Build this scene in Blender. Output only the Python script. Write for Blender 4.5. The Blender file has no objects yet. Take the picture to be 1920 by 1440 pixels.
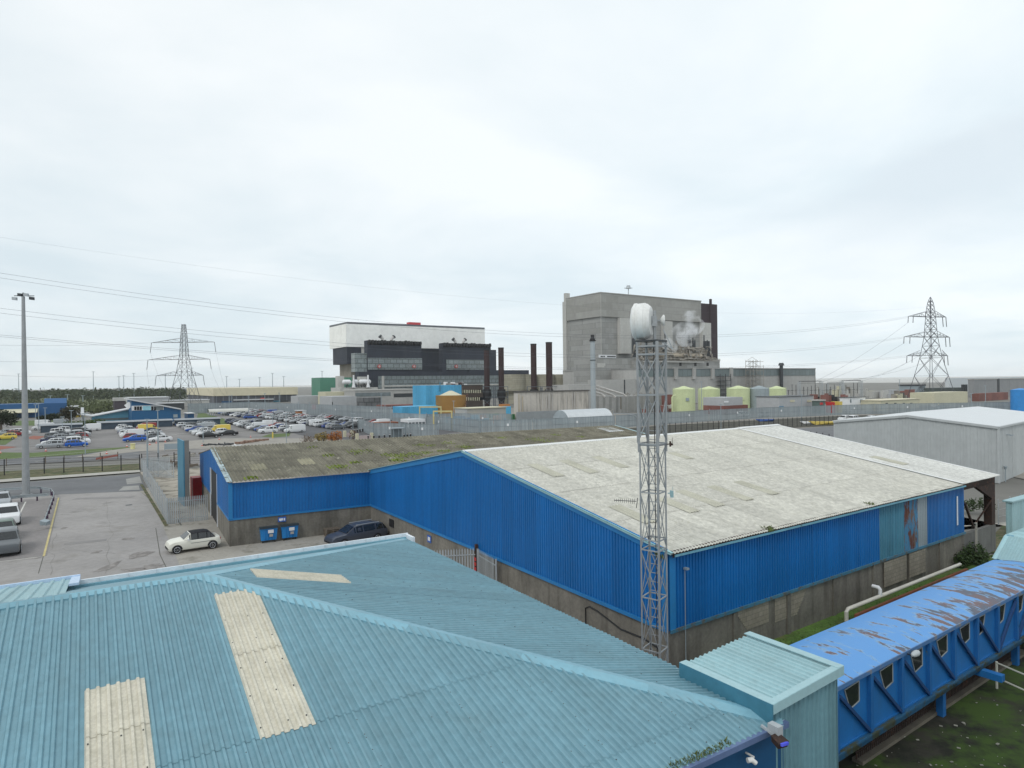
import bpy, math, random
from mathutils import Vector, Matrix
random.seed(7)
SC = bpy.context.scene
COL = SC.collection
# ------------------------------------------------------------------ camera
F_PX, CX, CY, HCAM = 1240.0, 960.0, 720.0, 12.5
ROLL, PITCH = 0.0122, -0.0032
cam = bpy.data.cameras.new('camera'); cam.sensor_width = 36.0; cam.lens = F_PX/1920*36
cam.clip_start = 0.1; cam.clip_end = 60000
camo = bpy.data.objects.new('camera', cam); COL.objects.link(camo); SC.camera = camo
_F = Vector((0, math.cos(PITCH), math.sin(PITCH)))
_U0 = Vector((0, -math.sin(PITCH), math.cos(PITCH)))
_R0 = Vector((1, 0, 0))
_R = _R0*math.cos(ROLL) - _U0*math.sin(ROLL)
_U = _U0*math.cos(ROLL) + _R0*math.sin(ROLL)
camo.matrix_world = Matrix(((_R.x, _U.x, -_F.x, 0), (_R.y, _U.y, -_F.y, 0), (_R.z, _U.z, -_F.z, HCAM), (0, 0, 0, 1)))
# ------------------------------------------------------------------ world: thick overcast over a Nishita sky
SUN_EL, SUN_AZ = math.radians(48), math.radians(-150)      # azimuth from +Y towards +X
w = bpy.data.worlds.new('World'); SC.world = w; w.use_nodes = True
nt = w.node_tree; nt.nodes.clear()
N = lambda t: nt.nodes.new(t)
out = N('ShaderNodeOutputWorld'); bg = N('ShaderNodeBackground')
sky = N('ShaderNodeTexSky'); sky.sky_type = 'NISHITA'; sky.sun_disc = False
sky.sun_elevation = SUN_EL; sky.sun_rotation = SUN_AZ
skm = N('ShaderNodeMixRGB'); skm.blend_type = 'MULTIPLY'; skm.inputs[0].default_value = 1; skm.inputs[2].default_value = (.12, .12, .12, 1)
nt.links.new(sky.outputs[0], skm.inputs[1])
tc = N('ShaderNodeTexCoord'); sep = N('ShaderNodeSeparateXYZ'); nt.links.new(tc.outputs['Generated'], sep.inputs[0])
add = N('ShaderNodeMath'); add.operation = 'ADD'; add.inputs[1].default_value = 0.16; nt.links.new(sep.outputs[2], add.inputs[0])
mx = N('ShaderNodeMath'); mx.operation = 'MAXIMUM'; mx.inputs[1].default_value = 0.05; nt.links.new(add.outputs[0], mx.inputs[0])
dx = N('ShaderNodeMath'); dx.operation = 'DIVIDE'; nt.links.new(sep.outputs[0], dx.inputs[0]); nt.links.new(mx.outputs[0], dx.inputs[1])
dy = N('ShaderNodeMath'); dy.operation = 'DIVIDE'; nt.links.new(sep.outputs[1], dy.inputs[0]); nt.links.new(mx.outputs[0], dy.inputs[1])
cmb = N('ShaderNodeCombineXYZ'); nt.links.new(dx.outputs[0], cmb.inputs[0]); nt.links.new(dy.outputs[0], cmb.inputs[1])
cmb.inputs[2].default_value = 3.7
n1 = N('ShaderNodeTexNoise'); n1.inputs['Scale'].default_value = 0.8; n1.inputs['Detail'].default_value = 6; n1.inputs['Roughness'].default_value = 0.52; n1.inputs['Distortion'].default_value = .35
nt.links.new(cmb.outputs[0], n1.inputs['Vector'])
rp = N('ShaderNodeValToRGB'); nt.links.new(n1.outputs[0], rp.inputs[0])
rp.color_ramp.elements[0].position = .36; rp.color_ramp.elements[0].color = (.71, .81, .865, 1)
rp.color_ramp.elements[1].position = .62; rp.color_ramp.elements[1].color = (.97, 1.01, 1.025, 1)
# brighter towards the zenith and the right, greyer low down on the left
mr = N('ShaderNodeMapRange'); mr.inputs[1].default_value = -.1; mr.inputs[2].default_value = .45; mr.inputs[3].default_value = 0; mr.inputs[4].default_value = 1
nt.links.new(sep.outputs[2], mr.inputs[0])
gr = N('ShaderNodeValToRGB'); nt.links.new(mr.outputs[0], gr.inputs[0])
e = gr.color_ramp.elements
e[0].position = 0; e[0].color = (.74, .84, .90, 1); e[1].position = 1; e[1].color = (.95, 1.01, 1.03, 1)
k = e.new(.30); k.color = (.73, .835, .895, 1)
k = e.new(.60); k.color = (.86, .95, .985, 1)
cm = N('ShaderNodeMixRGB'); cm.inputs[0].default_value = .72; nt.links.new(gr.outputs[0], cm.inputs[1]); nt.links.new(rp.outputs[0], cm.inputs[2])
# right-hand side a little brighter
mr2 = N('ShaderNodeMapRange'); mr2.inputs[1].default_value = -.6; mr2.inputs[2].default_value = .5; mr2.inputs[3].default_value = .95; mr2.inputs[4].default_value = 1.04
nt.links.new(sep.outputs[0], mr2.inputs[0])
cm2 = N('ShaderNodeMixRGB'); cm2.blend_type = 'MULTIPLY'; cm2.inputs[0].default_value = 1
nt.links.new(cm.outputs[0], cm2.inputs[1]); nt.links.new(mr2.outputs[0], cm2.inputs[2])
# a grey cloud bank with a slanting upper edge low in the right-hand sky
def wm(op, a, b_):
    x = N('ShaderNodeMath'); x.operation = op
    for i_, v_ in enumerate((a, b_)):
        if isinstance(v_, (int, float)): x.inputs[i_].default_value = v_
        else: nt.links.new(v_, x.inputs[i_])
    return x.outputs[0]
def wr(s_, a, b_, lo, hi):
    x = N('ShaderNodeMapRange'); x.interpolation_type = 'SMOOTHSTEP'
    for i_, v_ in enumerate((a, b_, lo, hi)): x.inputs[i_+1].default_value = v_
    nt.links.new(s_, x.inputs[0]); return x.outputs[0]
ym = wm('MAXIMUM', sep.outputs[1], .05); uu_ = wm('DIVIDE', sep.outputs[0], ym); vv_ = wm('DIVIDE', sep.outputs[2], ym)
n2 = N('ShaderNodeTexNoise'); n2.inputs['Scale'].default_value = 3.2; n2.inputs['Detail'].default_value = 7; mpp = N('ShaderNodeMapping'); mpp.inputs['Scale'].default_value = (1, 1, 3.2); nt.links.new(tc.outputs['Generated'], mpp.inputs[0]); nt.links.new(mpp.outputs[0], n2.inputs['Vector'])
dd = wm('SUBTRACT', wm('ADD', wm('MULTIPLY', uu_, .36), .122), vv_); dd = wm('ADD', dd, wm('MULTIPLY', wm('SUBTRACT', n2.outputs[0], .5), .13))
msk = wm('MULTIPLY', wm('MULTIPLY', wr(dd, -.008, .03, 0, 1), wr(uu_, .28, .62, 0, 1)), wr(dd, .06, .26, 1, .12)); msk = wm('MULTIPLY', msk, .42)
cbk = N('ShaderNodeMixRGB'); nt.links.new(msk, cbk.inputs[0]); nt.links.new(cm2.outputs[0], cbk.inputs[1]); cbk.inputs[2].default_value = (.70, .765, .82, 1)
fm = N('ShaderNodeMixRGB'); fm.inputs[0].default_value = .93; nt.links.new(skm.outputs[0], fm.inputs[1]); nt.links.new(cbk.outputs[0], fm.inputs[2])
nt.links.new(fm.outputs[0], bg.inputs[0]); bg.inputs[1].default_value = 1.06; nt.links.new(bg.outputs[0], out.inputs[0])
sun = bpy.data.lights.new('sun', 'SUN'); sun.energy = 1.0; sun.angle = math.radians(18); sun.color = (1, .96, .9)
so = bpy.data.objects.new('sun', sun); COL.objects.link(so)
sd = Vector((math.sin(SUN_AZ)*math.cos(SUN_EL), math.cos(SUN_AZ)*math.cos(SUN_EL), math.sin(SUN_EL)))
so.rotation_euler = (-sd).to_track_quat('-Z', 'Y').to_euler()
SC.view_settings.view_transform = 'Standard'; SC.view_settings.look = 'None'
SC.view_settings.exposure = 0.0; SC.view_settings.gamma = 1.0
SC.cycles.max_bounces = 5; SC.cycles.volume_bounces = 1; SC.cycles.volume_step_rate = 2
try: SC.cycles.use_denoising = True
except Exception: pass

# ------------------------------------------------------------------ where things stand
def ray(px, py): return _F + _R*((px-CX)/F_PX) + _U*((CY-py)/F_PX)
def G(px, py, z=0.0):                      # world point at height z
    d = ray(px, py); t = (z-HCAM)/d.z
    return Vector((d.x*t, d.y*t, z))
def P(px, py, Y):                          # world point at distance Y
    d = ray(px, py); t = Y/d.y
    return Vector((d.x*t, Y, HCAM+d.z*t))
AZ = math.radians(56.0)
RD = Vector((math.sin(AZ), math.cos(AZ), 0)); LD = Vector((-math.cos(AZ), math.sin(AZ), 0)); ZD = Vector((0, 0, 1))
def along(p, d, px, py=720):               # metres from p along d until the pixel column px is met
    q = ray(px, py); k = q.x/q.y
    return (k*p.y-p.x)/(d.x-k*d.y)
def zat(px, py, Y): return P(px, py, Y).z

# ------------------------------------------------------------------ materials
MATS = {}
def mat(name, c, rough=.7, metal=0.0, var=.12, vs=.6, streak=0, streak_c=None, streak_sc=(1.2, 1.2, .12), streak_t=(.5, .75),
        patch=None, patch_sc=1.0, patch_t=(.55, .62), bump=0, bump_sc=30, alpha=1, attr=True, brick=None, fine=.06, patch_st=(1, 1, 1), spec=.4, trans=0, hue=.0):
    if name in MATS: return MATS[name]
    m = bpy.data.materials.new(name); m.use_nodes = True; t = m.node_tree; b = t.nodes['Principled BSDF']
    n = lambda x: t.nodes.new(x); L = t.links.new
    tcn = n('ShaderNodeTexCoord'); crd = tcn.outputs['Object']
    col = n('ShaderNodeRGB'); col.outputs[0].default_value = (*c, 1); cur = col.outputs[0]
    if brick:
        bw, bh, mortar, dk = brick
        mp = n('ShaderNodeTexBrick'); mp.inputs['Scale'].default_value = 1; mp.inputs['Brick Width'].default_value = bw; mp.inputs['Row Height'].default_value = bh
        mp.inputs['Mortar Size'].default_value = mortar; mp.inputs['Color1'].default_value = (*c, 1)
        mp.inputs['Color2'].default_value = (c[0]*.82, c[1]*.82, c[2]*.8, 1); mp.inputs['Mortar'].default_value = (c[0]*dk, c[1]*dk, c[2]*dk, 1)
        sp = n('ShaderNodeSeparateXYZ'); L(crd, sp.inputs[0]); ad = n('ShaderNodeMath'); ad.operation = 'ADD'; L(sp.outputs[0], ad.inputs[0]); L(sp.outputs[1], ad.inputs[1])
        cb = n('ShaderNodeCombineXYZ'); L(ad.outputs[0], cb.inputs[0]); L(sp.outputs[2], cb.inputs[1]); L(cb.outputs[0], mp.inputs['Vector']); cur = mp.outputs[0]
    def noise(sc, det=5, st=(1, 1, 1), r=.6, off=0):
        mpn = n('ShaderNodeMapping'); mpn.inputs['Scale'].default_value = st; mpn.inputs['Location'].default_value = (off, off*.7, off*.3); L(crd, mpn.inputs[0])
        x = n('ShaderNodeTexNoise'); x.inputs['Scale'].default_value = sc; x.inputs['Detail'].default_value = det; x.inputs['Roughness'].default_value = r
        L(mpn.outputs[0], x.inputs['Vector']); return x.outputs[0]
    def ramp(s, a, b_, lo, hi):
        x = n('ShaderNodeMapRange'); x.inputs[1].default_value = a; x.inputs[2].default_value = b_; x.inputs[3].default_value = lo; x.inputs[4].default_value = hi
        L(s, x.inputs[0]); return x.outputs[0]
    def mul(a, fac):
        x = n('ShaderNodeMixRGB'); x.blend_type = 'MULTIPLY'; x.inputs[0].default_value = 1; L(a, x.inputs[1]); L(fac, x.inputs[2]); return x.outputs[0]
    def mix(a, rgb, fac):
        x = n('ShaderNodeMixRGB'); L(fac, x.inputs[0]); L(a, x.inputs[1]); x.inputs[2].default_value = (*rgb, 1); return x.outputs[0]
    if var: cur = mul(cur, ramp(noise(vs), .3, .7, 1-var, 1+var))
    if fine: cur = mul(cur, ramp(noise(vs*14, 3, off=5), .3, .7, 1-fine, 1+fine))
    if attr:
        at = n('ShaderNodeAttribute'); at.attribute_name = 'var'
        cur = mul(cur, ramp(at.outputs['Fac'], 0, 1, .87, 1.13))
    if streak:
        sc_ = streak_c or (c[0]*.35, c[1]*.33, c[2]*.3)
        s = n('ShaderNodeMath'); s.operation = 'MULTIPLY'; s.inputs[1].default_value = streak
        L(ramp(noise(1.6, 5, streak_sc, off=11), streak_t[0], streak_t[1], 0, 1), s.inputs[0]); cur = mix(cur, sc_, s.outputs[0])
    if patch:
        pl = patch if isinstance(patch[0], (tuple, list)) else [patch]
        for i, pc in enumerate(pl):
            cur = mix(cur, pc, ramp(noise(patch_sc, 8, patch_st, .68, 17+9*i), patch_t[0]+.04*i, patch_t[1]+.04*i, 0, 1))
    L(cur, b.inputs['Base Color']); b.inputs['Roughness'].default_value = rough; b.inputs['Metallic'].default_value = metal
    b.inputs['Specular IOR Level'].default_value = spec
    if bump:
        bp = n('ShaderNodeBump'); bp.inputs['Strength'].default_value = bump; bp.inputs['Distance'].default_value = .02; L(noise(bump_sc, 4), bp.inputs['Height']); L(bp.outputs[0], b.inputs['Normal'])
    if alpha < 1: b.inputs['Alpha'].default_value = alpha
    if trans: b.inputs['Transmission Weight'].default_value = trans
    MATS[name] = m; return m

LB = (.135, .335, .43)
m_lblue = mat('light_blue_sheet', (.160, .300, .360), .5, var=.07, vs=.35, streak=.30, streak_c=(.14, .20, .20), streak_sc=(.5, .5, .5), streak_t=(.50, .85), patch=(.55, .62, .62), patch_sc=3.2, patch_t=(.765, .785), fine=.10)
m_lbflash = mat('light_blue_flashing', (.18, .36, .44), .45, var=.10, vs=.5, streak=.3, streak_c=(.25, .35, .38), streak_sc=(1, 1, 1))
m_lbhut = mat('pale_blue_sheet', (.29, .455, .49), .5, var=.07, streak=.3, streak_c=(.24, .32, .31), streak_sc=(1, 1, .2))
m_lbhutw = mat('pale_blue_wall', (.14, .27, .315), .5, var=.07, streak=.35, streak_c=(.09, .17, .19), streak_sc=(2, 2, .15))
m_skyl = mat('rooflight_sheet', (.56, .53, .44), .55, var=.12, vs=1.2, streak=.45, streak_c=(.36, .34, .25), streak_sc=(2, 2, 2), fine=.12)
m_blue = mat('blue_cladding', (.008, .14, .41), .38, var=.07, vs=.3, streak=.35, streak_c=(.01, .085, .27), streak_sc=(1, 1, .06))
m_bluet = mat('blue_trim', (.02, .19, .46), .42, var=.09, vs=.5, streak=.35, streak_c=(.04, .20, .33), streak_sc=(1, 1, .5))
m_navy = mat('deep_blue_cladding', (.01, .07, .17), .45, var=.07)
m_bluepale = mat('faded_blue_cladding', (.065, .215, .31), .55, var=.12, streak=.4, streak_sc=(3, 3, .2), streak_c=(.03, .14, .22))
m_bluerust = mat('rusty_blue_cladding', (.06, .20, .34), .65, patch=[(.13, .05, .035), (.17, .12, .10)], patch_sc=1.6, patch_t=(.50, .56), patch_st=(1, 1, .35))
m_gycl = mat('grey_cladding_panel', (.28, .33, .36), .5, var=.05)
m_conc = mat('base_concrete', (.185, .172, .148), .9, var=.28, vs=.45, streak=.65, streak_c=(.055, .05, .04), streak_sc=(1.0, 1.0, .10), streak_t=(.48, .72), bump=.3, fine=.15)
m_block = mat('pale_blockwork', (.30, .27, .22), .9, brick=(.44, .225, .012, .6), var=.15, streak=.3, fine=.1)
m_brick = mat('red_brick', (.26, .085, .045), .9, brick=(.22, .075, .01, .7), var=.25, patch=(.1, .08, .06), patch_sc=1, patch_t=(.5, .65))
m_wroof = mat('white_fibre_cement', (.50, .49, .44), .75, var=.08, vs=.25, streak=.22, streak_c=(.46, .45, .38), streak_sc=(.4, .4, .4), patch=(.36, .345, .26), patch_sc=5, patch_t=(.56, .80), fine=.2)
m_wroof2 = mat('grey_fibre_cement', (.56, .56, .53), .7, var=.06, vs=.3, patch=(.36, .36, .33), patch_sc=2, patch_t=(.62, .8), fine=.2)
m_wskyl = mat('dull_rooflight', (.435, .425, .35), .7, var=.14, vs=1, fine=.15)
m_whtrim = mat('white_trim', (.70, .74, .78), .5, var=.08, streak=.2)
m_lilac = mat('lilac_trim', (.48, .60, .76), .5, var=.06)
m_broof = mat('brown_fibre_cement', (.160, .150, .115), .92, var=.25, vs=.7, patch=[(.33, .315, .255), (.14, .175, .045)], patch_sc=1.1, patch_t=(.60, .70), streak=.45, streak_c=(.08, .07, .05), streak_sc=(.9, .9, .9), fine=.4)
m_moss = mat('moss', (.19, .25, .04), .95, var=.35, vs=6, fine=.4)
m_brsk = mat('grimy_rooflight', (.25, .235, .165), .85, var=.2, vs=1.2, fine=.2)
m_steelg = mat('galvanised_steel', (.40, .43, .45), .5, .1, var=.08, vs=2)
m_mast = mat('galvanised_mast', (.31, .325, .335), .5, .2, var=.10, vs=2, streak=.25, streak_c=(.2, .16, .12), streak_sc=(6, 6, 1))
m_dkst = mat('dark_steel', (.05, .055, .06), .5, .3)
m_black = mat('black_steel', (.018, .018, .02), .6)
m_rustst = mat('rusted_steel', (.035, .02, .016), .8, patch=(.09, .04, .025), patch_sc=3)
m_dish = mat('dish_white', (.72, .72, .70), .5, var=.05, streak=.25, streak_c=(.42, .38, .30), streak_sc=(4, 4, .5))
m_bridge = mat('bridge_blue', (.014, .135, .38), .4, var=.10, vs=.8, streak=.3, streak_c=(.03, .10, .22), streak_sc=(2, 2, .3), patch=(.16, .27, .36), patch_sc=3, patch_t=(.70, .74))
m_brrib = mat('bridge_frame_blue', (.012, .11, .32), .45, var=.08, patch=(.05, .11, .13), patch_sc=2, patch_t=(.6, .7))
m_brroof = mat('bridge_roof', (.105, .315, .70), .4, var=.10, vs=.5)
m_glassd = mat('dark_glass', (.012, .015, .018), .08, var=0, fine=0, attr=False, spec=.6)
m_glassg = mat('grey_glazing', (.16, .19, .20), .3, var=.2, vs=.4)
m_white = mat('white_paint', (.72, .73, .74), .5, var=.04)
m_yellow = mat('yellow_paint', (.62, .47, .10), .6, var=.1)
m_red = mat('red_paint', (.5, .03, .03), .5)
m_tar = mat('weathered_tarmac', (.30, .285, .275), .95, var=.12, vs=.16, patch=[(.25, .235, .22), (.19, .18, .17)], patch_sc=.30, patch_t=(.56, .68), fine=.08, bump=.15, bump_sc=12)
m_tar2 = mat('bay_tarmac', (.225, .21, .205), .95, var=.10, vs=.3, fine=.1)
m_concy = mat('yard_concrete', (.31, .29, .255), .95, var=.12, vs=.3, patch=[(.15, .14, .11)], patch_sc=.5, patch_t=(.56, .70), fine=.1)
m_asph = mat('road_asphalt', (.145, .148, .155), .95, var=.15, vs=.2, patch=[(.22, .215, .205)], patch_sc=.25, patch_t=(.62, .68))
m_asph2 = mat('parking_asphalt', (.21, .20, .195), .95, var=.12, vs=.05, patch=[(.15, .145, .14)], patch_sc=.06, patch_t=(.5, .6))
m_asph3 = mat('dark_parking_asphalt', (.10, .10, .105), .95, var=.15, vs=.05)
m_grass = mat('grass', (.065, .125, .022), .95, var=.3, vs=.5, patch=[(.10, .10, .04)], patch_sc=.4, patch_t=(.52, .66), fine=.3)
m_lawn = mat('lawn', (.085, .125, .035), .95, var=.2, vs=.3, fine=.25)
m_rough = mat('rough_verge', (.10, .095, .045), .95, var=.4, vs=.6, patch=[(.045, .07, .02), (.15, .13, .08)], patch_sc=.8, patch_t=(.5, .6), fine=.3)
m_mossg = mat('shaded_mossy_yard', (.008, .010, .005), .95, var=.4, vs=.8, patch=[(.030, .060, .006), (.026, .024, .018)], patch_sc=.42, patch_t=(.46, .58), fine=.4)  # moss and bare ground, with the yard's shade darkened into the colours
m_kerb = mat('kerb_concrete', (.38, .365, .33), .9, var=.12)
m_earth = mat('far_ground', (.17, .165, .15), .95, var=.2, vs=.02)
m_redsurf = mat('red_surface', (.26, .10, .07), .95, var=.15)
m_wood = mat('weathered_timber', (.15, .125, .10), .9, var=.2, vs=2)
m_tyre = mat('tyre_rubber', (.015, .015, .016), .85, var=.1)
m_rim = mat('alloy_rim', (.45, .46, .48), .3, .7)
m_lamp = mat('headlamp', (.65, .68, .7), .15, var=0)
m_tail = mat('tail_lamp', (.35, .01, .01), .3, var=0)

# ------------------------------------------------------------------ meshes
ORG = {}
class MB:
    def __init__(s): s.v = []; s.f = []; s.c = []; s.m = []; s.sm = []
    def quad(s, *p, c=.5, m=0, sm=False):
        i = len(s.v); s.v += [Vector(q) for q in p]; s.f.append(tuple(range(i, i+len(p)))); s.c.append(c); s.m.append(m); s.sm.append(sm); return s
    def hexa(s, p, c=.5, m=0):           # 8 corners, bottom 0-3, top 4-7
        i = len(s.v); s.v += [Vector(q) for q in p]
        for a in ((3, 2, 1, 0), (4, 5, 6, 7), (0, 1, 5, 4), (1, 2, 6, 5), (2, 3, 7, 6), (3, 0, 4, 7)):
            s.f.append(tuple(i+k for k in a)); s.c.append(c); s.m.append(m); s.sm.append(False)
        return s
    def box(s, o, a, b, c_, c=.5, m=0):   # corner o and three edge vectors
        o, a, b, c_ = map(Vector, (o, a, b, c_))
        return s.hexa([o, o+a, o+a+b, o+b, o+c_, o+a+c_, o+a+b+c_, o+b+c_], c, m)
    def cbox(s, x0, x1, y0, y1, z0, z1, c=.5, m=0):
        return s.box((x0, y0, z0), (x1-x0, 0, 0), (0, y1-y0, 0), (0, 0, z1-z0), c, m)
    def bar(s, p, q, w, h=None, c=.5, m=0):   # square bar between two points
        p, q = Vector(p), Vector(q); d = (q-p).normalized(); h = h or w
        a = d.cross(ZD); a = Vector((1, 0, 0)) if a.length < 1e-4 else a.normalized(); b = a.cross(d).normalized()
        a = a*w/2; b = b*h/2
        return s.hexa([p-a-b, p+a-b, p+a+b, p-a+b, q-a-b, q+a-b, q+a+b, q-a+b], c, m)
    def tube(s, pts, r, n=6, c=.5, m=0, cap=True):
        pts = [Vector(p) for p in pts]; rs = r if isinstance(r, (list, tuple)) else [r]*len(pts); i0 = len(s.v)
        up = None
        for k, p in enumerate(pts):
            d = (pts[min(k+1, len(pts)-1)]-pts[max(k-1, 0)]).normalized()
            a = d.cross(ZD) if up is None else up-d*up.dot(d)
            if a.length < 1e-3: a = d.cross(Vector((1, 0, 0)))
            a.normalize(); up = a; b = d.cross(a)
            for j in range(n):
                t = 2*math.pi*j/n; s.v.append(p+(a*math.cos(t)+b*math.sin(t))*rs[k])
        for k in range(len(pts)-1):
            for j in range(n):
                s.f.append((i0+k*n+j, i0+k*n+(j+1) % n, i0+(k+1)*n+(j+1) % n, i0+(k+1)*n+j)); s.c.append(c); s.m.append(m); s.sm.append(n > 5)
        if cap:
            s.f.append(tuple(i0+j for j in range(n))[::-1]); s.c.append(c); s.m.append(m); s.sm.append(False)
            k = len(pts)-1; s.f.append(tuple(i0+k*n+j for j in range(n))); s.c.append(c); s.m.append(m); s.sm.append(False)
        return s
    def cyl(s, p, r, h, n=16, r2=None, c=.5, m=0): return s.tube([p, Vector(p)+ZD*h], [r, r if r2 is None else r2], n, c, m)
    def prism(s, poly, ext, c=.5, m=0):   # polygon points and an extrusion vector
        poly = [Vector(p) for p in poly]; ext = Vector(ext); n = len(poly); i = len(s.v); s.v += poly+[p+ext for p in poly]
        s.f.append(tuple(range(i, i+n))[::-1]); s.f.append(tuple(range(i+n, i+2*n)))
        for k in range(n): s.f.append((i+k, i+(k+1) % n, i+n+(k+1) % n, i+n+k))
        s.c += [c]*(n+2); s.m += [m]*(n+2); s.sm += [False]*(n+2); return s
    def build(s, name, mt, parent=None, loc=None):
        o0 = Vector(loc) if loc is not None else (ORG[parent.name] if parent is not None else Vector((0, 0, 0)))
        me = bpy.data.meshes.new(name); me.from_pydata([tuple(v-o0) for v in s.v], [], s.f)
        mts = mt if isinstance(mt, (list, tuple)) else [mt]
        for x in mts: me.materials.append(x)
        me.polygons.foreach_set('material_index', s.m); me.polygons.foreach_set('use_smooth', s.sm)
        at = me.attributes.new('var', 'FLOAT', 'FACE'); at.data.foreach_set('value', s.c)
        me.update()
        if any(s.sm): me.set_sharp_from_angle(angle=math.radians(38))
        o = bpy.data.objects.new(name, me); COL.objects.link(o); o.parent = parent
        if parent is None: o.location = o0
        ORG[o.name] = o0; return o
def tag(o, label=None, cat=None, group=None, kind=None):
    if label: o['label'] = label
    if cat: o['category'] = cat
    if group: o['group'] = group
    if kind: o['kind'] = kind
    return o
def thing(name, label, cat, loc, group=None):
    o = bpy.data.objects.new(name, None); o.empty_display_size = .5; COL.objects.link(o); o.location = loc; ORG[o.name] = Vector(loc)
    return tag(o, label, cat, group)
def part(mb, name, mt, parent, label=None):
    o = mb.build(name, mt, parent)
    if label: o['label'] = label
    return o
def single(mb, name, mt, label, cat, loc=None, group=None):
    if loc is None:
        xs = [v.x for v in mb.v]; ys = [v.y for v in mb.v]; zs = [v.z for v in mb.v]
        loc = ((min(xs)+max(xs))/2, (min(ys)+max(ys))/2, min(zs))
    return tag(mb.build(name, mt, None, loc), label, cat, group)
def stru(mb, name, mt): return tag(mb.build(name, mt), kind='structure')
def copy_tree(o, parent=None):
    c = o.copy(); COL.objects.link(c); c.parent = parent; ORG[c.name] = ORG.get(o.name, Vector())
    for ch in list(o.children): copy_tree(ch, c)
    return c
TRAP = [(0, 0), (.46, 0), (.58, 1), (.84, 1), (.96, 0)]
BOXP = [(0, 0), (.40, 0), (.46, 1), (.94, 1)]
SINE = [(k/6, .5-.5*math.cos(2*math.pi*k/6)) for k in range(6)]
def ribbed(mb, O, U, V, u0, u1, vlo, vhi, pitch, depth, prof=TRAP, rows=(), per=6, off=0, lap=.006, flip=False, m=0, vary=1.0, coarse=1, sd=0):
    """profiled sheeting on the plane O + u U + v V; ribs run along V; vlo/vhi give the ends of every rib"""
    O, U, V = Vector(O), Vector(U).normalized(), Vector(V).normalized(); Nn = U.cross(V)*(-1 if flip else 1)
    Nn.normalize()
    fl = vlo if callable(vlo) else (lambda u: vlo); fh = vhi if callable(vhi) else (lambda u: vhi)
    us = []; k = math.floor(u0/pitch)
    while k*pitch < u1:
        for a, h in prof:
            u = (k+a)*pitch
            if u0-1e-6 <= u <= u1+1e-6: us.append((u, h*depth, k))
        k += 1
    if not us or us[-1][0] < u1-1e-4: us.append((u1, 0, k))
    if us[0][0] > u0+1e-4: us.insert(0, (u0, 0, us[0][2]))
    cuts = [-1e9]+sorted(rows)+[1e9]
    for r in range(len(cuts)-1):
        prev = None
        for (u, h, k) in us:
            a, b = max(fl(u), cuts[r]), min(fh(u), cuts[r+1]+(.0 if r == len(cuts)-2 else .12))
            sh = k//per; ph = off+h+lap*(sh % 2)+ (lap*1.5*r if rows else 0)
            if b <= a: prev = None if prev is None else prev; 
            if b < a: b = a
            p = O+U*u+V*a+Nn*ph; q = O+U*u+V*b+Nn*ph
            i = len(mb.v); mb.v += [p, q]
            if prev is not None:
                if (prev[1] > 1e-6 or (b-a) > 1e-6):
                    random.seed(sh*31+r*977+sd); cc = .5+(random.random()-.5)*vary; random.seed(k*57+r*13+sd+7); q_ = random.random(); cc += (q_-.5)*.35*min(1, vary)-(.55*vary if q_ > .93 else 0)
                    j = prev[0]; mb.f.append((j, i, i+1, j+1) if not flip else (j, j+1, i+1, i)); mb.c.append(cc); mb.m.append(m); mb.sm.append(False)
            prev = (i, b-a)
    return mb
def lerp(a, b, t): return Vector(a)*(1-t)+Vector(b)*t
# ------------------------------------------------------------------ light blue hipped building below the camera
def onplane(px, py, O, nrm):
    d = ray(px, py); o = Vector((0, 0, HCAM)); t = (Vector(O)-o).dot(nrm)/d.dot(nrm); return o+d*t
ZE = 5.2; KP = 0.237
Nc = G(1465, 1350, ZE); Fc = G(760, 1011, ZE); Ln = (Fc-Nc).normalized(); WB = (Fc-Nc).length
Rn = Vector((Ln.y, -Ln.x, 0)); SL = math.sqrt(1+KP*KP); HB = WB/2
VA = (Ln+ZD*KP).normalized(); VBv = (-Rn+ZD*KP).normalized(); VC = (-Ln+ZD*KP).normalized()
nA = Rn.cross(VA).normalized(); nB = Ln.cross(VBv).normalized(); nC = (-Rn).cross(VC).normalized()
Ap = Nc-Rn*HB+Ln*HB+ZD*KP*HB
def uvA(px, py): p = onplane(px, py, Nc, nA)-Nc; return -p.dot(Rn), p.dot(VA)
def uvB(px, py): p = onplane(px, py, Nc, nB)-Nc; return p.dot(Ln), p.dot(VBv)
bl = thing('hipped_roof_building', 'building directly below the camera with a light blue ribbed hipped roof and cream rooflights', 'building', (Nc.x-8, Nc.y+6, 0))
uend = 36
v1 = uvA(460, 1395)[1]
a = MB(); ribbed(a, Nc, -Rn, VA, 0, uend, -.1, lambda u: min(u, HB)*SL, .167, .042, rows=(.75, v1), flip=True, sd=1, vary=.4)
skn = []
def fix(a, O, U, V, nn, us, vs, lim):
    for u in us:
        for v in vs:
            if lim(u, v):
                p = O+U*u+V*v+nn*.03
                a.box(p-U*.011-V*.011, U*.022, V*.022, nn*.022, c=.5, m=1)
skl_uv = []
for (q0, q1, q2) in (((403, 1118), (480, 1120), (480, 1392)), ((163, 1297), (262, 1277), (163, 1500))):
    A0, A1, A2 = uvA(*q0), uvA(*q1), uvA(*q2)
    pit = .167; ua = round(min(A0[0], A2[0])/pit)*pit; ub = ua-6*pit
    lo_, hi_ = sorted((A0[1], A2[1])); skl_uv.append((ub, ua, lo_, hi_))
fix(a, Nc, -Rn, VA, nA, [(.74*.167)+.334*k for k in range(100)], [1.15+1.9*j for j in range(7)], lambda u, v: v < min(u, HB)*SL-.2)
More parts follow.
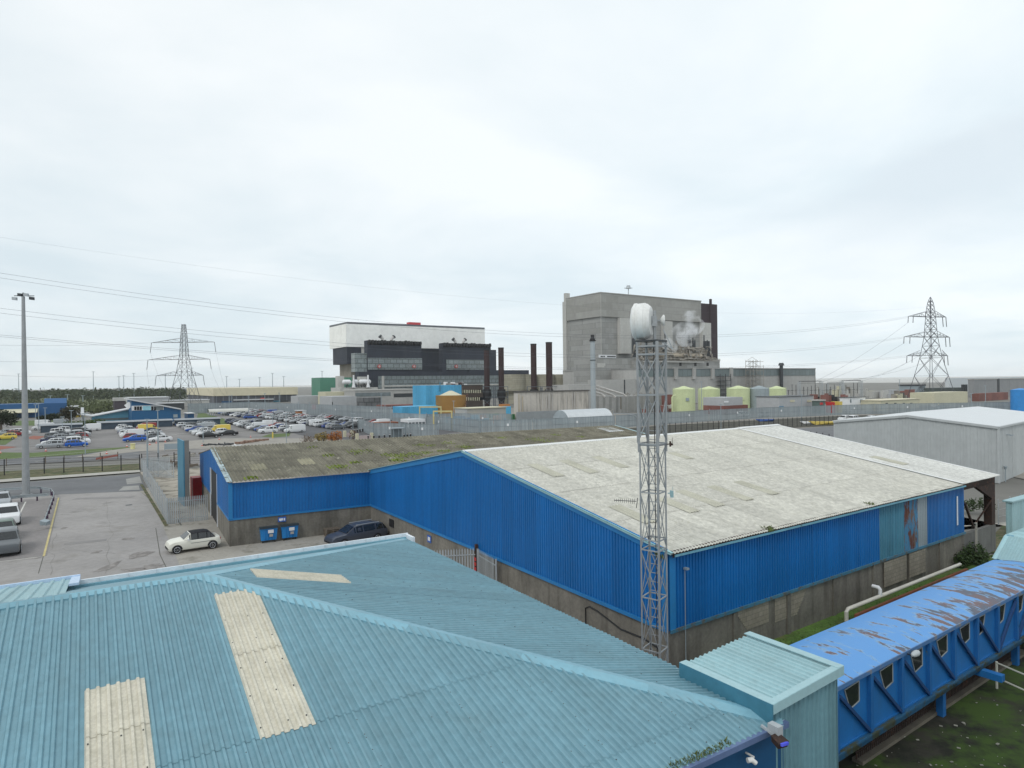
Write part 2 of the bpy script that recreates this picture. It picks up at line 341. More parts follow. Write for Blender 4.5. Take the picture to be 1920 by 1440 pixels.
fix(a, Nc, -Rn, VA, nA, [1.002*k+.74*.167 for k in range(35)], [.2+.42*j for j in range(27)], lambda u, v: v < min(u, HB)*SL-.2)
part(a, 'roof_slope', [m_lblue, m_dkst], bl, 'near ribbed slope with two cream rooflights')
for (ub, ua, lo_, hi_) in skl_uv:
    s = MB(); ribbed(s, Nc, -Rn, VA, ub, ua, max(lo_, -.3), lambda u: min(hi_, min(u, HB)*SL-.3), .167, .042, rows=((lo_+hi_)/2,), off=.02, flip=True, sd=3, vary=.3)
    fix(s, Nc+nA*.03, -Rn, VA, nA, [ub+.12, ua-.05, ub+.46], [max(lo_, 0)+.25+.95*j for j in range(int((hi_-max(lo_, 0))/.95))], lambda u, v: True)
    part(s, 'rooflight', [m_skyl, m_dkst], bl)
b = MB(); ribbed(b, Nc, Ln, VBv, 0, WB, -.1, lambda u: min(u, WB-u)*SL, .167, .042, sd=2, vary=.6, lap=.009)
fix(b, Nc, Ln, VBv, nB, [(.74*.167)+.501*k for k in range(45)], [.3+1.3*j for j in range(9)], lambda u, v: v < min(u, WB-u)*SL-.2)
part(b, 'roof_slope', [m_lblue, m_dkst], bl, 'far hip end slope with one slanting rooflight')
q = [uvB(*x) for x in ((473, 1072), (640, 1082), (648, 1094), (483, 1087))]
ulo = (q[2][0]+q[3][0])/2; uhi = (q[0][0]+q[1][0])/2; ulo = round(ulo/.167)*.167; uhi = ulo+6*.167
s = MB(); ribbed(s, Nc, Ln, VBv, ulo, uhi, min(q[1][1], q[2][1]), max(q[0][1], q[3][1]), .167, .042, off=.02, vary=.3); part(s, 'rooflight', m_skyl, bl)
s = MB(); s.quad(Fc-Rn*0, Fc-Rn*uend, Fc-Rn*uend+VC*HB*SL, Ap); part(s, 'roof_slope', m_lblue, bl)
fl = MB()
def flash(p, q, n1_, n2_, wd=.26, seg=3.0, up=.045):
    L_ = (q-p).length; h = (q-p).normalized(); k = max(1, round(L_/seg)); s1 = n1_.cross(h); s2 = h.cross(n2_)
    mid = (n1_+n2_).normalized()
    if s1.dot(s2) > 0: s2 = -s2
    for i in range(k):
        o = .004*(i % 2); x, y = p+h*(L_*i/k-.03*(i > 0)), p+h*(L_*(i+1)/k)
        for sv, nv in ((s1, n1_), (s2, n2_)):
            sv2 = sv if sv.z < 0 else -sv
            t0, t1 = x+mid*(up+o), y+mid*(up+o); e0, e1 = t0+sv2*wd+nv*.0, t1+sv2*wd
            fl.hexa([x, y, y+sv2*wd, x+sv2*wd, t0+mid*.02, t1+mid*.02, e1+nv*.004, e0+nv*.004], c=random.random())
            fl.quad(e0+nv*.004, e1+nv*.004, e1-nv*.03, e0-nv*.03, c=.2)
flash(Nc+ZD*0, Ap, nA, nB); flash(Fc, Ap, nC, nB, .2); flash(Ap, Ap-Rn*(uend-HB), nA, nC, .2)
part(fl, 'ridge_flashing', m_lbflash, bl)
g = MB(); g.box(Fc-Rn*16.9+Ln*.02-ZD*.25, Rn*(16.9+.15), Ln*.08, ZD*.52); g.box(Fc+Rn*.02-ZD*.25+Ln*.12, -Ln*.9, Rn*.12, ZD*.48)
for k in range(18):
    p = Fc-Rn*(1.0+.93*k)+Ln*.01; g.box(p+ZD*.10, Rn*.025, -Ln*.02, ZD*.17, c=0)
part(g, 'parapet', m_whtrim, bl, 'white parapet along the far eave')
g = MB(); g.box(Fc-Rn*16.9-Ln*.10-ZD*.1, Rn*16.9, Ln*.11, ZD*.22); part(g, 'parapet_upstand', m_lbflash, bl)
g = MB(); g.box(Nc+Rn*.03-ZD*.16, Ln*(WB-.75), Rn*.10, ZD*.14); part(g, 'gutter', m_lilac, bl)
g = MB(); g.box(Nc+Rn*.04-Ln*.06-ZD*.10, -Rn*uend, -Ln*.10, ZD*.12)
part(g, 'eave_trim', mat('purple_blue_trim', (.10, .15, .28), .5), bl)
g = MB(); e0 = Nc-ZD*ZE
g.box(Nc+Rn*.03-Ln*.02-ZD*1.1, -Rn*uend, Ln*.05, ZD*1.0)
part(g, 'fascia', m_navy, bl)
g = MB()
ribbed(g, e0+Rn*0+Ln*.06, -Rn, ZD, 0, uend, 0, ZE-.3, .25, .03, flip=True)
g.box(e0+Ln*.3, Ln*(WB-.35), -Rn*.2, ZD*(ZE-.2)); g.box(e0+Ln*(WB-.3), -Rn*uend, -Ln*.2, ZD*(ZE-.2))
part(g, 'wall', m_navy, bl)
# left annex roof beyond the ridge
xa = G(151, 1079, 5.3); ax = (Fc-xa).dot(Rn)
g = MB(); O_ = Fc-Rn*ax-Ln*6.4+ZD*1.45
V_ = (Ln*7.6-ZD*1.38); lv = V_.length; ribbed(g, O_-Rn*.3, -Rn, V_, 0, 14, 0, lv, .333, .05, flip=True, sd=9); part(g, 'annex_roof', m_lbhut, bl, 'small lower ribbed roof at the far left')
g = MB(); g.box(O_+V_, -Rn*14.3, Ln*.10, ZD*.12); g.box(O_+V_+ZD*.0, -Rn*.28, -V_*.5, ZD*.08); g.box(O_+V_-ZD*1.0, -Rn*14.3, Ln*.1, ZD*1.0); part(g, 'annex_trim', m_lilac, bl)

# weeds: many narrow blades
def blades(mb, p, rad, h, n, spread=1.0, wd=.02, dirv=None, sq=1.0):
    for _ in range(n):
        a_ = random.random()*6.28; r_ = rad*math.sqrt(random.random())
        off = Vector((math.cos(a_)*r_, math.sin(a_)*r_*sq, 0)) if dirv is None else dirv*random.uniform(-rad, rad)+Vector((random.gauss(0, .05), random.gauss(0, .05), 0))
        b0 = Vector(p)+off; hh = h*random.uniform(.4, 1.1); ln = Vector((random.gauss(0, .35), random.gauss(0, .35), 1))*hh*spread; ln.z = hh
        sd_ = Vector((math.cos(a_+1), math.sin(a_+1), 0))*wd*random.uniform(.7, 1.5)
        c_ = random.random(); mid = b0+ln*.55; mb.quad(b0-sd_*.6, b0+sd_*.6, mid+sd_, mid-sd_, c=c_); mb.quad(mid-sd_, mid+sd_, b0+ln+Vector((sd_.y, -sd_.x, -.2*hh)), c=c_)
    return mb
m_weed = mat('weed_leaves', (.10, .13, .035), .8, var=.4, vs=5, fine=.2)
m_weed2 = mat('yellow_weed', (.20, .20, .05), .8, var=.3, vs=5)
m_bush = mat('dark_bush_leaves', (.035, .062, .018), .8, var=.4, vs=3)
random.seed(3)
pw0, pw1 = onplane(1392, 1312, Nc, nB)+ZD*.05, onplane(1440, 1330, Nc, nB)+ZD*.05
w_ = MB()
for i in range(16):
    p = lerp(pw0, pw1, (i+.5)/16); blades(w_, p, .12, .18*random.uniform(.5, 1.3), 26, 1, .012)
single(w_, 'gutter_weed', m_weed, 'green and yellow weeds growing beside the pale blue box roof edge', 'weed', group='weeds growing on the roofs')
w_ = MB()
pw0, pw1 = Nc-Rn*1.75, Nc-Rn*3.3
for i in range(16): blades(w_, lerp(pw0, pw1, i/15)+ZD*.03, .10, .10*random.uniform(.4, 1.2), 20, 1, .010)
single(w_, 'gutter_weed', m_weed, 'straggling weeds along the bottom eave of the light blue roof', 'weed', group='weeds growing on the roofs')

# fittings on the front fascia
m_cam = mat('camera_white', (.6, .6, .58), .4)
def onfront(px, py, off=.1):
    return onplane(px, py, Nc-Ln*off, -Ln)
p = onfront(1408, 1425, .25); t = thing('security_camera', 'white bullet security camera on the dark blue wall below the roof edge', 'camera', p)
part(MB().tube([p-Rn*.07+Ln*.03-ZD*.0, p+Rn*.02, p+Rn*.09-Ln*.05-ZD*.07], [.05, .055, .045], 12), 'housing', m_cam, t)
part(MB().tube([p+Rn*.05, p+Rn*.13+Ln*.03, p+Rn*.14+Ln*.3], .022, 8), 'bracket', m_cam, t)
part(MB().tube([p+Rn*.09-Ln*.05-ZD*.07, p+Rn*.094-Ln*.055-ZD*.076], .034, 12), 'lens', m_black, t)
p = onfront(1462, 1388, .45); t = thing('floodlight', 'dark metal floodlight with a blue lens at the corner of the building', 'floodlight', p)
part(MB().hexa([p+Rn*a_+Ln*b_+ZD*c_ for a_, b_, c_ in ((-.13, -.05, -.12), (.10, -.1, -.12), (.13, .12, -.05), (-.10, .12, -.05), (-.15, -.1, .0), (.13, -.12, .0), (.12, .12, .08), (-.12, .12, .08))]), 'housing', m_rustst, t)
part(MB().hexa([p+Rn*a_+Ln*b_+ZD*c_ for a_, b_, c_ in ((-.12, -.14, -.035), (.09, -.14, -.06), (.09, -.10, -.06), (-.12, -.10, -.035), (-.12, -.135, .02), (.09, -.145, .0), (.09, -.10, .0), (-.12, -.10, .02))]), 'lens', mat('blue_lens', (.10, .12, .75), .15, var=0), t)
part(MB().bar(p+Rn*.05+Ln*.1, p+Rn*.02+Ln*.45+ZD*.1, .05).box(p+Rn*.02+Ln*.05+ZD*.02, Rn*.16, Ln*.25, ZD*.2), 'bracket', m_steelg, t)

# ------------------------------------------------------------------ pale blue stair box
h0 = G(1448, 1325, 5.6); h1 = G(1280, 1248, 5.6); Lh = (h1-h0).normalized(); Rh = Vector((Lh.y, -Lh.x, 0)); lh = (h1-h0).length
wh = along(h0, Rh, 1575, 1253); dzr = zat(1575, 1254, (h0+Rh*wh).y)-5.6
bx = thing('stair_enclosure', 'small pale blue box building with a ribbed roof between the hipped roof and the bridge', 'building', (h0.x, h0.y, 0))
g = MB(); b0 = h0-ZD*5.6+Lh*.04
ribbed(g, b0+Rh*.04, Rh, ZD, 0, wh-.08, 0, 5.55, .17, .03, sd=4)
for (o, d1, d2) in ((b0+Rh*.06, Rh*.05, Lh*(lh-.1)), (b0+Rh*(wh-.12), Rh*.05, Lh*(lh-.1)), (b0+Lh*(lh-.15), Rh*wh, Lh*.05)): g.box(o, d1, d2, ZD*5.5)
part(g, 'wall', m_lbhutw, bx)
Vr = Rh*wh+ZD*dzr; Vrn = Vr.normalized()
g = MB(); ribbed(g, h0+ZD*.0, Lh, Vrn, .05, lh-.0, .05, Vr.length-.02, .167, .035, sd=5, off=.02, vary=.5, flip=False)
# ribs run away from the viewer: lay the sheet with U across
g = MB(); U_ = Vrn; ribbed(g, h0+ZD*.02, U_, Lh, .12, Vr.length-.02, .0, lh, .167, .035, sd=5, vary=.6)
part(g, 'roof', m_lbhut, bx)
g = MB(); n_ = U_.cross(Lh)
g.box(h0-Rh*.05-Lh*.06+n_*.065, Vr+Rh*.1, Lh*.17, n_*.02); g.box(h0-Lh*.07-Rh*.05-ZD*.13, Vr+Rh*.1, Lh*.02, ZD*.21)
g.box(h0-Rh*.06-Lh*.05+n_*.06, Rh*.24, Lh*(lh+.1), n_*.022); g.box(h0+Vr-Rh*.16-Lh*.05+n_*.06, Rh*.24, Lh*(lh+.1), n_*.022)
part(g, 'roof_trim', m_lbflash if False else mat('pale_blue_trim', (.31, .475, .51), .45, var=.06), bx)
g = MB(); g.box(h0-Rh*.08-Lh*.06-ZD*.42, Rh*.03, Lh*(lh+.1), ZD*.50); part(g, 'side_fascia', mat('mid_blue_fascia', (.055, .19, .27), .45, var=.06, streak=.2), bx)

# ------------------------------------------------------------------ big warehouse
ZC = 2.07
wa = G(1255, 1184, ZC); wi = G(695, 947, ZC); wr = G(1808, 998, ZC)
wa0, wi0 = wa-ZD*ZC, wi-ZD*ZC
Lw = (wi-wa).normalized(); Rw = (wr-wa).normalized(); lw = (wi-wa).length; rw = (wr-wa).length
zE = zat(1255, 1037, wa.y); tm = along(wa, Lw, 870, 848); pr = wa+Lw*tm; zR = zat(870, 849, pr.y); zI = zat(695, 884, wi.y)
wh_ = thing('blue_warehouse', 'large bright blue warehouse with a white corrugated roof behind the lattice mast', 'warehouse', (wa.x, wa.y, 0))
prof_z = lambda u: (zE+(zR-zE)*u/tm) if u < tm else (zR+(zI-zR)*(u-tm)/(lw-tm))
g = MB(); ribbed(g, wa, Lw, ZD, 0, lw, 0, lambda u: prof_z(u)-ZC-.05, .2, .035, BOXP, flip=True, sd=11, vary=.7, lap=.003); part(g, 'gable_cladding', m_blue, wh_)
uu = [along(wa, Rw, x, 930) for x in (1648, 1693, 1720, 1737)]
g = MB(); ribbed(g, wa, Rw, ZD, 0, uu[0], 0, zE-ZC-.05, .2, .035, BOXP, sd=12, vary=.7, lap=.003); ribbed(g, wa, Rw, ZD, uu[3], rw, 0, zE-ZC-.05, .2, .035, BOXP, sd=12, vary=.7, lap=.003)
part(g, 'side_cladding', m_blue, wh_)
g = MB(); ribbed(g, wa-ZD*.1, Rw, ZD, uu[0], uu[1], 0, zE-ZC+.02, .2, .035, BOXP, off=.02); part(g, 'faded_panel', m_bluepale, wh_, 'faded turquoise wall panel')
g = MB(); ribbed(g, wa-ZD*.1, Rw, ZD, uu[1], uu[2], 0, zE-ZC+.02, .2, .035, BOXP, off=.01); part(g, 'rusty_panel', m_bluerust, wh_, 'rust stained wall panel')
g = MB(); ribbed(g, wa-ZD*.1, Rw, ZD, uu[2], uu[3], 0, zE-ZC+.02, .25, .02, BOXP, off=.03); part(g, 'grey_panel', m_gycl, wh_, 'plain grey wall panel')
Nw, Ng = Vector((Rw.y, -Rw.x, 0)), Vector((-Lw.y, Lw.x, 0))   # outward: towards the viewer, and towards the lower left
if Ng.dot(Rw) > 0: Ng = -Ng
g = MB()
for p, q in ((wa+ZD*(zE-ZC-.22), wa+Lw*tm+ZD*(zR-ZC-.22)), (wa+Lw*tm+ZD*(zR-ZC-.22), wi+ZD*(zI-ZC-.22))):
    g.box(p+Ng*.04, q-p, Ng*.04, ZD*.40)
g.box(wa+Ng*.04-ZD*.06, Lw*lw, Ng*.06, ZD*.16); g.box(wa+Ng*.04-ZD*.04, Lw*.0+Rw*.0+Lw*.32, Ng*.03, ZD*(zE-ZC))
g.box(wa+Nw*.04-ZD*.04, Rw*.34, Nw*.03, ZD*(zE-ZC-.05)); g.box(wi-Lw*.1+Ng*.03, Lw*.1, Ng*.03, ZD*(zI-ZC))
part(g, 'trim', m_bluet, wh_)
g = MB(); g.box(wa+Nw*.04-ZD*.08, Rw*rw, Nw*.07, ZD*.14)
part(g, 'sill_trim', mat('weathered_blue_trim', (.05, .17, .26), .6, var=.2, patch=(.10, .10, .09), patch_sc=2.5, patch_t=(.5, .6)), wh_)
g = MB(); g.box(wa+Nw*.20+Rw*.1+ZD*(zE-ZC-.13), Rw*(rw-.5), Nw*.09, ZD*.09); part(g, 'gutter', mat('pale_gutter', (.16, .38, .48), .5, var=.15, patch=(.08, .09, .05), patch_sc=1.5, patch_t=(.6, .7)), wh_)
g = MB()
g.box(wa0+Ng*.0+Lw*.25, Lw*(lw-.25), -Ng*.25, ZD*ZC); g.box(wa0, Rw*rw, -Nw*.25, ZD*ZC)
for u in [4.2*k for k in range(1, 7)]: g.box(wa0+Rw*u+Nw*.002, Rw*.3, Nw*.07, ZD*(ZC-.12), c=.1)
part(g, 'base_wall', m_conc, wh_)
bd = [along(wa, Rw, x, 1100) for x in (1378, 1440, 1452, 1512, 1655, 1697, 1703, 1733)]
g = MB()
for i_ in (4, 6): g = MB(); g.box(wa0+Rw*bd[i_]+Nw*.075+ZD*.5, Rw*(bd[i_+1]-bd[i_]), Nw*.02, ZD*1.42); part(g, 'blockwork_patch', m_block, wh_, 'pale rectangular blockwork patch')
def stair(u0_, u1_, z0_, z1_, left):     # stepped edge of the repaired blockwork
    n = 10
    for k in range(n):
        zz = z0_+(z1_-z0_)*k/n; d = (u1_-u0_)*.35*((1-(k+1)/n) if left else (1-(k+1)/n))
        a_, b_ = (u0_+d, u1_) if left else (u0_, u1_-d)
        g.box(wa0+Rw*a_+Nw*.006+ZD*zz, Rw*(b_-a_), Nw*.014, ZD*((z1_-z0_)/n))
for a_ in ((bd[0], bd[1], .95, 1.99, True), (bd[2], bd[3], .8, 1.99, False)): g = MB(); stair(*a_); part(g, 'blockwork_patch', m_block, wh_, 'pale stepped blockwork patch in the base wall')
random.seed(5)
ur1 = along(wa, Rw, 1800, 905)+.4
Er = wa+ZD*(zE-ZC); Vw = Lw*tm+ZD*(zR-zE); lv = Vw.length; Vwn = Vw.normalized()
O_ = Er-Vwn*.30+Ng*.12+ZD*.06
g = MB(); g.box(Er+Nw*.12-ZD*.02, Rw*(rw+1), -Nw*.1, ZD*.10); g.box(Er+Nw*.22-ZD*.14, Rw*(rw+1), Nw*.02, ZD*.17); part(g, 'soffit', m_rustst, wh_)
ULEN = along(Er, Rw, 1867, 900); U1 = along(pr+ZD*(zR-ZC), Rw, 1384, 805)
g = MB(); ribbed(g, O_, Rw, Vwn, 0, U1, 0, lv+.3, .2, .05, SINE, rows=(lv*.22, lv*.48, lv*.74), per=5, sd=21, vary=.5, lap=.010); part(g, 'roof_slope', m_wroof, wh_)
g = MB(); ribbed(g, O_+ZD*.05, Rw, Vwn, U1, ULEN, 0, lv+.3, .2, .05, SINE, rows=(lv*.5,), sd=22, vary=.4, per=5); part(g, 'roof_slope', m_wroof2, wh_, 'newer paler strip at the far end of the roof')
Bk = (wi+ZD*(zI-ZC))-(pr-ZD*ZC+ZD*zR)
rt = pr-ZD*ZC+ZD*(zR+.10)
g = MB(); g.box(rt, Rw*ULEN, Bk, ZD*.05); part(g, 'back_slope', m_wroof, wh_)
g = MB(); g.box(rt+Ng*.12-Vwn*.3+ZD*.03, Rw*(U1+.1), Vwn*.3+ZD*.03, ZD*.03); g.box(rt+Ng*.12+ZD*.05, Rw*(U1+.1), Bk.normalized()*.3-ZD*.02, ZD*.03)
g.box(rt+Rw*U1-Vwn*.3+ZD*.08, Rw*(ULEN-U1), Vwn*.3+ZD*.03, ZD*.03); g.box(rt+Rw*U1+ZD*.10, Rw*(ULEN-U1), Bk.normalized()*.3-ZD*.02, ZD*.03)
g.box(O_+Rw*(U1-.15)+ZD*.11, Rw*.3, Vwn*(lv+.3), ZD*.02)
g.box(O_+Rw*(ULEN-.05)+ZD*.09, Rw*.2, Vwn*(lv+.3), ZD*.02)
part(g, 'ridge_cap', mat('white_ridge', (.68, .69, .68), .6, var=.06), wh_)
g = MB(); g.box(O_-Rw*.06+ZD*.05, Rw*.16, Vwn*(lv+.35), ZD*.03); g.box(O_-Rw*.06-ZD*.02, Rw*.03, Vwn*(lv+.35), ZD*.1)
g.box(rt+Ng*.18+ZD*.04, Rw*.18, Bk, ZD*.03)
part(g, 'verge_trim', mat('pale_verge', (.30, .52, .55), .5, var=.12), wh_)
nW = Rw.cross(Vwn).normalized()
for (x0, y0, x1, y1) in ((980, 875, 1039, 898), (1047, 868, 1110, 892), (1108, 862, 1168, 883), (1150, 952, 1215, 985), (1247, 938, 1293, 968), (1279, 926, 1355, 956), (1337, 919, 1417, 945), (1396, 910, 1470, 935), (1262, 856, 1300, 868)):
    a0 = onplane(x0, y0, O_, nW)-O_; a1 = onplane(x1, y1, O_, nW)-O_
    vv = sorted((a0.dot(Vwn), a1.dot(Vwn))); uu0 = (a0.dot(Rw)+a1.dot(Rw))/2
    uu0 = round(uu0/.2)*.2-.4
    s = MB(); ribbed(s, O_, Rw, Vwn, uu0, uu0+.8, vv[0], vv[1], .2, .05, SINE, off=.034+.015*sum((vv[0]+vv[1])/2 > lv*f_ for f_ in (.22, .48, .74)), vary=.2); part(s, 'rooflight', m_wskyl, wh_)
x0, y0, x1, y1 = 1668, 868, 1735, 884
a0 = onplane(x0, y0, O_, nW)-O_; a1 = onplane(x1, y1, O_, nW)-O_; s = MB(); uu0 = (a0.dot(Rw)+a1.dot(Rw))/2-.4
ribbed(s, O_+ZD*.05, Rw, Vwn, uu0, uu0+1.0, min(a0.dot(Vwn), a1.dot(Vwn)), max(a0.dot(Vwn), a1.dot(Vwn)), .2, .05, SINE, off=.035); part(s, 'rooflight', m_wskyl, wh_)
# open end bay: eave beam, haunch, post, brace, low wall
e1 = Er+Rw*ULEN; g = MB()
g.box(Er+Rw*rw-ZD*.45-Nw*.05, Rw*(ULEN-rw), -Nw*.25, ZD*.4)
part(g, 'eave_beam', m_rustst, wh_)
pb = e1-Rw*.75-ZD*zE; g = MB(); g.box(pb+ZD*1.9, Rw*.6, -Nw*.5, ZD*(zE-2.3)); g.prism([pb+ZD*(zE-.4), pb-Rw*2.6+ZD*(zE-.45), pb+ZD*(zE-1.5)], -Nw*.25); part(g, 'post', m_rustst, wh_)
g = MB(); g.bar(Er+Rw*(rw+.1)+ZD*(-1.3), Er+Rw*(rw+1.5)+ZD*(ZC-zE+.1), .12); part(g, 'brace', m_rustst, wh_); g = MB(); g.bar(pb-Rw*.05+ZD*3.7, pb-Rw*1.2+ZD*2.1-Nw*.6, .08); part(g, 'brace', m_rustst, wh_)
g = MB(); g.box(wa0+Rw*rw, Rw*(ULEN-rw-.1), -Nw*.25, ZD*(ZC-.15)); part(g, 'end_wall', mat('grey_block_wall', (.15, .15, .145), .9, var=.25, vs=.5, streak=.5), wh_)
g = MB(); g.box(wa0+Rw*(rw+.9)+Nw*.3, Rw*.12, Nw*.1, ZD*2.6); g.box(wa0+Rw*(rw+.75)+Nw*.3+ZD*2.6, Rw*.3, Nw*.1, ZD*.05)
single(g, 'concrete_post', m_kerb, 'pale concrete post standing before the open end of the warehouse', 'post')
g = MB(); p = Er+Rw*(rw-1.3)+Nw*.06; g.box(p-ZD*2.6, Rw*.16, Nw*.02, ZD*1.9); part(g, 'vent_strip', m_whtrim, wh_)
g = MB(); p = wa+Rw*along(wa, Rw, 1281, 1100)*1.0; g.tube([p+Nw*.1+ZD*(zE-ZC-.8), p+Nw*.1-ZD*1.9], .018, 6); g.box(p+Nw*.08+ZD*(zE-ZC-.8)-Rw*.08, Rw*.16, Nw*.2, ZD*.08)
single(g, 'wall_camera', m_gycl, 'small camera on a pale conduit near the corner of the blue side wall', 'camera')
# cable on the gable base wall
g = MB(); c0 = wa0+Ng*.02+Lw*3.0; g.tube([c0-Lw*2.5+ZD*1.15, c0-Lw*1.5+ZD*1.3, c0+ZD*1.25, c0+Lw*1.6+ZD*1.6, c0+Lw*2.2+ZD*1.65, c0+Lw*2.5+ZD*1.5, c0+Lw*2.5], .035, 6)
part(g, 'cable', m_black, wh_)
g = MB(); g.box(wi0-Lw*5.2+Ng*.02+ZD*1.05, Lw*.9, Ng*.04, ZD*.6, c=.3); part(g, 'wall_opening', m_black, wh_)
# white overflow pipe along the side wall
pw = [G(1583, 1146, .35), G(1583, 1146, .35)+Rw*.0+ZD*.45]
p0 = G(1587, 1143, .75); p1 = p0+Rw*along(p0, Rw, 1800, 1055)
t = thing('white_pipe', 'long white pipe running along the foot of the blue warehouse', 'pipe', (p0.x, p0.y, 0))
part(MB().tube([p0-ZD*.65, p0-ZD*.12, p0+Rw*.15, p1], .10, 10), 'pipe_run', mat('dirty_white_pipe', (.55, .53, .47), .6, var=.15), t)
pj = p0+Rw*along(p0, Rw, 1650, 1100); part(MB().tube([pj, pj+ZD*.35, pj+ZD*.45-Nw*.08, pj+ZD*.45-Nw*.4], .10, 10), 'riser', m_white, t)
g = MB(); g.box(p0-ZD*.75+Rw*.5+Nw*.25, Rw*((p1-p0).length), -Nw*.12, ZD*.45); single(g, 'brick_plinth', m_brick, 'low red brick plinth under the long white pipe', 'wall')

# ------------------------------------------------------------------ older shed with the mossy brown roof
sa = G(430, 975, ZC); Rs = (wi-sa).normalized(); Ls = Vector((-Rs.y, Rs.x, 0)); sa0 = sa-ZD*ZC; rs = (wi-sa).length
zs = zat(430, 905, sa.y); hw = along(sa, Ls, 397, 842); zr = zat(397, 842, (sa+Ls*hw).y); SLEN = along(sa+Ls*hw, Rs, 1152, 797)
sh = thing('mossy_roof_shed', 'older blue shed with a mossy brown corrugated roof behind the big warehouse', 'shed', (sa.x, sa.y, 0))
g = MB(); ribbed(g, sa, Rs, ZD, 0, rs, 0, zs-ZC-.05, .25, .035, BOXP, sd=31, vary=.5); part(g, 'side_cladding', m_blue, sh)
pz = lambda u: zs+(zr-zs)*(u/hw if u < hw else 2-u/hw)
dA, dB = along(sa, Ls, 408, 950), along(sa, Ls, 396, 950)
g = MB(); ribbed(g, sa, Ls, ZD, 0, dA, -.0, lambda u: pz(u)-ZC-.03, .25, .03, BOXP, flip=True, sd=32); ribbed(g, sa, Ls, ZD, dB, hw*2, -.0, lambda u: pz(u)-ZC-.03, .25, .03, BOXP, flip=True, sd=33)
ribbed(g, sa+ZD*2.6, Ls, ZD, dA, dB, 0, lambda u: pz(u)-ZC-2.63, .25, .03, BOXP, flip=True, sd=34); part(g, 'gable_cladding', m_blue, sh)
g = MB(); g.box(sa0+Ls*(dA-.02)+Rs*.05, Ls*(dB-dA+.04), Rs*.1, ZD*4.7); part(g, 'doorway', m_black, sh)
g = MB(); g.box(sa0+Ls*dA-Rs*.06, Ls*.12, Rs*.1, ZD*4.65); part(g, 'door_jamb', m_whtrim, sh); g = MB(); g.box(sa0+Ls*dB-Rs*.06, Ls*.12, Rs*.1, ZD*4.65); part(g, 'door_jamb', m_whtrim, sh); g = MB(); g.box(sa0+Ls*(dB+.3)-Rs*.06, Ls*.1, Rs*.08, ZD*2.2); part(g, 'downpipe', m_whtrim, sh)
for a_ in ((sa0, Rs*rs, Ls*.25), (sa0+Ls*.25, Ls*(dA-.3), Rs*.25), (sa0+Ls*dB, Ls*(hw*2-dB), Rs*.25)): g = MB(); g.box(*a_, ZD*ZC); part(g, 'base_wall', m_conc, sh)
g = MB(); g.box(sa-Ls*.07-ZD*.05, Rs*rs, Ls*.06, ZD*.14); g.box(sa-Rs*.06-ZD*.05, Ls*dA, Rs*.05, ZD*.14); g.box(sa-Ls*.07-Rs*.06, Rs*.3, Ls*.06, ZD*(zs-ZC)); part(g, 'trim', m_bluet, sh)
Eo = sa+ZD*(zs-ZC); Vs = Ls*hw+ZD*(zr-zs); Vsn = Vs.normalized(); O_s = Eo-Vsn*.3-Rs*.1+ZD*.06; sv = Vs.length+.3
g = MB(); ribbed(g, O_s, Rs, Vsn, 0, SLEN+.1, 0, sv, .32, .095, [(k/6, (.5-.5*math.cos(2*math.pi*k/6))) for k in range(6)], rows=(sv*.27, sv*.52, sv*.77), per=3, sd=41, vary=2.2, lap=.012); part(g, 'roof_slope', m_broof, sh)
g = MB(); g.box(Eo+Vs+ZD*.02, Rs*SLEN, Ls*hw-ZD*(zr-zs), ZD*.05); part(g, 'back_slope', m_broof, sh)
g = MB()
for k in range(int(SLEN/.32)): g.box(O_s+Vsn*(sv-.22)+Rs*(.32*k)+ZD*.06, Rs*.2, Vsn*.3, ZD*.03, c=random.random())
part(g, 'ridge_cap', mat('ridge_tile', (.27, .26, .19), .9, var=.2), sh)
g = MB()
for k in range(9):
    g.box(O_s+Vsn*(sv*k/9)-Rs*.10+ZD*(.06+.02*(k % 2)), Rs*.42, Vsn*(sv/9-.03), ZD*.03, c=random.random())
part(g, 'verge_flashing', mat('patched_verge', (.36, .44, .46), .7, var=.2, patch=(.12, .13, .10), patch_sc=2, patch_t=(.52, .6)), sh)
nS = Rs.cross(Vsn).normalized()
for (x, y) in ((468, 848), (535, 842), (640, 836), (560, 868), (470, 878)):
    a0 = onplane(x, y, O_s, nS)-O_s; u0 = round(a0.dot(Rs)/.32)*.32; v0 = a0.dot(Vsn)
    s = MB(); ribbed(s, O_s, Rs, Vsn, u0, u0+1.28, v0-1.1, min(v0+1.1, sv-.3), .32, .095, [(k/6, (.5-.5*math.cos(2*math.pi*k/6))) for k in range(6)], off=.03); part(s, 'rooflight', m_brsk, sh)
u0 = along(Eo+Vs*.85, Rs, 1127, 808); s = MB(); s.box(O_s+Rs*(u0)+Vsn*(sv*.72)+ZD*.09, Rs*2.4, Vsn*(sv*.2), ZD*.02); part(s, 'rooflight', m_whtrim, sh, 'white rooflight near the far end')
s = MB(); s.box(O_s+Rs*(SLEN-.1)+ZD*.1, Rs*.35, Vsn*sv, ZD*.03); part(s, 'end_flashing', m_lbhut, sh)
random.seed(11)
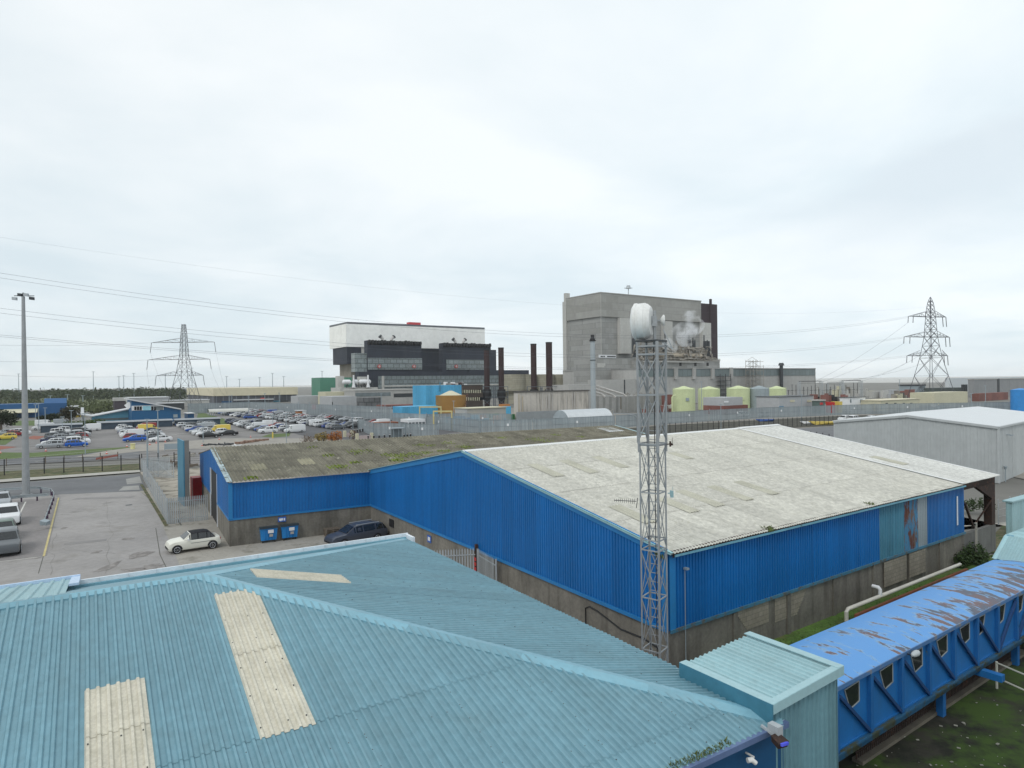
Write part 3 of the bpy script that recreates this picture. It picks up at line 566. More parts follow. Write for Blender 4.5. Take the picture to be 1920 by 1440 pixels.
for (x, y, r_) in ((616, 855, .35), (674, 848, .8), (587, 840, .35), (633, 876, .55), (666, 868, .35), (727, 854, .5), (748, 856, .7), (745, 864, .45), (775, 853, .7), (787, 836, .5), (808, 837, .35), (841, 832, .5), (870, 839, .7), (833, 847, .4), (941, 822, .6), (1012, 826, 1.1), (998, 825, .5), (1040, 817, .5), (1090, 820, .4), (800, 850, .4), (470, 897, .3)):
    c0 = onplane(x, y, O_s, nS); s = MB(); s.quad(*[c0+nS*.085+Rs*(math.cos(k*.7)*r_*.75*random.uniform(.6, 1.2))+Vsn*(math.sin(k*.7)*r_*.45*random.uniform(.6, 1.2)) for k in range(9)])
    r_ *= 1.5
    for _ in range(int(260*r_)+40):
        a_ = max(-r_, min(r_, random.gauss(0, r_*.5))); b_ = random.gauss(0, r_*.45); p = c0+Rs*a_+Vsn*b_+nS*(.02+.05*random.random()); q = .085*random.uniform(.5, 1.4)
        n1v = Vector((random.gauss(0, 1), random.gauss(0, 1), .2)).normalized()*q; n2v = Vector((random.gauss(0, 1), random.gauss(0, 1), random.random()*1.2)).normalized()*q
        s.quad(p-n1v, p-n2v, p+n1v, p+n2v+ZD*.03, c=random.random())
    part(s, 'moss_clump', m_moss, sh)
# notice boards on the base walls
g = MB(); p = sa0+Rs*along(sa, Rs, 521, 985)-Ls*.10+ZD*1.5; g.box(p, Rs*.62, Ls*.03, ZD*.38, m=0); g.box(p+Rs*.08-Ls*.01+ZD*.1, Rs*.3, Ls*.01, ZD*.18, m=1); g.box(p+Rs*.44-Ls*.01+ZD*.08, Rs*.1, Ls*.01, ZD*.2, m=1)
g.box(p+Rs*.18-Ls*.02+ZD*.05, Rs*.06, Ls*.01, ZD*.1, m=1)
single(g, 'wall_sign', [mat('sign_blue', (.03, .12, .45), .5), m_white], 'small blue and white notice above the two blue bins', 'sign')
g = MB(); p = wa0+Lw*along(wa, Lw, 809, 990)+Ng*.03+ZD*1.2; g.box(p, Lw*.6, Ng*.03, ZD*.5); g.box(p+Lw*.12+Ng*.03+ZD*.12, Lw*.36, Ng*.01, ZD*.26, m=1)
single(g, 'wall_sign', [mat('sign_blue', (.03, .12, .45), .5), m_white], 'small blue notice on the concrete base of the warehouse gable', 'sign')

# ------------------------------------------------------------------ weeds on warehouse eave
for (x, y, z_, l, n_) in ((1241, 1046, zE-.25, 'leafy weed sprouting behind the mast at the warehouse corner', 60), (1440, 995, zE, 'tuft of weed in the gutter halfway along the warehouse eave', 50), (1628, 948, zE, 'small weed in the eave above the faded panel', 36)):
    s = MB(); p = G(x, y, z_); blades(s, p, .28, .28, n_, 1.2, .03); single(s, 'eave_weed', m_weed, l, 'weed', group='weeds growing on the roofs')
# ------------------------------------------------------------------ lattice mast
def lattice_mast():
    Y = 22.0; pb = P(1228, 1215, Y); tp = P(1219, 645, Y); cx, cy = (pb.x), Y
    zt = zat(1219, 641, Y)
    t = thing('lattice_mast', 'slim galvanised lattice mast carrying white dishes in front of the warehouse', 'mast', (cx, cy, 0))
    tx = lambda z: cx
    h_lo = .44; azm = math.radians(8)
    e = [Vector((math.cos(azm+k*math.pi/2), math.sin(azm+k*math.pi/2), 0)) for k in range(4)]   # left, far... diagonal square
    zj = zat(1222, 830, Y); h_up = .50
    leg = lambda k, z, h: Vector((cx, cy, z))+e[k]*h
    for k in range(4):
        m = MB(); m.bar(leg(k, 0, h_lo), leg(k, zj, h_lo), .045 if k != 3 else .052); m.bar(leg(k, zj-.3, h_up-.03), leg(k, zt, h_up), .062 if k != 3 else .085); part(m, 'leg', m_mast, t)
    ring = [zat(1225, y, Y) for y in (1215, 1118, 1029, 1010, 922, 834)]; ring = [ring[0]-3.3, ring[0]-1.65]+ring
    for z in ring:
        m = MB()
        for k in range(4): m.bar(leg(k, z, h_lo), leg((k+1) % 4, z, h_lo), .035)
        part(m, 'ring_rail', m_mast, t)
    m = MB()
    seq = [r for i, r in enumerate(ring) if i != 5]
    for i in range(len(seq)-1):
        z0, z1 = seq[i], seq[i+1]
        for k in range(4):
            m.bar(leg(k, z0+.05, h_lo), leg((k+1) % 4, z1-.05, h_lo), .021); m.bar(leg((k+1) % 4, z0+.05, h_lo), leg(k, z1-.05, h_lo), .021)
    zz = [zj, zat(1225, 740, Y), zt-.45]
    for i in range(2):
        for k in range(4):
            m.bar(leg(k, zz[i]+.05, h_up), leg((k+1) % 4, zz[i+1]-.05, h_up), .036)
            if i or k % 2: m.bar(leg((k+1) % 4, zz[i]+.05, h_up), leg(k, zz[i+1]-.05, h_up), .035)
    part(m, 'cross_braces', m_mast, t)
    m = MB()
    for z in (zj-.02, zz[1], zt-.42, zt-.15):
        for k in range(4): m.bar(leg(k, z, h_up), leg((k+1) % 4, z, h_up), .05 if z > zj else .04)
    part(m, 'collars', m_mast, t)
    m = MB(); pts = [leg(k, zt, .55) for k in range(4)]; m.prism(pts, ZD*.05); part(m, 'top_plate', m_dkst, t)
    # ladder on the right-hand far face
    m = MB(); a0, a1 = leg(0, 0, h_lo), leg(1, 0, h_lo)
    for f in (.30, .85): m.bar(lerp(a0, a1, f)-e[0]*.06, lerp(a0, a1, f)-e[0]*.06+ZD*(zt-1.2), .03)
    z = .3
    while z < zt-1.3: m.bar(lerp(a0, a1, .30)-e[0]*.06+ZD*z, lerp(a0, a1, .85)-e[0]*.06+ZD*z, .022); z += .30
    part(m, 'ladder', m_mast, t)
    m = MB(); c0 = leg(3, 0, h_lo)*1.0
    for dxx in (-.07,): m.tube([Vector((c0.x+dxx, c0.y+.06, .0)), Vector((c0.x+dxx, c0.y+.06, zt-.2))], .015, 6)
    part(m, 'feed_cable', m_black, t)
    # dish drum: axis points to the left and a little away from the camera
    ax = Vector((-.93, .37, 0)).normalized(); hub = P(1226, 602, Y+.0); r = .60
    t2 = thing('drum_dish', 'large white drum dish antenna at the top of the mast', 'antenna', hub)
    ctr = hub+ax*.22
    m = MB(); m.tube([ctr-ax*.16, ctr-ax*.14, ctr-ax*.02, ctr+ax*.04, ctr+ax*.05, ctr+ax*.30, ctr+ax*.32, ctr+ax*.40], [r*.45, r*.8, r*.98, r*1.0, r*1.03, r*1.0, r*1.03, r*1.03], 40)
    part(m, 'drum', m_dish, t2)
    m = MB(); m.tube([ctr+ax*.40, ctr+ax*.47, ctr+ax*.52], [r*1.0, r*.85, r*.5], 40); part(m, 'radome', mat('radome_white', (.75, .75, .73), .5, var=.03), t2)
    m = MB(); m.tube([ctr-ax*.14, hub+ax*.02], [.22, .12], 10); m.box(hub-Vector((.09, .09, .18)), (.18, 0, 0), (0, .18, 0), (0, 0, .34)); m.tube([hub-ZD*.1, hub+ax*.1-ZD*.1], .06, 8)
    part(m, 'mount', m_mast, t2)
    m = MB(); hp = Vector((hub.x+.02, hub.y, 0)); m.tube([hp+ZD*(zt-.1), hp+ZD*(hub.z+.35)], .055, 10); part(m, 'pole', m_mast, t)
    t3 = thing('small_dish', 'small white dish antenna beside the drum dish on the mast', 'antenna', hub+Vector((.26, 0, 0)))
    c = hub+Vector((.22, .0, .02)); ax3 = Vector((.97, -.10, 0)); m = MB(); m.tube([c, c+ax3*.04, c+ax3*.1, c+ax3*.13], [.05, .13, .19, .17], 20); m2 = part(m, 'reflector', m_dish, t3); part(MB().bar(c-ax3*.2, c, .05), 'mount', m_mast, t3)
    # stay bar and yagi and small brackets
    p0, p1 = hub+Vector((.30, 0, -.28)), P(1262, 655, Y); m = MB(); m.tube([p0, p1], .016, 6); m.bar(p1, P(1240, 640, Y), .03); part(m, 'stay_bar', m_steelg, t)
    ya = P(1193, 940, Y-.1); m = MB(); yb = P(1152, 938, Y-.4); m.tube([ya, yb], .012, 6)
    for k in range(11):
        q = lerp(yb, ya, k/11); m.tube([q-Vector((0, .0, .05+.004*k)), q+Vector((0, 0, .05+.004*k))], .006, 4)
    m.tube([ya+Vector((0, 0, -.22)), ya+Vector((.05, 0, .12))], .012, 6); single(m, 'yagi_aerial', m_dkst, 'thin dark yagi aerial sticking out to the left of the mast', 'aerial')
    for (x, y, l, c_) in ((1251, 833, 'upper', m_rustst), (1252, 925, 'lower', m_lbhut)):
        q = P(x, y, Y); m = MB(); m.bar(q, q+Vector((.16, 0, .02)), .03); m.bar(q+Vector((.1, 0, .1)), q+Vector((.1, 0, -.08)), .05)
        m.box(q+Vector((.09, -.02, -.14 if l == 'lower' else -.04)), (.1, 0, 0), (0, .05, 0), (0, 0, .22 if l == 'lower' else .06)); m.tube([q+Vector((.17, 0, .0)), q+Vector((.17, 0, .22))], .008, 4)
        single(m, 'bracket_sensor', c_, f'{l} small instrument on a bracket at the right of the mast', 'instrument')
    # side arm with bent tube to the left
    m = MB(); q0, q1 = P(1195, 776, Y), P(1150, 775, Y+.0); m.bar(q0, q1, .03); m.bar(q1+ZD*.07, q1-ZD*.42, .02); m.tube([P(1178, 777, Y), P(1190, 779, Y), P(1195, 786, Y), P(1196, 830, Y)], .03, 8); part(m, 'side_arm', m_mast, t)
lattice_mast()

# ------------------------------------------------------------------ covered bridge
ZB = 1.2
b0 = G(1577, 1405, ZB); b1 = G(1920, 1190, ZB); Rb = (b1-b0).normalized(); Nb = Vector((Rb.y, -Rb.x, 0)); ZT = ZB+1.98
bw = 2.45; lb = 30.0; ofs = 2.5
br = thing('covered_bridge', 'blue enclosed footbridge with peeling roof paint and trapezoid windows', 'bridge', (b0.x, b0.y, 0))
O0 = b0-Rb*ofs
g = MB(); g.box(O0, Rb*(lb+ofs), -Nb*.08, ZD*(ZT-ZB)); g.box(O0-Nb*(bw-.08), Rb*(lb+ofs), -Nb*.08, ZD*(ZT-ZB)); g.box(O0-Nb*.08, Rb*(lb+ofs), -Nb*(bw-.16), ZD*.1)
g.box(O0+Nb*.003+ZD*.0, Rb*(lb+ofs), Nb*.05, ZD*.10)
part(g, 'wall_panel', m_bridge, br)
g = MB()
RT = 7
for i in range(RT):   # shallow curved roof
    f0, f1 = i/RT, (i+1)/RT; zf = lambda f: .16*(1-(2*f-1)**2)
    p = O0+ZD*(ZT-ZB)+Nb*.1-Nb*(bw+.2)*f0+ZD*zf(f0); q = O0+ZD*(ZT-ZB)+Nb*.1-Nb*(bw+.2)*f1+ZD*zf(f1)
    g.hexa([p, p+Rb*(lb+ofs), q+Rb*(lb+ofs), q, p+ZD*.05, p+Rb*(lb+ofs)+ZD*.05, q+Rb*(lb+ofs)+ZD*.05, q+ZD*.05])
# roof material with paint flaking off more densely towards the far end and the near edge
m = bpy.data.materials.new('peeling_roof_paint'); m.use_nodes = True; T = m.node_tree; B = T.nodes['Principled BSDF']; L = T.links.new
tcn = T.nodes.new('ShaderNodeTexCoord'); mp = T.nodes.new('ShaderNodeMapping'); mp.vector_type = 'POINT'
ang = math.atan2(Rb.y, Rb.x); mp.inputs['Rotation'].default_value = (0, 0, -ang); L(tcn.outputs['Object'], mp.inputs[0])
sp = T.nodes.new('ShaderNodeSeparateXYZ'); L(mp.outputs[0], sp.inputs[0])
mp2 = T.nodes.new('ShaderNodeMapping'); mp2.inputs['Scale'].default_value = (1.7, .5, 1); L(mp.outputs[0], mp2.inputs[0])
nz = T.nodes.new('ShaderNodeTexNoise'); nz.inputs['Scale'].default_value = 1.35; nz.inputs['Detail'].default_value = 9; nz.inputs['Roughness'].default_value = .62; L(mp2.outputs[0], nz.inputs['Vector'])
def mrn(s, a, b_, lo, hi):
    x = T.nodes.new('ShaderNodeMapRange'); x.inputs[1].default_value = a; x.inputs[2].default_value = b_; x.inputs[3].default_value = lo; x.inputs[4].default_value = hi; L(s, x.inputs[0]); return x.outputs[0]
def mth(op, a, b_):
    x = T.nodes.new('ShaderNodeMath'); x.operation = op; L(a, x.inputs[0])
    if isinstance(b_, (int, float)): x.inputs[1].default_value = b_
    else: L(b_, x.inputs[1])
    return x.outputs[0]
bias = mth('ADD', mth('ADD', nz.outputs[0], mrn(sp.outputs[0], 0, 12, -.035, .035)), mrn(sp.outputs[1], 0, 2.4, .03, -.07))
mskc = mrn(bias, .535, .555, 0, 1); edge = mrn(bias, .50, .545, 0, 1)
nz2 = T.nodes.new('ShaderNodeTexNoise'); nz2.inputs['Scale'].default_value = 1.1; nz2.inputs['Detail'].default_value = 6; L(tcn.outputs['Object'], nz2.inputs['Vector'])
cr = T.nodes.new('ShaderNodeValToRGB'); L(nz2.outputs[0], cr.inputs[0]); cr.color_ramp.elements[0].position = .40; cr.color_ramp.elements[0].color = (.06, .08, .12, 1); cr.color_ramp.elements[1].position = .60; cr.color_ramp.elements[1].color = (.125, .075, .08, 1)
x1 = T.nodes.new('ShaderNodeMixRGB'); L(edge, x1.inputs[0]); x1.inputs[1].default_value = (.085, .275, .60, 1); x1.inputs[2].default_value = (.22, .36, .50, 1)
x2 = T.nodes.new('ShaderNodeMixRGB'); L(mskc, x2.inputs[0]); L(x1.outputs[0], x2.inputs[1]); L(cr.outputs[0], x2.inputs[2]); L(x2.outputs[0], B.inputs['Base Color']); B.inputs['Roughness'].default_value = .5
part(g, 'roof', m, br)
g = MB(); g.box(O0+Nb*.10+ZD*(ZT-ZB-.06), Rb*(lb+ofs), Nb*.03, ZD*.13); part(g, 'roof_edge_trim', mat('worn_blue_edge', (.07, .17, .36), .5, patch=(.18, .20, .24), patch_sc=2, patch_t=(.55, .6)), br)
posts = [along(b0, Rb, x) for x in (1622, 1683, 1735, 1777, 1822, 1863, 1898)]
sp_ = (posts[6]-posts[0])/6; posts = [posts[0]+sp_*k for k in range(-1, 9)]
for s_ in posts:
    g = MB(); g.box(b0+Rb*(s_-.09), Rb*.18, Nb*.13, ZD*(ZT-ZB-.06)); part(g, 'post', m_brrib, br)
for i in range(0, 6):
    s0, s1 = posts[i]+.1, posts[i+1]-.1; g = MB(); p = b0+Rb*(s0+.05)+ZD*(ZT-ZB-.25)+Nb*.09; q = b0+Rb*s1+ZD*.12+Nb*.09; g.bar(p, q, .09, .10); part(g, 'brace', mat('dark_brace_blue', (.012, .05, .15), .5), br)
for i in range(6, 9):
    s0, s1 = posts[i]+.1, posts[i+1]-.1; g = MB(); g.bar(b0+Rb*s1+ZD*(ZT-ZB-.25)+Nb*.09, b0+Rb*s0+ZD*.12+Nb*.09, .09, .10); part(g, 'brace', mat('dark_brace_blue', (.012, .05, .15), .5), br)
g = MB(); g.box(O0+Nb*.0-ZD*.1, Rb*(lb+ofs), Nb*.22, ZD*.14); g.box(O0+Nb*.2-ZD*.1, Rb*(lb+ofs), Nb*.02, ZD*.2); part(g, 'bottom_chord', mat('grimy_blue_chord', (.02, .10, .20), .6, var=.2, patch=(.05, .06, .035), patch_sc=1.5, patch_t=(.48, .58)), br)
for i, x in enumerate((1590, 1655, 1712, 1760, 1803, 1834, 1873, 1908)):
    s_ = along(b0, Rb, x); lw_ = .43; za, zb_ = ZT-ZB-.17, ZT-ZB-.90
    if i < 5: pts = [(-lw_, za-.0), (lw_, za), (lw_, zb_+.12), (.0-.08, zb_)]
    else: pts = [(-lw_*.9, za), (lw_*.9, za), (lw_*.35, zb_+.1), (-lw_*.75, zb_)]
    if i < 5: pts = [(-lw_, za-.05), (lw_, za), (lw_, zb_+.10), (-.12, zb_)]
    cp = lambda k, off: b0+Rb*(s_+pts[k][0]*(1+off))+ZD*(((za+zb_)/2)+(pts[k][1]-(za+zb_)/2)*(1+off))
    c0 = sum((cp(k, 0) for k in range(4)), Vector())/4
    fr = MB()
    for k in range(4): fr.bar(cp(k, 0)+Nb*.02, cp((k+1) % 4, 0)+Nb*.02, .024)
    fo = part(fr, 'window_frame', mat('window_frame_grey', (.30, .33, .34), .5), br)
    gl = MB(); gl.prism([cp(k, -.02)+Nb*.004 for k in range(4)], Nb*.008); part(gl, 'glass', m_glassd, fo)
for x in (1765, 1905):
    s_ = along(b0, Rb, x); g = MB(); g.box(b0+Rb*(s_-.12)-ZD*ZB, Rb*.24, -Nb*.24, ZD*ZB); part(g, 'support_leg', m_brrib, br)
s_ = along(b0, Rb, 1822); g = MB(); g.box(b0+Rb*s_-ZD*.35, Rb*.3, Nb*.9, ZD*.25); part(g, 'outrigger', m_bridge, br)
p = b0+Rb*along(b0, Rb, 1695)+ZD*(ZT-ZB-.02)+Nb*.3; t = thing('bridge_lamp', 'oval metal lamp fixed to the eave of the blue bridge', 'lamp', p)
part(MB().tube([p-Rb*.3, p-Rb*.22, p, p+Rb*.12, p+Rb*.18], [.03, .08, .11, .09, .02], 10), 'lamp_head', m_steelg, t); part(MB().bar(p-Rb*.28, p-Nb*.3-Rb*.28, .03), 'arm', m_black, t)
# palisade fence and kerb under the bridge
kz = 0; f0 = G(1606, 1432, .0); f1 = f0+Rb*14.5-Nb*.1
fn = thing('low_palisade_fence', 'rusty palisade fence with a concrete kerb below the blue bridge', 'fence', f0)
g = MB(); 
for k in range(110):
    p = f0+Rb*(.13*k)-Nb*.02+ZD*.1; g.box(p, Rb*.05, Nb*.02, ZD*.95, c=random.random())
part(g, 'pales', m_rustst, fn)
g = MB(); g.box(f0-Nb*.05+ZD*.3, Rb*14.4, Nb*.03, ZD*.06); g.box(f0-Nb*.05+ZD*.8, Rb*14.4, Nb*.03, ZD*.06); part(g, 'rails', m_rustst, fn)
g = MB(); g.box(f0-Nb*.15, Rb*14.6, Nb*.35, ZD*.14); part(g, 'kerb', mat('old_kerb', (.13, .115, .09), .9, var=.3), fn)
# white railing at far right
r0 = G(1869, 1292, 0); dr = (G(1925, 1318, 0)-r0).normalized(); rl = thing('pale_railing', 'pale steel guard rail beneath the far end of the bridge', 'railing', r0)
for k in range(3): part(MB().tube([r0+dr*1.7*k, r0+dr*1.7*k+ZD*1.1], .045, 8), 'post', mat('old_white_paint', (.42, .43, .38), .6, var=.1), rl)
for z in (.45, 1.05): part(MB().tube([r0+ZD*z, r0+dr*4+ZD*z], .035, 8), 'rail', MATS['old_white_paint'], rl)
# light blue hut at the end of the bridge, and another behind it
hA = G(1877, 1050, 3.3); ht = thing('end_hut', 'pale blue gabled hut over the far end of the bridge', 'hut', (hA.x, hA.y, 0))
hL = Vector((-Rb.y, Rb.x, 0))
g = MB(); g.box(hA-ZD*3.3+ZD*1.2+Rb*.15-hL*.0, Rb*6, hL*.1, ZD*2.0); g.box(hA-ZD*2.1+Rb*.15, -hL*2.7, Rb*.1, ZD*2.0); part(g, 'wall', m_bluet, ht)
g = MB(); top = hA+Rb*1.5+ZD*.9; ribbed(g, hA-hL*2.8, hL, (Rb*1.7+ZD*.95), 0, 3.2, 0, 1.9, .25, .03, flip=True); ribbed(g, hA-hL*2.8+Rb*1.65+ZD*.92, Rb, hL, 0, 5, 0, 3.2, .25, .03); part(g, 'roof', m_lbhut, ht)
g = MB(); g.box(hA-ZD*.3+Rb*.02, Rb*.05, -hL*2.8, ZD*.3); g.box(hA-ZD*.02, Rb*.05+ZD*.04, hL*.3, Rb*1.7+ZD*.95); part(g, 'fascia', mat('weathered_sky_blue', (.12, .28, .38), .6, var=.2, patch=(.25, .2, .15), patch_sc=2, patch_t=(.6, .7)), ht)
hB = G(1898, 1005, .2); hb2 = thing('pale_container', 'pale blue flat roofed cabin at the right edge beyond the bridge', 'cabin', hB)
g = MB(); ribbed(g, hB, RD, ZD, 0, 5, 0, 2.6, .5, .03); ribbed(g, hB, LD, ZD, 0, .4, 0, 2.6, .5, .03, flip=True); part(g, 'wall', m_lbhut, hb2)
g = MB(); g.box(hB-RD*.1-LD*.0+ZD*2.55-Vector((LD.x, LD.y, 0))*.1, RD*5.2, LD*.7, ZD*.12); part(g, 'roof', m_lbhut, hb2)
# chain link fence on the right
cf = thing('chain_link_fence', 'thin grey mesh fence beside the open end of the warehouse', 'fence', G(1870, 985, 0))
c0, c1 = G(1872, 985, 0), G(1935, 968, 0)
for f in (0, .33, .66, 1.0): part(MB().tube([lerp(c0, c1, f), lerp(c0, c1, f)+ZD*2.2], .04, 6), 'post', m_steelg, cf)
g = MB()
for k in range(50): g.tube([lerp(c0, c1, k/50), lerp(c0, c1, k/50)+ZD*1.9], .008, 4)
for z in (.1, .7, 1.3, 1.9): g.tube([c0+ZD*z, c1+ZD*z], .01, 4)
part(g, 'wire_mesh', m_steelg, cf)
# bushes near the warehouse end
def leafy(mb, c, r, n, q=.12, sq=.8):
    for _ in range(n):
        v = Vector((random.gauss(0, 1), random.gauss(0, 1), random.gauss(0, 1))).normalized()*r*random.random()**.45; v.z *= sq
        v *= 1+.25*math.sin(v.x*5/r)*math.cos(v.y*4/r); p = Vector(c)+v; s_ = q*random.uniform(.6, 1.5)
        a_ = Vector((random.gauss(0, 1), random.gauss(0, 1), random.gauss(0, .7))).normalized()*s_; b_ = Vector((random.gauss(0, 1), random.gauss(0, 1), random.gauss(0, .7))).normalized()*s_*.6
        mb.quad(p-a_, p-b_, p+a_, p+b_, c=random.random())
    return mb
random.seed(19)
bu = MB(); q = G(1822, 1052, .1)
for dxx, dyy, r_ in ((0, 0, .9), (-.9, -.5, .8), (.7, .6, .7), (-1.6, -1.2, .6), (.1, -.7, .6)): leafy(bu, q+Vector((dxx, dyy, r_*.7)), r_, 420, .09)
single(bu, 'bush', m_bush, 'dark green bush against the grey wall by the long white pipe', 'bush', loc=q)
bu = MB(); q = G(1840, 960, .2)
for dxx, dyy, r_ in ((0, 0, .9), (-.8, .3, .7), (.6, -.2, .6)): leafy(bu, q+Vector((dxx, dyy, r_*.8)), r_, 260, .10)
single(bu, 'bush', m_bush, 'scrubby bush inside the open bay at the warehouse end', 'bush', loc=q)
# ------------------------------------------------------------------ ground
def gpoly(name, pts, z, m, world=False):
    g = MB(); g.quad(*[(G(x, y, z) if not world else Vector((x, y, z))) for x, y in pts]); 
    v = g.v; a = sum((v[i].x*v[(i+1) % len(v)].y-v[(i+1) % len(v)].x*v[i].y) for i in range(len(v)))
    if a < 0: g.f[0] = g.f[0][::-1]
    return stru(g, name, m)
gpoly('ground', [(-3000, -60), (1500, -60), (1500, 900), (900, 1500), (200, 2600), (-3000, 4000)], -.06, m_earth, True)
m_sea = mat('estuary_water', (.34, .32, .28), .35, var=.05, vs=.002, fine=0)
gpoly('sea', [(-3000, 1000), (30000, -3000), (40000, 40000), (-3000, 40000)], -.30, m_sea, True)
gpoly('hardstanding', [(-40, 1300), (-400, 1200), (-1200, 1300), (-700, 1010), (-300, 935), (0, 933), (110, 926), (262, 921), (285, 940), (330, 1030), (420, 1400)], 0.0, m_tar)
gpoly('yard', [(285, 938), (262, 921), (300, 905), (420, 880), (1000, 900), (1000, 1300), (420, 1400), (350, 1090)], .004, m_concy)
gpoly('side_alley', [(500, 1030), (1000, 1000), (1300, 1300), (900, 1600), (300, 1400)], .008, m_concy)
gpoly('parking_bays', [(0, 1052), (-900, 1200), (-500, 985), (-100, 938), (30, 937), (98, 933), (112, 934), (88, 1042)], .008, m_tar2)
gpoly('road', [(-500, 975), (-500, 925), (0, 907), (262, 889), (275, 920), (110, 927), (0, 938)], .008, m_asph)
gpoly('concrete_apron', [(236, 898), (262, 893), (266, 905), (238, 908)], .013, mat('patched_concrete', (.29, .285, .27), .9, var=.15))
gpoly('concrete_apron', [(232, 912), (260, 910), (262, 918), (222, 920)], .013, MATS['patched_concrete'])
gpoly('pavement', [(-500, 923), (-500, 918), (0, 899), (262, 881), (263, 885), (0, 904)], .10, m_kerb)
gpoly('verge', [(-500, 918), (-500, 904), (0, 884), (262, 869), (264, 881), (0, 899)], .03, m_rough)
gpoly('trackway', [(-500, 885), (-500, 835), (0, 832), (262, 818), (700, 790), (1300, 830), (1500, 850), (1000, 950), (266, 860), (0, 872)], .02, m_asph2)
gpoly('dark_asphalt', [(-300, 884), (-300, 868), (0, 857), (262, 842), (262, 858), (0, 872)], .04, m_asph)
gpoly('pale_slab', [(140, 857), (262, 833), (420, 822), (560, 822), (700, 828), (520, 836), (262, 846), (180, 856)], .05, mat('pale_concrete_slab', (.30, .28, .25), .95, var=.15))
gpoly('car_park', [(-400, 850), (-400, 808), (0, 790), (60, 798), (235, 800), (420, 768), (600, 766), (960, 790), (760, 830), (560, 822), (262, 836), (0, 846)], .045, m_asph2)
gpoly('dark_car_park', [(420, 768), (600, 766), (960, 790), (760, 828), (600, 822), (560, 815)], .06, m_asph3)
gpoly('grass_strip', [(-300, 860), (-300, 850), (0, 848), (60, 849), (240, 838), (245, 839), (140, 853), (0, 861)], .07, m_lawn)
gpoly('lawn', [(18, 798), (22, 789), (125, 788), (128, 798)], .07, m_lawn)
gpoly('lawn', [(366, 792), (372, 774), (385, 775), (437, 790), (415, 800)], .07, m_lawn)
gpoly('lawn', [(490, 819), (505, 814), (545, 812), (542, 818), (515, 820)], .07, m_lawn)
gpoly('lawn', [(-200, 832), (-40, 812), (30, 820), (10, 834)], .07, m_lawn)
gpoly('red_surfacing', [(-60, 842), (0, 836), (32, 838), (0, 843)], .075, m_redsurf)
gpoly('red_surfacing', [(45, 822), (62, 817), (85, 818), (70, 824)], .075, m_redsurf)
gpoly('red_surfacing', [(505, 796), (520, 793), (536, 797), (528, 801)], .075, m_redsurf)
gpoly('service_yard', [(560, 775), (800, 760), (1100, 770), (1500, 775), (1920, 780), (2400, 790), (2200, 960), (1700, 850), (1300, 830), (960, 830), (800, 800)], .03, mat('service_concrete', (.24, .225, .20), .95, var=.15, vs=.05))
gpoly('gravel_yard', [(1700, 1000), (2300, 930), (2600, 1100), (1950, 1000), (1880, 985), (1800, 985), (1760, 960), (1500, 850), (1560, 840)], .04, mat('pale_gravel', (.36, .34, .30), .95, var=.18, vs=.3, patch=(.22, .20, .17), patch_sc=.4, patch_t=(.58, .68), streak=.3))
gpoly('quayside_road', [(1200, 822), (1570, 799), (1640, 796), (1640, 860), (1200, 850)], .05, m_asph)
gpoly('grass_bank', [(1290, 1265), (1440, 1190), (1640, 1120), (1860, 1040), (1960, 1030), (1960, 1150), (1500, 1340)], .02, m_grass)
gpoly('mossy_ground', [(1500, 1340), (1950, 1110), (2400, 1100), (3000, 1500), (2200, 2300), (1500, 2300), (1300, 1500)], .025, m_mossg)
gpoly('rubble_ground', [(1830, 1035), (1880, 985), (1960, 975), (1960, 1040)], .03, m_rough)
# the hollow area in front of the big right shed
random.seed(23)
g = MB()
q0, q1 = Vector(G(1440, 1215, 0)), Vector(G(1790, 1075, 0))
for _ in range(1500):
    f = random.random(); p = lerp(q0, q1, f)+Nw*random.uniform(-.1, 1.7)+ZD*.02; h = random.uniform(.04, .14); a_ = random.random()*6.28; sd_ = Vector((math.cos(a_), math.sin(a_), 0))*.02
    g.quad(p-sd_, p+sd_, p+sd_*.3+ZD*h+Vector((random.gauss(0, .04), random.gauss(0, .04), 0)), c=random.random())
tag(g.build('grass_tufts', m_grass), kind='stuff')
random.seed(24); g = MB()
for _ in range(70):
    x, y = random.uniform(1600, 1920), random.uniform(1300, 1440); p = G(x, y, .04); s_ = random.choice([.015, .02, .03, .05])*random.uniform(.5, 1.2); a_ = random.random()*6.28
    A_ = Vector((math.cos(a_), math.sin(a_), 0))*s_; B_ = Vector((-math.sin(a_), math.cos(a_), 0))*s_*.6; g.box(p-A_-B_, A_*2, B_*2, ZD*s_*.4, c=random.random())
tag(g.build('litter_scraps', mat('litter_mix', (.22, .22, .19), .8, var=.5, vs=1)), kind='stuff')
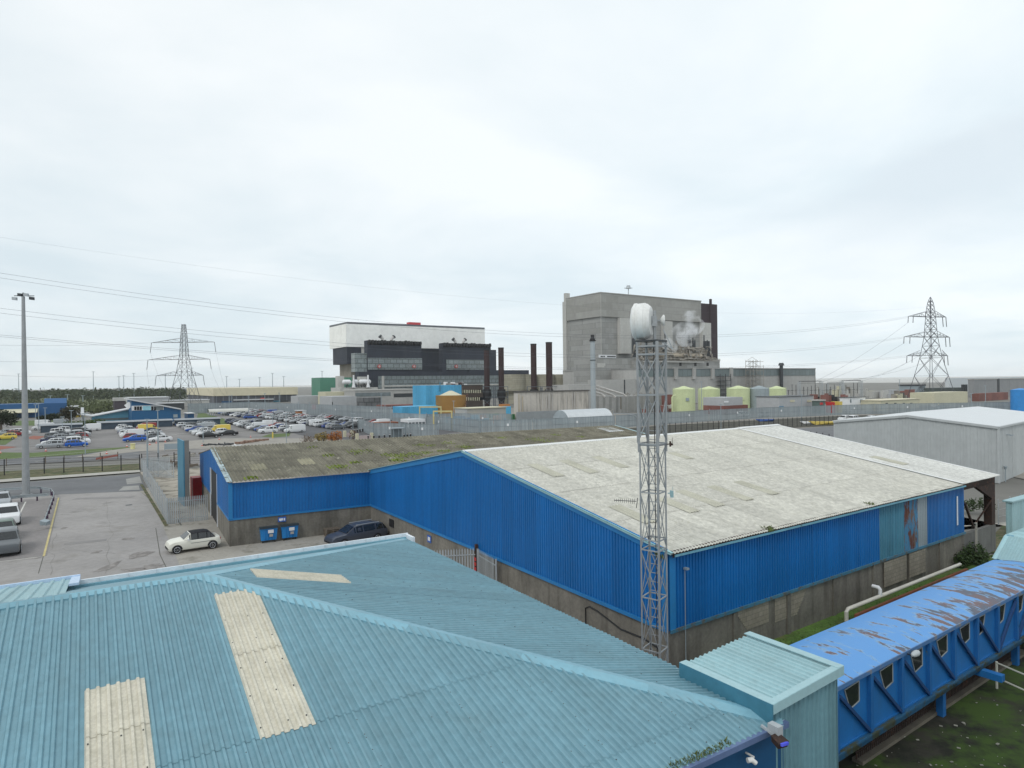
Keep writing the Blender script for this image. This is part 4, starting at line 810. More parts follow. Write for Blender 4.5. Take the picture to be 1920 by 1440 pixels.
# painted lines
def line(p, q, wd, z=.016): 
    a, b = G(*p, z), G(*q, z); d = (b-a).normalized(); s = Vector((-d.y, d.x, 0))*wd/2; g = MB(); g.quad(a-s, a+s, b+s, b-s); g.f[0] = g.f[0][::-1]; return g
stru(line((48, 941), (-2, 1042), .13), 'bay_line', mat('worn_white_line', (.55, .54, .50), .8, var=.15))
stru(line((76, 1044), (-60, 1060), .12), 'bay_line', MATS['worn_white_line'])
stru(line((110, 933), (82, 1043), .14), 'yellow_line', mat('worn_yellow_line', (.50, .42, .20), .8, var=.2))
stru(line((58, 996), (88, 990), .10), 'bay_line', mat('faint_line', (.33, .31, .28), .8))
for i, (a_, b_) in enumerate((((0, 862), (210, 843)), ((60, 866), (240, 848)), ((250, 851), (520, 826)))): stru(line(a_, b_, .3, .08), 'kerb_line', m_kerb)
for a_, b_, w_ in (((288, 905), (340, 985), .12), ((292, 990), (300, 1040), .05), ((300, 1040), (322, 1085), .05), ((92, 1005), (72, 1075), .04)): stru(line(a_, b_, w_, .014), 'surface_joint', mat('dark_joint', (.10, .10, .085), .95))
for a_, b_ in (((170, 800), (205, 798)), ((172, 812), (200, 810)), ((310, 818), (345, 812)), ((310, 805), (335, 801)), ((440, 812), (470, 808))): stru(line(a_, b_, .15, .09), 'bay_line', MATS['worn_white_line'])
gp = gpoly('light_slab', [(262, 885), (415, 875), (415, 935), (330, 975), (300, 930)], .02, mat('broken_slab', (.34, .31, .26), .95, var=.2, patch=(.17, .15, .12), patch_sc=.6, patch_t=(.5, .6)))
gpoly('mossy_joint', [(262, 908), (268, 908), (316, 985), (309, 987)], .022, m_rough)

# ------------------------------------------------------------------ cars
CARS = {}
# stations: x, half width at belt, belt z, top z, half width of roof, cabin flag
KINDS = {
 'hatchback': dict(L=4.0, W=.87, st=[(-2.0, .80, .74, .78, .70), (-1.93, .84, .92, .98, .74), (-1.55, .86, .95, 1.40, .62), (-1.1, .87, .94, 1.46, .64), (-.2, .87, .92, 1.48, .65), (.30, .87, .92, 1.43, .63), (.98, .86, .92, .98, .76), (1.70, .82, .82, .88, .70), (1.93, .76, .68, .76, .64), (2.0, .74, .50, .56, .60)], cab=(1, 6), wx=(-1.22, 1.28)),
 'estate': dict(L=4.7, W=.89, st=[(-2.35, .80, .82, .84, .72), (-2.3, .86, .92, .96, .76), (-1.95, .88, .95, 1.38, .62), (-1.3, .89, .94, 1.46, .64), (-.2, .89, .92, 1.49, .65), (.4, .89, .92, 1.42, .63), (1.2, .87, .92, .97, .78), (2.05, .82, .80, .86, .70), (2.28, .77, .66, .74, .64), (2.35, .74, .50, .56, .60)], cab=(1, 6), wx=(-1.4, 1.42)),
 'saloon': dict(L=4.6, W=.88, st=[(-2.3, .78, .84, .86, .70), (-2.1, .86, .95, .98, .76), (-1.55, .87, .96, 1.0, .74), (-.95, .88, .94, 1.38, .60), (-.2, .88, .92, 1.43, .62), (.35, .88, .92, 1.37, .61), (1.1, .87, .90, .95, .77), (2.0, .82, .78, .84, .70), (2.23, .77, .64, .72, .64), (2.3, .74, .48, .54, .60)], cab=(2, 6), wx=(-1.38, 1.4)),
 'suv': dict(L=4.5, W=.92, st=[(-2.25, .84, .95, .97, .76), (-2.2, .88, 1.05, 1.10, .80), (-2.0, .91, 1.07, 1.58, .68), (-1.2, .92, 1.06, 1.68, .70), (-.2, .92, 1.04, 1.70, .71), (.45, .92, 1.04, 1.62, .69), (1.05, .90, 1.03, 1.09, .82), (1.95, .86, .96, 1.02, .76), (2.19, .82, .84, .92, .70), (2.25, .80, .60, .66, .66)], cab=(1, 6), wx=(-1.32, 1.36)),
 'van': dict(L=5.0, W=.95, st=[(-2.5, .94, 1.1, 1.9, .84), (-2.46, .95, 1.1, 1.95, .86), (-1.5, .95, 1.1, 1.97, .86), (.2, .95, 1.1, 1.97, .86), (.9, .95, 1.08, 1.90, .84), (1.2, .95, 1.06, 1.75, .80), (1.85, .93, 1.0, 1.08, .82), (2.3, .86, .86, .90, .74), (2.5, .78, .70, .72, .66)], cab=(3, 6), wx=(-1.55, 1.62)),
 'convertible': dict(L=3.64, W=.84, st=[(-1.82, .76, .62, .66, .64), (-1.74, .81, .84, .92, .70), (-1.42, .84, .90, .97, .70), (-1.12, .84, .90, 1.30, .60), (-.85, .84, .90, 1.38, .62), (-.2, .84, .90, 1.40, .64), (.28, .84, .90, 1.37, .63), (.78, .83, .90, .97, .74), (1.45, .80, .84, .91, .68), (1.72, .74, .72, .80, .62), (1.82, .70, .52, .60, .56)], cab=(2, 7), wx=(-1.22, 1.24)),
}
m_glasscar = mat('car_glass', (.015, .018, .02), .06, var=0, fine=0, attr=False, spec=.7)
def car_paint(name, c, met=.0): return mat('paint_'+name, c, .28, met, var=0, fine=0, attr=False, spec=.6)
PAINT = {'white': (.68, .69, .70), 'silver': (.36, .38, .40), 'grey': (.13, .14, .15), 'black': (.016, .016, .018), 'blue': (.02, .07, .28), 'red': (.26, .02, .02), 'dark blue': (.02, .03, .08), 'cream': (.74, .725, .64), 'slate': (.065, .075, .10), 'yellow': (.70, .52, .08), 'green': (.12, .17, .14), 'bright blue': (.01, .10, .45)}
def car_meshes(kind, detail=False):
    K = KINDS[kind]; S = K['st']; n = len(S); b = MB()
    ring = []
    for (x, w, zb, zt, wr_) in S:
        fr = abs(x)/(K['L']/2); lo = .24 if fr < .95 else .32
        ww = w
        ring.append([Vector((x, -ww*.93, lo)), Vector((x, -ww, lo+.12)), Vector((x, -ww, zb*.72)), Vector((x, -ww*.975, zb)), Vector((x, -wr_, zt-.03)), Vector((x, -wr_*.85, zt)), Vector((x, wr_*.85, zt)), Vector((x, wr_, zt-.03)), Vector((x, ww*.975, zb)), Vector((x, ww, zb*.72)), Vector((x, ww, lo+.12)), Vector((x, ww*.93, lo))])
    i0 = 0; m_ = 12
    for r in ring: b.v += r
    for i in range(n-1):
        for j in range(m_-1):
            b.f.append((i*m_+j, (i+1)*m_+j, (i+1)*m_+j+1, i*m_+j+1)); b.c.append(.5); b.sm.append(True)
            roof = kind == 'convertible' and K['cab'][0] <= i < K['cab'][1]-1 and 3 <= j <= 7
            b.m.append(1 if roof else 0)
        b.f.append((i*m_+m_-1, (i+1)*m_+m_-1, (i+1)*m_, i*m_)); b.c.append(.5); b.sm.append(False); b.m.append(0)
    b.f.append(tuple(range(m_))); b.c.append(.5); b.sm.append(False); b.m.append(0)
    b.f.append(tuple(range((n-1)*m_, n*m_))[::-1]); b.c.append(.5); b.sm.append(False); b.m.append(0)
    g = MB(); c0, c1 = K['cab']
    def inset(q, k, off):
        c = sum(q, Vector())/len(q); nn = (q[1]-q[0]).cross(q[2]-q[0]).normalized()
        if nn.dot(c-Vector((c.x*.6, 0, .8))) < 0: nn = -nn
        return [c+(p-c)*k+nn*off for p in q]
    for i in range(c0, c1):
        if kind == 'van' and i < 4: continue
        for a, bb in ((3, 4), (8, 7)):
            q = [ring[i][a], ring[i+1][a], ring[i+1][bb], ring[i][bb]]
            g.quad(*inset(q, .86, .012))
    for i in ((c1-1, c0) if kind != 'van' else (c1-1,)):
        q = [ring[i][4], ring[i+1][4], ring[i+1][7], ring[i][7]]; q = inset(q, .90, .05); g.quad(*q)
    wh = MB(); r = .31 if kind != 'suv' else .35; w2 = .11
    segs = 20 if detail else 10
    wh.tube([Vector((0, -w2, 0)), Vector((0, -w2*.8, 0)), Vector((0, w2*.8, 0)), Vector((0, w2, 0))], [r*.9, r, r, r*.9], segs)
    rm = MB(); rm.tube([Vector((0, -w2-.012, 0)), Vector((0, w2+.012, 0))], r*(.62 if detail else .58), segs)
    if detail:
        rm = MB()
        for sgn in (-1, 1):
            for k in range(5):
                a_ = k*2*math.pi/5; d = Vector((math.cos(a_), 0, math.sin(a_))); rm.bar(Vector((0, sgn*(w2+.006), 0)), d*r*.66+Vector((0, sgn*(w2+.006), 0)), .07, .02)
            pts = [Vector((math.cos(t)*r*.66, sgn*(w2+.006), math.sin(t)*r*.66)) for t in [k*2*math.pi/16 for k in range(17)]]; rm.tube(pts, .022, 6)
    fr = S[-1]; hl = MB(); hl.box((K['L']/2-.20, -.11, -.07), (.16, 0, -.03), (0, .22, 0), (-.04, 0, .14))
    return b, g, wh, rm, hl
Z0 = Vector((0, 0, 0))
def car_proto(kind, detail=False):
    key = (kind, detail)
    if key in CARS: return CARS[key]
    K = KINDS[kind]; b, g, wh, rm, hl = car_meshes(kind, detail)
    def mk(mb, nm, mt):
        o = mb.build(nm, mt, None, Z0); me = o.data; bpy.data.objects.remove(o); return me
    arch = MB()
    r = .31 if kind != 'suv' else .35
    for wx in K['wx']:
        for sg in (-1, 1):
            y = K['W']*sg*1.004
            pts = [Vector((wx+math.cos(t)*(r+.06), y, max(.24, r+math.sin(t)*(r+.06)))) for t in [k*math.pi/8 for k in range(9)]]
            arch.quad(*(pts if sg < 0 else pts[::-1]))
    me = dict(body=mk(b, 'body', [car_paint('white', PAINT['white'])]+([mat('soft_top', (.015, .015, .018), .9)] if kind == 'convertible' else [])), windows=mk(g, 'windows', m_glasscar), wheel=mk(wh, 'wheel', m_tyre), rim=mk(rm, 'rim', m_rim), arch=mk(arch, 'wheel_arches', m_black))
    h = MB(); z_ = K['st'][-2][2]*.80; x_ = K['L']/2
    for sg in (-1,): h.hexa([(x_-.22, -.06, z_-.1), (x_-.03, -.06, z_-.12), (x_-.03, .06+.1, z_-.12), (x_-.22, .16, z_-.1), (x_-.30, -.06, z_+.05), (x_-.12, -.06, z_+.02), (x_-.10, .16, z_+.02), (x_-.30, .16, z_+.05)])
    me['headlight'] = mk(h, 'headlight', m_lamp)
    h = MB(); zt_ = K['st'][1][2]-.08; h.cbox(-x_-.01, -x_+.10, -.09, .09, zt_-.16, zt_+.04); me['tail_light'] = mk(h, 'tail_light', m_tail)
    CARS[key] = me; return me
def make_car(kind, colour, pos, heading, label, group=None, detail=False, scale=1.0, extra=True, name=None, cat='car'):
    me = car_proto(kind, detail); K = KINDS[kind]
    t = bpy.data.objects.new(name or ('parked_van' if kind == 'van' else 'parked_car'), None); COL.objects.link(t)
    t.location = pos; t.rotation_euler = (0, 0, heading); t.scale = (scale,)*3; tag(t, label, 'van' if kind == 'van' else cat, group)
    def ch(nm, mesh, loc=(0, 0, 0), par=None, mt=None):
        o = bpy.data.objects.new(nm, mesh); COL.objects.link(o); o.parent = par or t; o.location = loc
        if mt: o.material_slots[0].link = 'OBJECT'; o.material_slots[0].material = mt
        return o
    ch('body', me['body'], mt=car_paint(colour, PAINT[colour], .0 if colour in ('white', 'cream', 'yellow') else .25)); ch('windows', me['windows'])
    if detail: ch('wheel_arches', me['arch'])
    r = .31 if kind != 'suv' else .35
    for wx in K['wx']:
        for sg in (-1, 1):
            wo = ch('wheel', me['wheel'], (wx, sg*(K['W']-.10), r))
            if extra: ch('rim', me['rim'], (0, 0, 0), wo)
    if extra:
        for sg in (-1, 1):
            ch('headlight', me['headlight'], (0, sg*.55, 0)); ch('tail_light', me['tail_light'], (0, sg*.62, 0))
    return t
H_R = math.atan2(RD.y, RD.x)          # heading along the site grid's long direction
# near cars
pm = (G(345, 1038)+G(398, 1029))/2
hd = math.atan2((G(398, 1030)-G(345, 1038)).y, (G(398, 1030)-G(345, 1038)).x)+math.pi
cv = make_car('convertible', 'cream', G(362, 1030), hd, 'cream convertible car with a black soft top parked by the blue shed', detail=True, name='convertible_car')
def addp(mb, nm, mt, par):
    o = mb.build(nm, mt, None, Z0); o.parent = par; return o
addp(MB().cbox(-1.3, .3, -.855, -.845, .66, .68).cbox(-1.3, .3, .845, .855, .66, .68), 'side_moulding', m_black, cv)
addp(MB().box((.42, -.98, .92), (.12, 0, 0), (0, .16, 0), (0, 0, .12)), 'door_mirror', m_white, cv); addp(MB().box((.42, .82, .92), (.12, 0, 0), (0, .16, 0), (0, 0, .12)), 'door_mirror', m_white, cv)
addp(MB().cbox(1.74, 1.835, -.5, .5, .30, .48), 'grille', m_black, cv); addp(MB().quad((1.0, -.28, .935), (1.62, -.24, .835), (1.62, -.14, .845), (1.0, -.16, .942)).quad((1.0, .16, .942), (1.62, .14, .845), (1.62, .24, .835), (1.0, .28, .935)), 'bonnet_stripe', m_black, cv)
d2 = make_car('estate', 'slate', G(668, 1017), hd+.06, 'dark grey estate car half hidden behind the light blue roof edge', detail=True, name='parked_car', scale=1.0)
addp(MB().cbox(-1.7, .3, -.62, -.58, 1.47, 1.52).cbox(-1.7, .3, .58, .62, 1.47, 1.52), 'roof_rails', m_steelg, d2)
addp(MB().cbox(-2.0, 1.8, -.905, -.895, .30, .42), 'sill', m_black, d2)
fh = math.atan2(-.80, .60)
make_car('suv', 'white', G(0, 985)+Vector((0, 1.0, 0)), fh, 'white off-road car facing the camera at the left edge', detail=True, name='parked_car')
make_car('hatchback', 'green', G(-4, 1012)+Vector((0, .6, 0)), fh, 'grey green car second from the front at the left edge', detail=True, name='parked_car')
make_car('suv', 'grey', G(-12, 1042)+Vector((0, 1.2, 0)), fh, 'dark car nearest the camera at the left edge', detail=True, name='parked_car')
make_car('hatchback', 'silver', G(2, 950), fh, 'silver blue car behind the white off-road car at the left edge', detail=True, name='parked_car')
# rows in the car park
ORD = 'nearest second third fourth fifth sixth seventh eighth ninth tenth eleventh twelfth thirteenth fourteenth fifteenth sixteenth seventeenth eighteenth nineteenth twentieth twenty-first twenty-second twenty-third twenty-fourth twenty-fifth twenty-sixth twenty-seventh twenty-eighth twenty-ninth thirtieth thirty-first thirty-second thirty-third thirty-fourth thirty-fifth thirty-sixth thirty-seventh thirty-eighth thirty-ninth'.split()
random.seed(77)
def row(name, near, far, n, first=(), flipp=.5, wts=None):
    a, b = G(*near, .05), G(*far, .05); rr = random.Random(name)
    for i in range(n):
        k = first[i] if i < len(first) else None
        if k is None:
            k = (rr.choice(['hatchback']*7+['estate']*4+['suv']*3+['saloon']*5+['van']), rr.choice(['white']*6+['silver']*7+['grey']*7+['black']*5+['blue']*2+['red']*2+['dark blue']*4))
        p = lerp(a, b, i/max(1, n-1)) if n > 1 else a
        p = p+RD*rr.uniform(-.25, .25)
        pos_ = 'nearest' if i == 0 else ('farthest' if i == n-1 else ORD[i])
        make_car(k[0], k[1], p, H_R+(math.pi if rr.random() < flipp else 0)+rr.uniform(-.02, .02), f'{k[1]} {k[0] if k[0] != "suv" else "tall estate"}{" car" if k[0] != "van" else ""} parked {pos_} in the {name}'.replace('estate car', 'estate car'), group='cars parked in the big car park', scale=1.03, extra=Vector(p).y < 190)
row('leftmost car row', (93, 840), (116, 809), 9, [('estate', 'silver'), ('hatchback', 'white'), ('saloon', 'dark blue'), ('hatchback', 'silver'), ('estate', 'grey'), ('saloon', 'grey'), ('suv', 'white')])
row('second row from the left', (143, 838), (152, 811), 9, [('hatchback', 'bright blue'), ('suv', 'white'), ('estate', 'white'), ('hatchback', 'grey'), ('hatchback', 'red'), ('suv', 'silver'), ('hatchback', 'white')])
row('third row from the left', (253, 828), (232, 805), 8, [('estate', 'bright blue'), ('hatchback', 'red'), ('van', 'white'), ('estate', 'white'), ('saloon', 'dark blue'), ('hatchback', 'silver')])
row('fourth row from the left', (299, 828), (272, 803), 8, [('saloon', 'white'), ('hatchback', 'grey'), ('hatchback', 'white'), ('saloon', 'silver'), ('saloon', 'dark blue'), ('van', 'yellow'), ('van', 'red')])
row('fifth row before the blue office', (392, 821), (338, 797), 11, [('saloon', 'black'), ('hatchback', 'white'), ('suv', 'white'), ('saloon', 'silver'), ('estate', 'blue'), ('hatchback', 'white'), ('hatchback', 'silver'), ('suv', 'grey'), ('hatchback', 'white')])
row('sixth row before the blue office', (427, 817), (375, 796), 9, [('saloon', 'black'), ('hatchback', 'white'), ('van', 'yellow'), ('estate', 'grey'), ('van', 'silver'), ('hatchback', 'grey')])
row('seventh row by the grass island', (504, 812), (437, 794), 14, [('suv', 'white'), ('saloon', 'grey'), ('hatchback', 'blue'), ('saloon', 'grey'), ('van', 'white'), ('hatchback', 'silver'), ('hatchback', 'grey')])
row('eighth row behind the grass island', (551, 811), (478, 792), 13, [('van', 'white'), ('suv', 'grey'), ('hatchback', 'white'), ('hatchback', 'blue'), ('estate', 'white'), ('hatchback', 'red'), ('van', 'white')])
row('front long car park row', (634, 805), (445, 775), 38, [('hatchback', 'grey'), ('hatchback', 'silver'), ('hatchback', 'blue'), ('estate', 'grey'), ('suv', 'white')])
row('back long car park row', (664, 803), (462, 773), 38, [('hatchback', 'black'), ('suv', 'grey')])
row('farthest long car park row', (600, 788), (475, 773), 26, [])
row('last row by the grey fence', (722, 798), (604, 784), 13, [('van', 'white'), ('suv', 'white'), ('hatchback', 'red'), ('saloon', 'grey'), ('suv', 'white'), ('hatchback', 'silver')])
row('row behind the green lawn', (470, 785), (385, 771), 16, [])
for i, (x, y, k, c, l) in enumerate(((12, 824, 'hatchback', 'yellow', 'orange yellow car on the grass at the far left'), (30, 818, 'hatchback', 'red', 'red car near the left edge beside the lawn'), (8, 816, 'estate', 'silver', 'silver car at the left edge behind the orange one'), (38, 816, 'suv', 'white', 'white car just left of the tall floodlight pole'), (80, 806, 'van', 'white', 'white van in front of the long dark shelter'), (84, 799, 'van', 'white', 'white van standing behind another white van by the lawn'), (169, 808, 'van', 'white', 'white box van between the two long dark shelters'), (118, 797, 'van', 'silver', 'pale van half hidden behind the dark shelter'), (1583, 790, 'suv', 'white', 'white car left of three beyond the grey warehouse'), (1603, 790, 'suv', 'white', 'white car in the middle of three beyond the grey warehouse'), (1631, 789, 'hatchback', 'white', 'white car right of three beyond the grey warehouse'), (1395, 781, 'suv', 'white', 'white car behind the grey fence by the lime tanks'), (1432, 781, 'hatchback', 'silver', 'silver car on the road behind the fence by the pale grey tank'), (712, 780, 'hatchback', 'silver', 'silver car on the service road above the car park'), (1880, 800, 'estate', 'silver', 'silver car by the red containers at the far right'))):
    make_car(k, c, G(x, y, .05), H_R+(0 if i % 2 else math.pi), l, scale=1.05, extra=i < 8)

# ------------------------------------------------------------------ bins, pallets, barrier, palisade
m_bin = mat('bin_blue', (.02, .22, .55), .45, var=.08, streak=.2)
def bin_(px, py, label):
    c = G(px, py); t = thing('wheeled_bin', label, 'bin', c, 'blue wheeled bins against the shed wall'); X = Rs; Y_ = Ls; w2, d2, h = .66, .42, 1.22
    g = MB(); g.hexa([c-X*w2*.86-Y_*d2*.8+ZD*.2, c+X*w2*.86-Y_*d2*.8+ZD*.2, c+X*w2*.86+Y_*d2*.8+ZD*.2, c-X*w2*.86+Y_*d2*.8+ZD*.2, c-X*w2-Y_*d2+ZD*h, c+X*w2-Y_*d2+ZD*h, c+X*w2+Y_*d2+ZD*h, c-X*w2+Y_*d2+ZD*h])
    for k in (-.5, -.17, .17, .5): g.box(c+X*(w2*k-.02)-Y_*(d2*.88)+ZD*.25, X*.04, -Y_*.05+ZD*.0, ZD*.9+(-Y_*.03))
    part(g, 'container', m_bin, t); g = MB(); g.box(c-X*(w2+.04)-Y_*(d2+.05)+ZD*h, X*(2*w2+.08), -Y_*.05, ZD*-.07); g.box(c-X*(w2+.04)-Y_*(d2+.02)+ZD*(h+.0), X*(2*w2+.08), Y_*(2*d2), ZD*.06+Y_*.0)
    part(g, 'lid', mat('bin_lid', (.035, .05, .06), .6), t)
    for a in (-1, 1):
        for b_ in (-1, 1):
            q = c+X*a*w2*.7+Y_*b_*d2*.6; part(MB().tube([q+ZD*.1-X*.03, q+ZD*.1+X*.03], .10, 10).bar(q+ZD*.1, q+ZD*.24, .05), 'caster', m_black, t)
    q = c-Y_*(d2+.06); part(MB().box(q-X*.08+ZD*.78, X*.42, -Y_*.015, ZD*.26).box(q+X*.02+ZD*.50, X*.26, -Y_*.012, ZD*.2, m=1), 'notice', [m_white, m_kerb], t)
bin_(503, 1016, 'left blue wheeled bin against the concrete shed wall'); bin_(542, 1011, 'right blue wheeled bin against the concrete shed wall')
c = G(623, 1003); t = thing('pallet_stack', 'stack of weathered timber pallets between the bins and the grey car', 'pallets', c)
random.seed(4)
for k in range(4):
    g = MB(); o = c+ZD*(.145*k)+Rs*random.uniform(-.06, .06)-Rs*.6-Ls*.5; 
    for j in range(6): g.box(o+Ls*(.19*j)+ZD*.11, Rs*1.2, Ls*.1, ZD*.022)
    for j in range(3): g.box(o+Rs*(.54*j)+ZD*.02, Rs*.1, Ls*1.05, ZD*.09)
    for j in range(3): g.box(o+Ls*(.45*j), Rs*1.2, Ls*.1, ZD*.02)
    part(g, 'pallet', m_wood, t)
# guard rail
def guard(name, label, pts, n):
    P_ = [G(*p) for p in pts]; t = thing(name, label, 'barrier', P_[0], 'steel crash barriers around the parking bays'); tot = []
    g = MB()
    for a, b_ in zip(P_, P_[1:]):
        d = (b_-a).normalized(); s = Vector((-d.y, d.x, 0))
        g.box(a+ZD*.50-s*.05, b_-a, s*.03, ZD*.10); g.box(a+ZD*.60-s*.02, b_-a, s*.02, ZD*.08); g.box(a+ZD*.68-s*.05, b_-a, s*.03, ZD*.10)
    part(g, 'rail', mat('barrier_steel', (.36, .40, .42), .5, .2, var=.12), t)
    L_ = sum((b_-a).length for a, b_ in zip(P_, P_[1:])); acc = 0
    for a, b_ in zip(P_, P_[1:]):
        l = (b_-a).length; k = max(1, round(l/L_*n))
        for j in range(k): q = lerp(a, b_, (j+.3)/k); part(MB().box(q+Vector((-.14, .0, 0)), (.10, 0, 0), (0, .12, 0), (0, 0, .72)), 'post', mat('purple_post', (.055, .03, .06), .8), t)
guard('crash_barrier', 'steel crash barrier running beside the yellow line with a bent end', [(102, 938), (84, 990)], 6)
guard('crash_barrier', 'steel crash barrier rail across the top of the parking bays', [(-60, 954), (32, 942), (91, 938)], 4)
guard('crash_barrier', 'steel crash barrier curving along the road at the far left', [(-60, 935), (0, 928), (70, 924), (96, 928), (102, 936)], 6)
q = G(84, 992); single(MB().hexa([q+Vector(v) for v in ((-.35, -.1, .35), (.3, -.2, .35), (.35, .2, .40), (-.3, .25, .45), (-.4, -.1, .75), (.3, -.25, .65), (.4, .15, .75), (-.25, .3, .85))]), 'barrier_end', m_gycl, 'bent steel terminal on the near end of the crash barrier', 'barrier end')
def palisade(name, label, segs, h=2.4, pitch=.155, pw=.082, m=m_steelg, posts=True, grp=None, skipparts=False, pm=None):
    P_ = segs; t = thing(name, label, 'fence', P_[0], grp); g = MB(); r_ = MB(); k = 0
    for a, b_ in zip(P_, P_[1:]):
        L_ = (b_-a).length; d = (b_-a)/L_; s = Vector((-d.y, d.x, 0)); n = int(L_/pitch)
        for j in range(n):
            q = a+d*(j*pitch); i = len(g.v); g.v += [q, q+d*pw, q+d*pw+ZD*(h-.12), q+d*pw*.5+ZD*h, q+ZD*(h-.12)]; g.f.append((i, i+1, i+2, i+3, i+4)); g.c.append(random.random()); g.m.append(0); g.sm.append(False)
        for z in (.35, h-.45): r_.box(a+s*.02+ZD*z, b_-a, s*.03, ZD*.06)
        if posts:
            np_ = max(1, int(L_/2.75))
            for j in range(np_+1):
                q = a+d*(L_*j/np_); part(MB().box(q+s*.03-d*.05, d*.1, s*.06, ZD*(h-.05)), 'post', m, t)
    part(g, 'pales', pm or m, t); part(r_, 'rails', m, t); return t
fa, fb, fc = G(268, 897), G(314, 983), G(389, 975)
palisade('palisade_fence', 'galvanised palisade fence enclosing the yard left of the old shed', [fa, fb, fc])
palisade('palisade_gate', 'galvanised palisade gate with diagonal braces beyond the enclosure', [G(268, 893), G(325, 897)], h=2.2)
palisade('palisade_fence', 'galvanised palisade fence standing behind the braced gate', [G(266, 884), G(318, 880)], h=2.0)
ga = G(268, 893); gb = G(325, 897); g = MB()
for f0, f1 in ((.0, .5), (.5, 1)): a_, b_ = lerp(ga, gb, f0), lerp(ga, gb, f1); g.bar(a_+ZD*.2, b_+ZD*2.0, .05); g.bar(a_+ZD*2.0, b_+ZD*.2, .05)
single(g, 'gate_brace', m_steelg, 'crossed steel bars on the palisade gate', 'gate brace')
ag = wa0+Lw*14.0+Ng*4.4; palisade('alley_gate', 'palisade gate with a red plate crossing the alley beside the blue warehouse', [wa0+Lw*16.0+Ng*.15, wa0+Lw*17.2+Ng*2.9], h=2.3, pitch=.17)
palisade('alley_gate', 'open leaf of the alley gate standing by the blue wall', [wa0+Lw*15.8+Ng*.2, wa0+Lw*13.2+Ng*.5], h=2.3, pitch=.17)
q = wa0+Lw*16.0+Ng*.1; t = thing('gate_post', 'dark gate post with red and white plates in the alley', 'post', q); part(MB().box(q-Lw*.08, Lw*.16, Ng*.16, ZD*2.5), 'post', m_rustst, t)
for z in (.9, 1.2, 1.5): part(MB().box(q+Ng*.17-Lw*.14+ZD*z, Lw*.28, Ng*.01, ZD*.2), 'plate', m_red, t)
# tall lamp pole
pp = P(49, 928, 77); t = thing('floodlight_mast', 'tall grey floodlight mast beside the road on the left', 'mast', (pp.x, pp.y, 0)); zt = zat(44, 556, 77)
part(MB().tube([Vector((pp.x, pp.y, z)) for z in (0, .4, zt*.5, zt)], [.42, .40, .29, .17], 16), 'pole', m_mast, t)
part(MB().tube([Vector((pp.x, pp.y, 0)), Vector((pp.x, pp.y, .12))], .6, 12), 'base', m_mast, t)
T = Vector((pp.x, pp.y, zt)); part(MB().bar(T-Vector((1.05, 0, -.1)), T+Vector((1.05, .3, .1)), .08).bar(T, T+ZD*.45, .12), 'crossarm', m_dkst, t)
for k, dxx in enumerate((-1.0, -.35, .35, 1.0)): part(MB().box(T+Vector((dxx-.2, -.2, -.38 if abs(dxx) > .9 else .05)), (.42, .05, -.05), (0, .3, 0), (0, 0, .34)), 'floodlight', m_steelg if k % 2 == 0 else m_dkst, t)
# blue sign or tank screen beside the old shed
s0 = G(345, 950); a_ = thing('screen_panel', 'narrow tall pale blue and grey steel screen left of the old shed', 'screen', s0)
q = G(345, 950); Y0 = q.y; zt = zat(345, 827, Y0); q0 = Vector((q.x, q.y, 0)); sl_ = along(q0, LD, 332.5, 830)
g = MB(); g.box(q0, LD*sl_, RD*.12, ZD*zt, c=.5); part(g, 'blue_face', m_bluepale, a_)
g = MB(); g.box(q0+RD*.13, RD*.42, LD*.5, ZD*(zt+.05)); part(g, 'grey_pier', mat('rough_grey_pier', (.20, .195, .185), .9, var=.12, streak=.2), a_)
q = G(362, 940); single(MB().box(q, RD*1.4, LD*1.8, ZD*2.5), 'red_container', mat('bright_red', (.42, .02, .025), .5, var=.1, streak=.3), 'bright red cabinet between the grey pier and the blue shed', 'container')
q = G(330, 900)
for (px, y0, y1, Y_, nm, l) in ((277, 895, 787, None, 'flag_pole', 'white pole standing behind the palisade gate'), (297, 868, 770, None, 'lamp_column', 'slim white lamp column beyond the gate')):
    b0_ = G(px, y0); zt = zat(px-2, y1, b0_.y); t = thing(nm, l, 'pole', b0_); part(MB().tube([b0_, b0_+ZD*zt], [.13, .07], 8), 'shaft', m_gycl, t); part(MB().box(b0_+ZD*zt-Vector((.3, .1, 0)), (.6, 0, 0), (0, .2, 0), (0, 0, .1)), 'cap', m_gycl, t)
# dark mesh fences left and right
def meshfence(name, label, a, b_, h, n, m=m_black, wires=7, grp='dark steel post fences'):
    t = thing(name, label, 'fence', a, grp)
    for k in range(n+1): q = lerp(a, b_, k/n); part(MB().box(q-Vector((.05, .05, 0)), (.10, 0, 0), (0, .1, 0), (0, 0, h)), 'post', m, t)
    g = MB()
    for k in range(wires): g.bar(a+ZD*(h*(k+.5)/wires), b_+ZD*(h*(k+.5)/wires), .02)
    part(g, 'wires', m, t)
meshfence('post_fence', 'black steel post and wire fence along the road verge on the left', G(-30, 893), G(262, 881), 2.3, 8)
meshfence('post_fence', 'black steel post and wire fence behind the shed on the right of the gate', G(266, 879), G(470, 868), 2.3, 7)
meshfence('rail_fence', 'low timber post and rail fence above the road on the left', G(12, 874), G(221, 861), 1.3, 6, m_wood, 3, None)
meshfence('post_fence', 'long black post fence beyond the ridge of the white roof', G(1235, 813), G(1570, 796), 2.4, 36, m_black, 6)
meshfence('post_fence', 'black post fence between the white roof and the grey warehouse', G(1480, 826), G(1580, 846), 2.6, 9, m_black, 6)
q0, q1 = G(180, 868), G(221, 861)
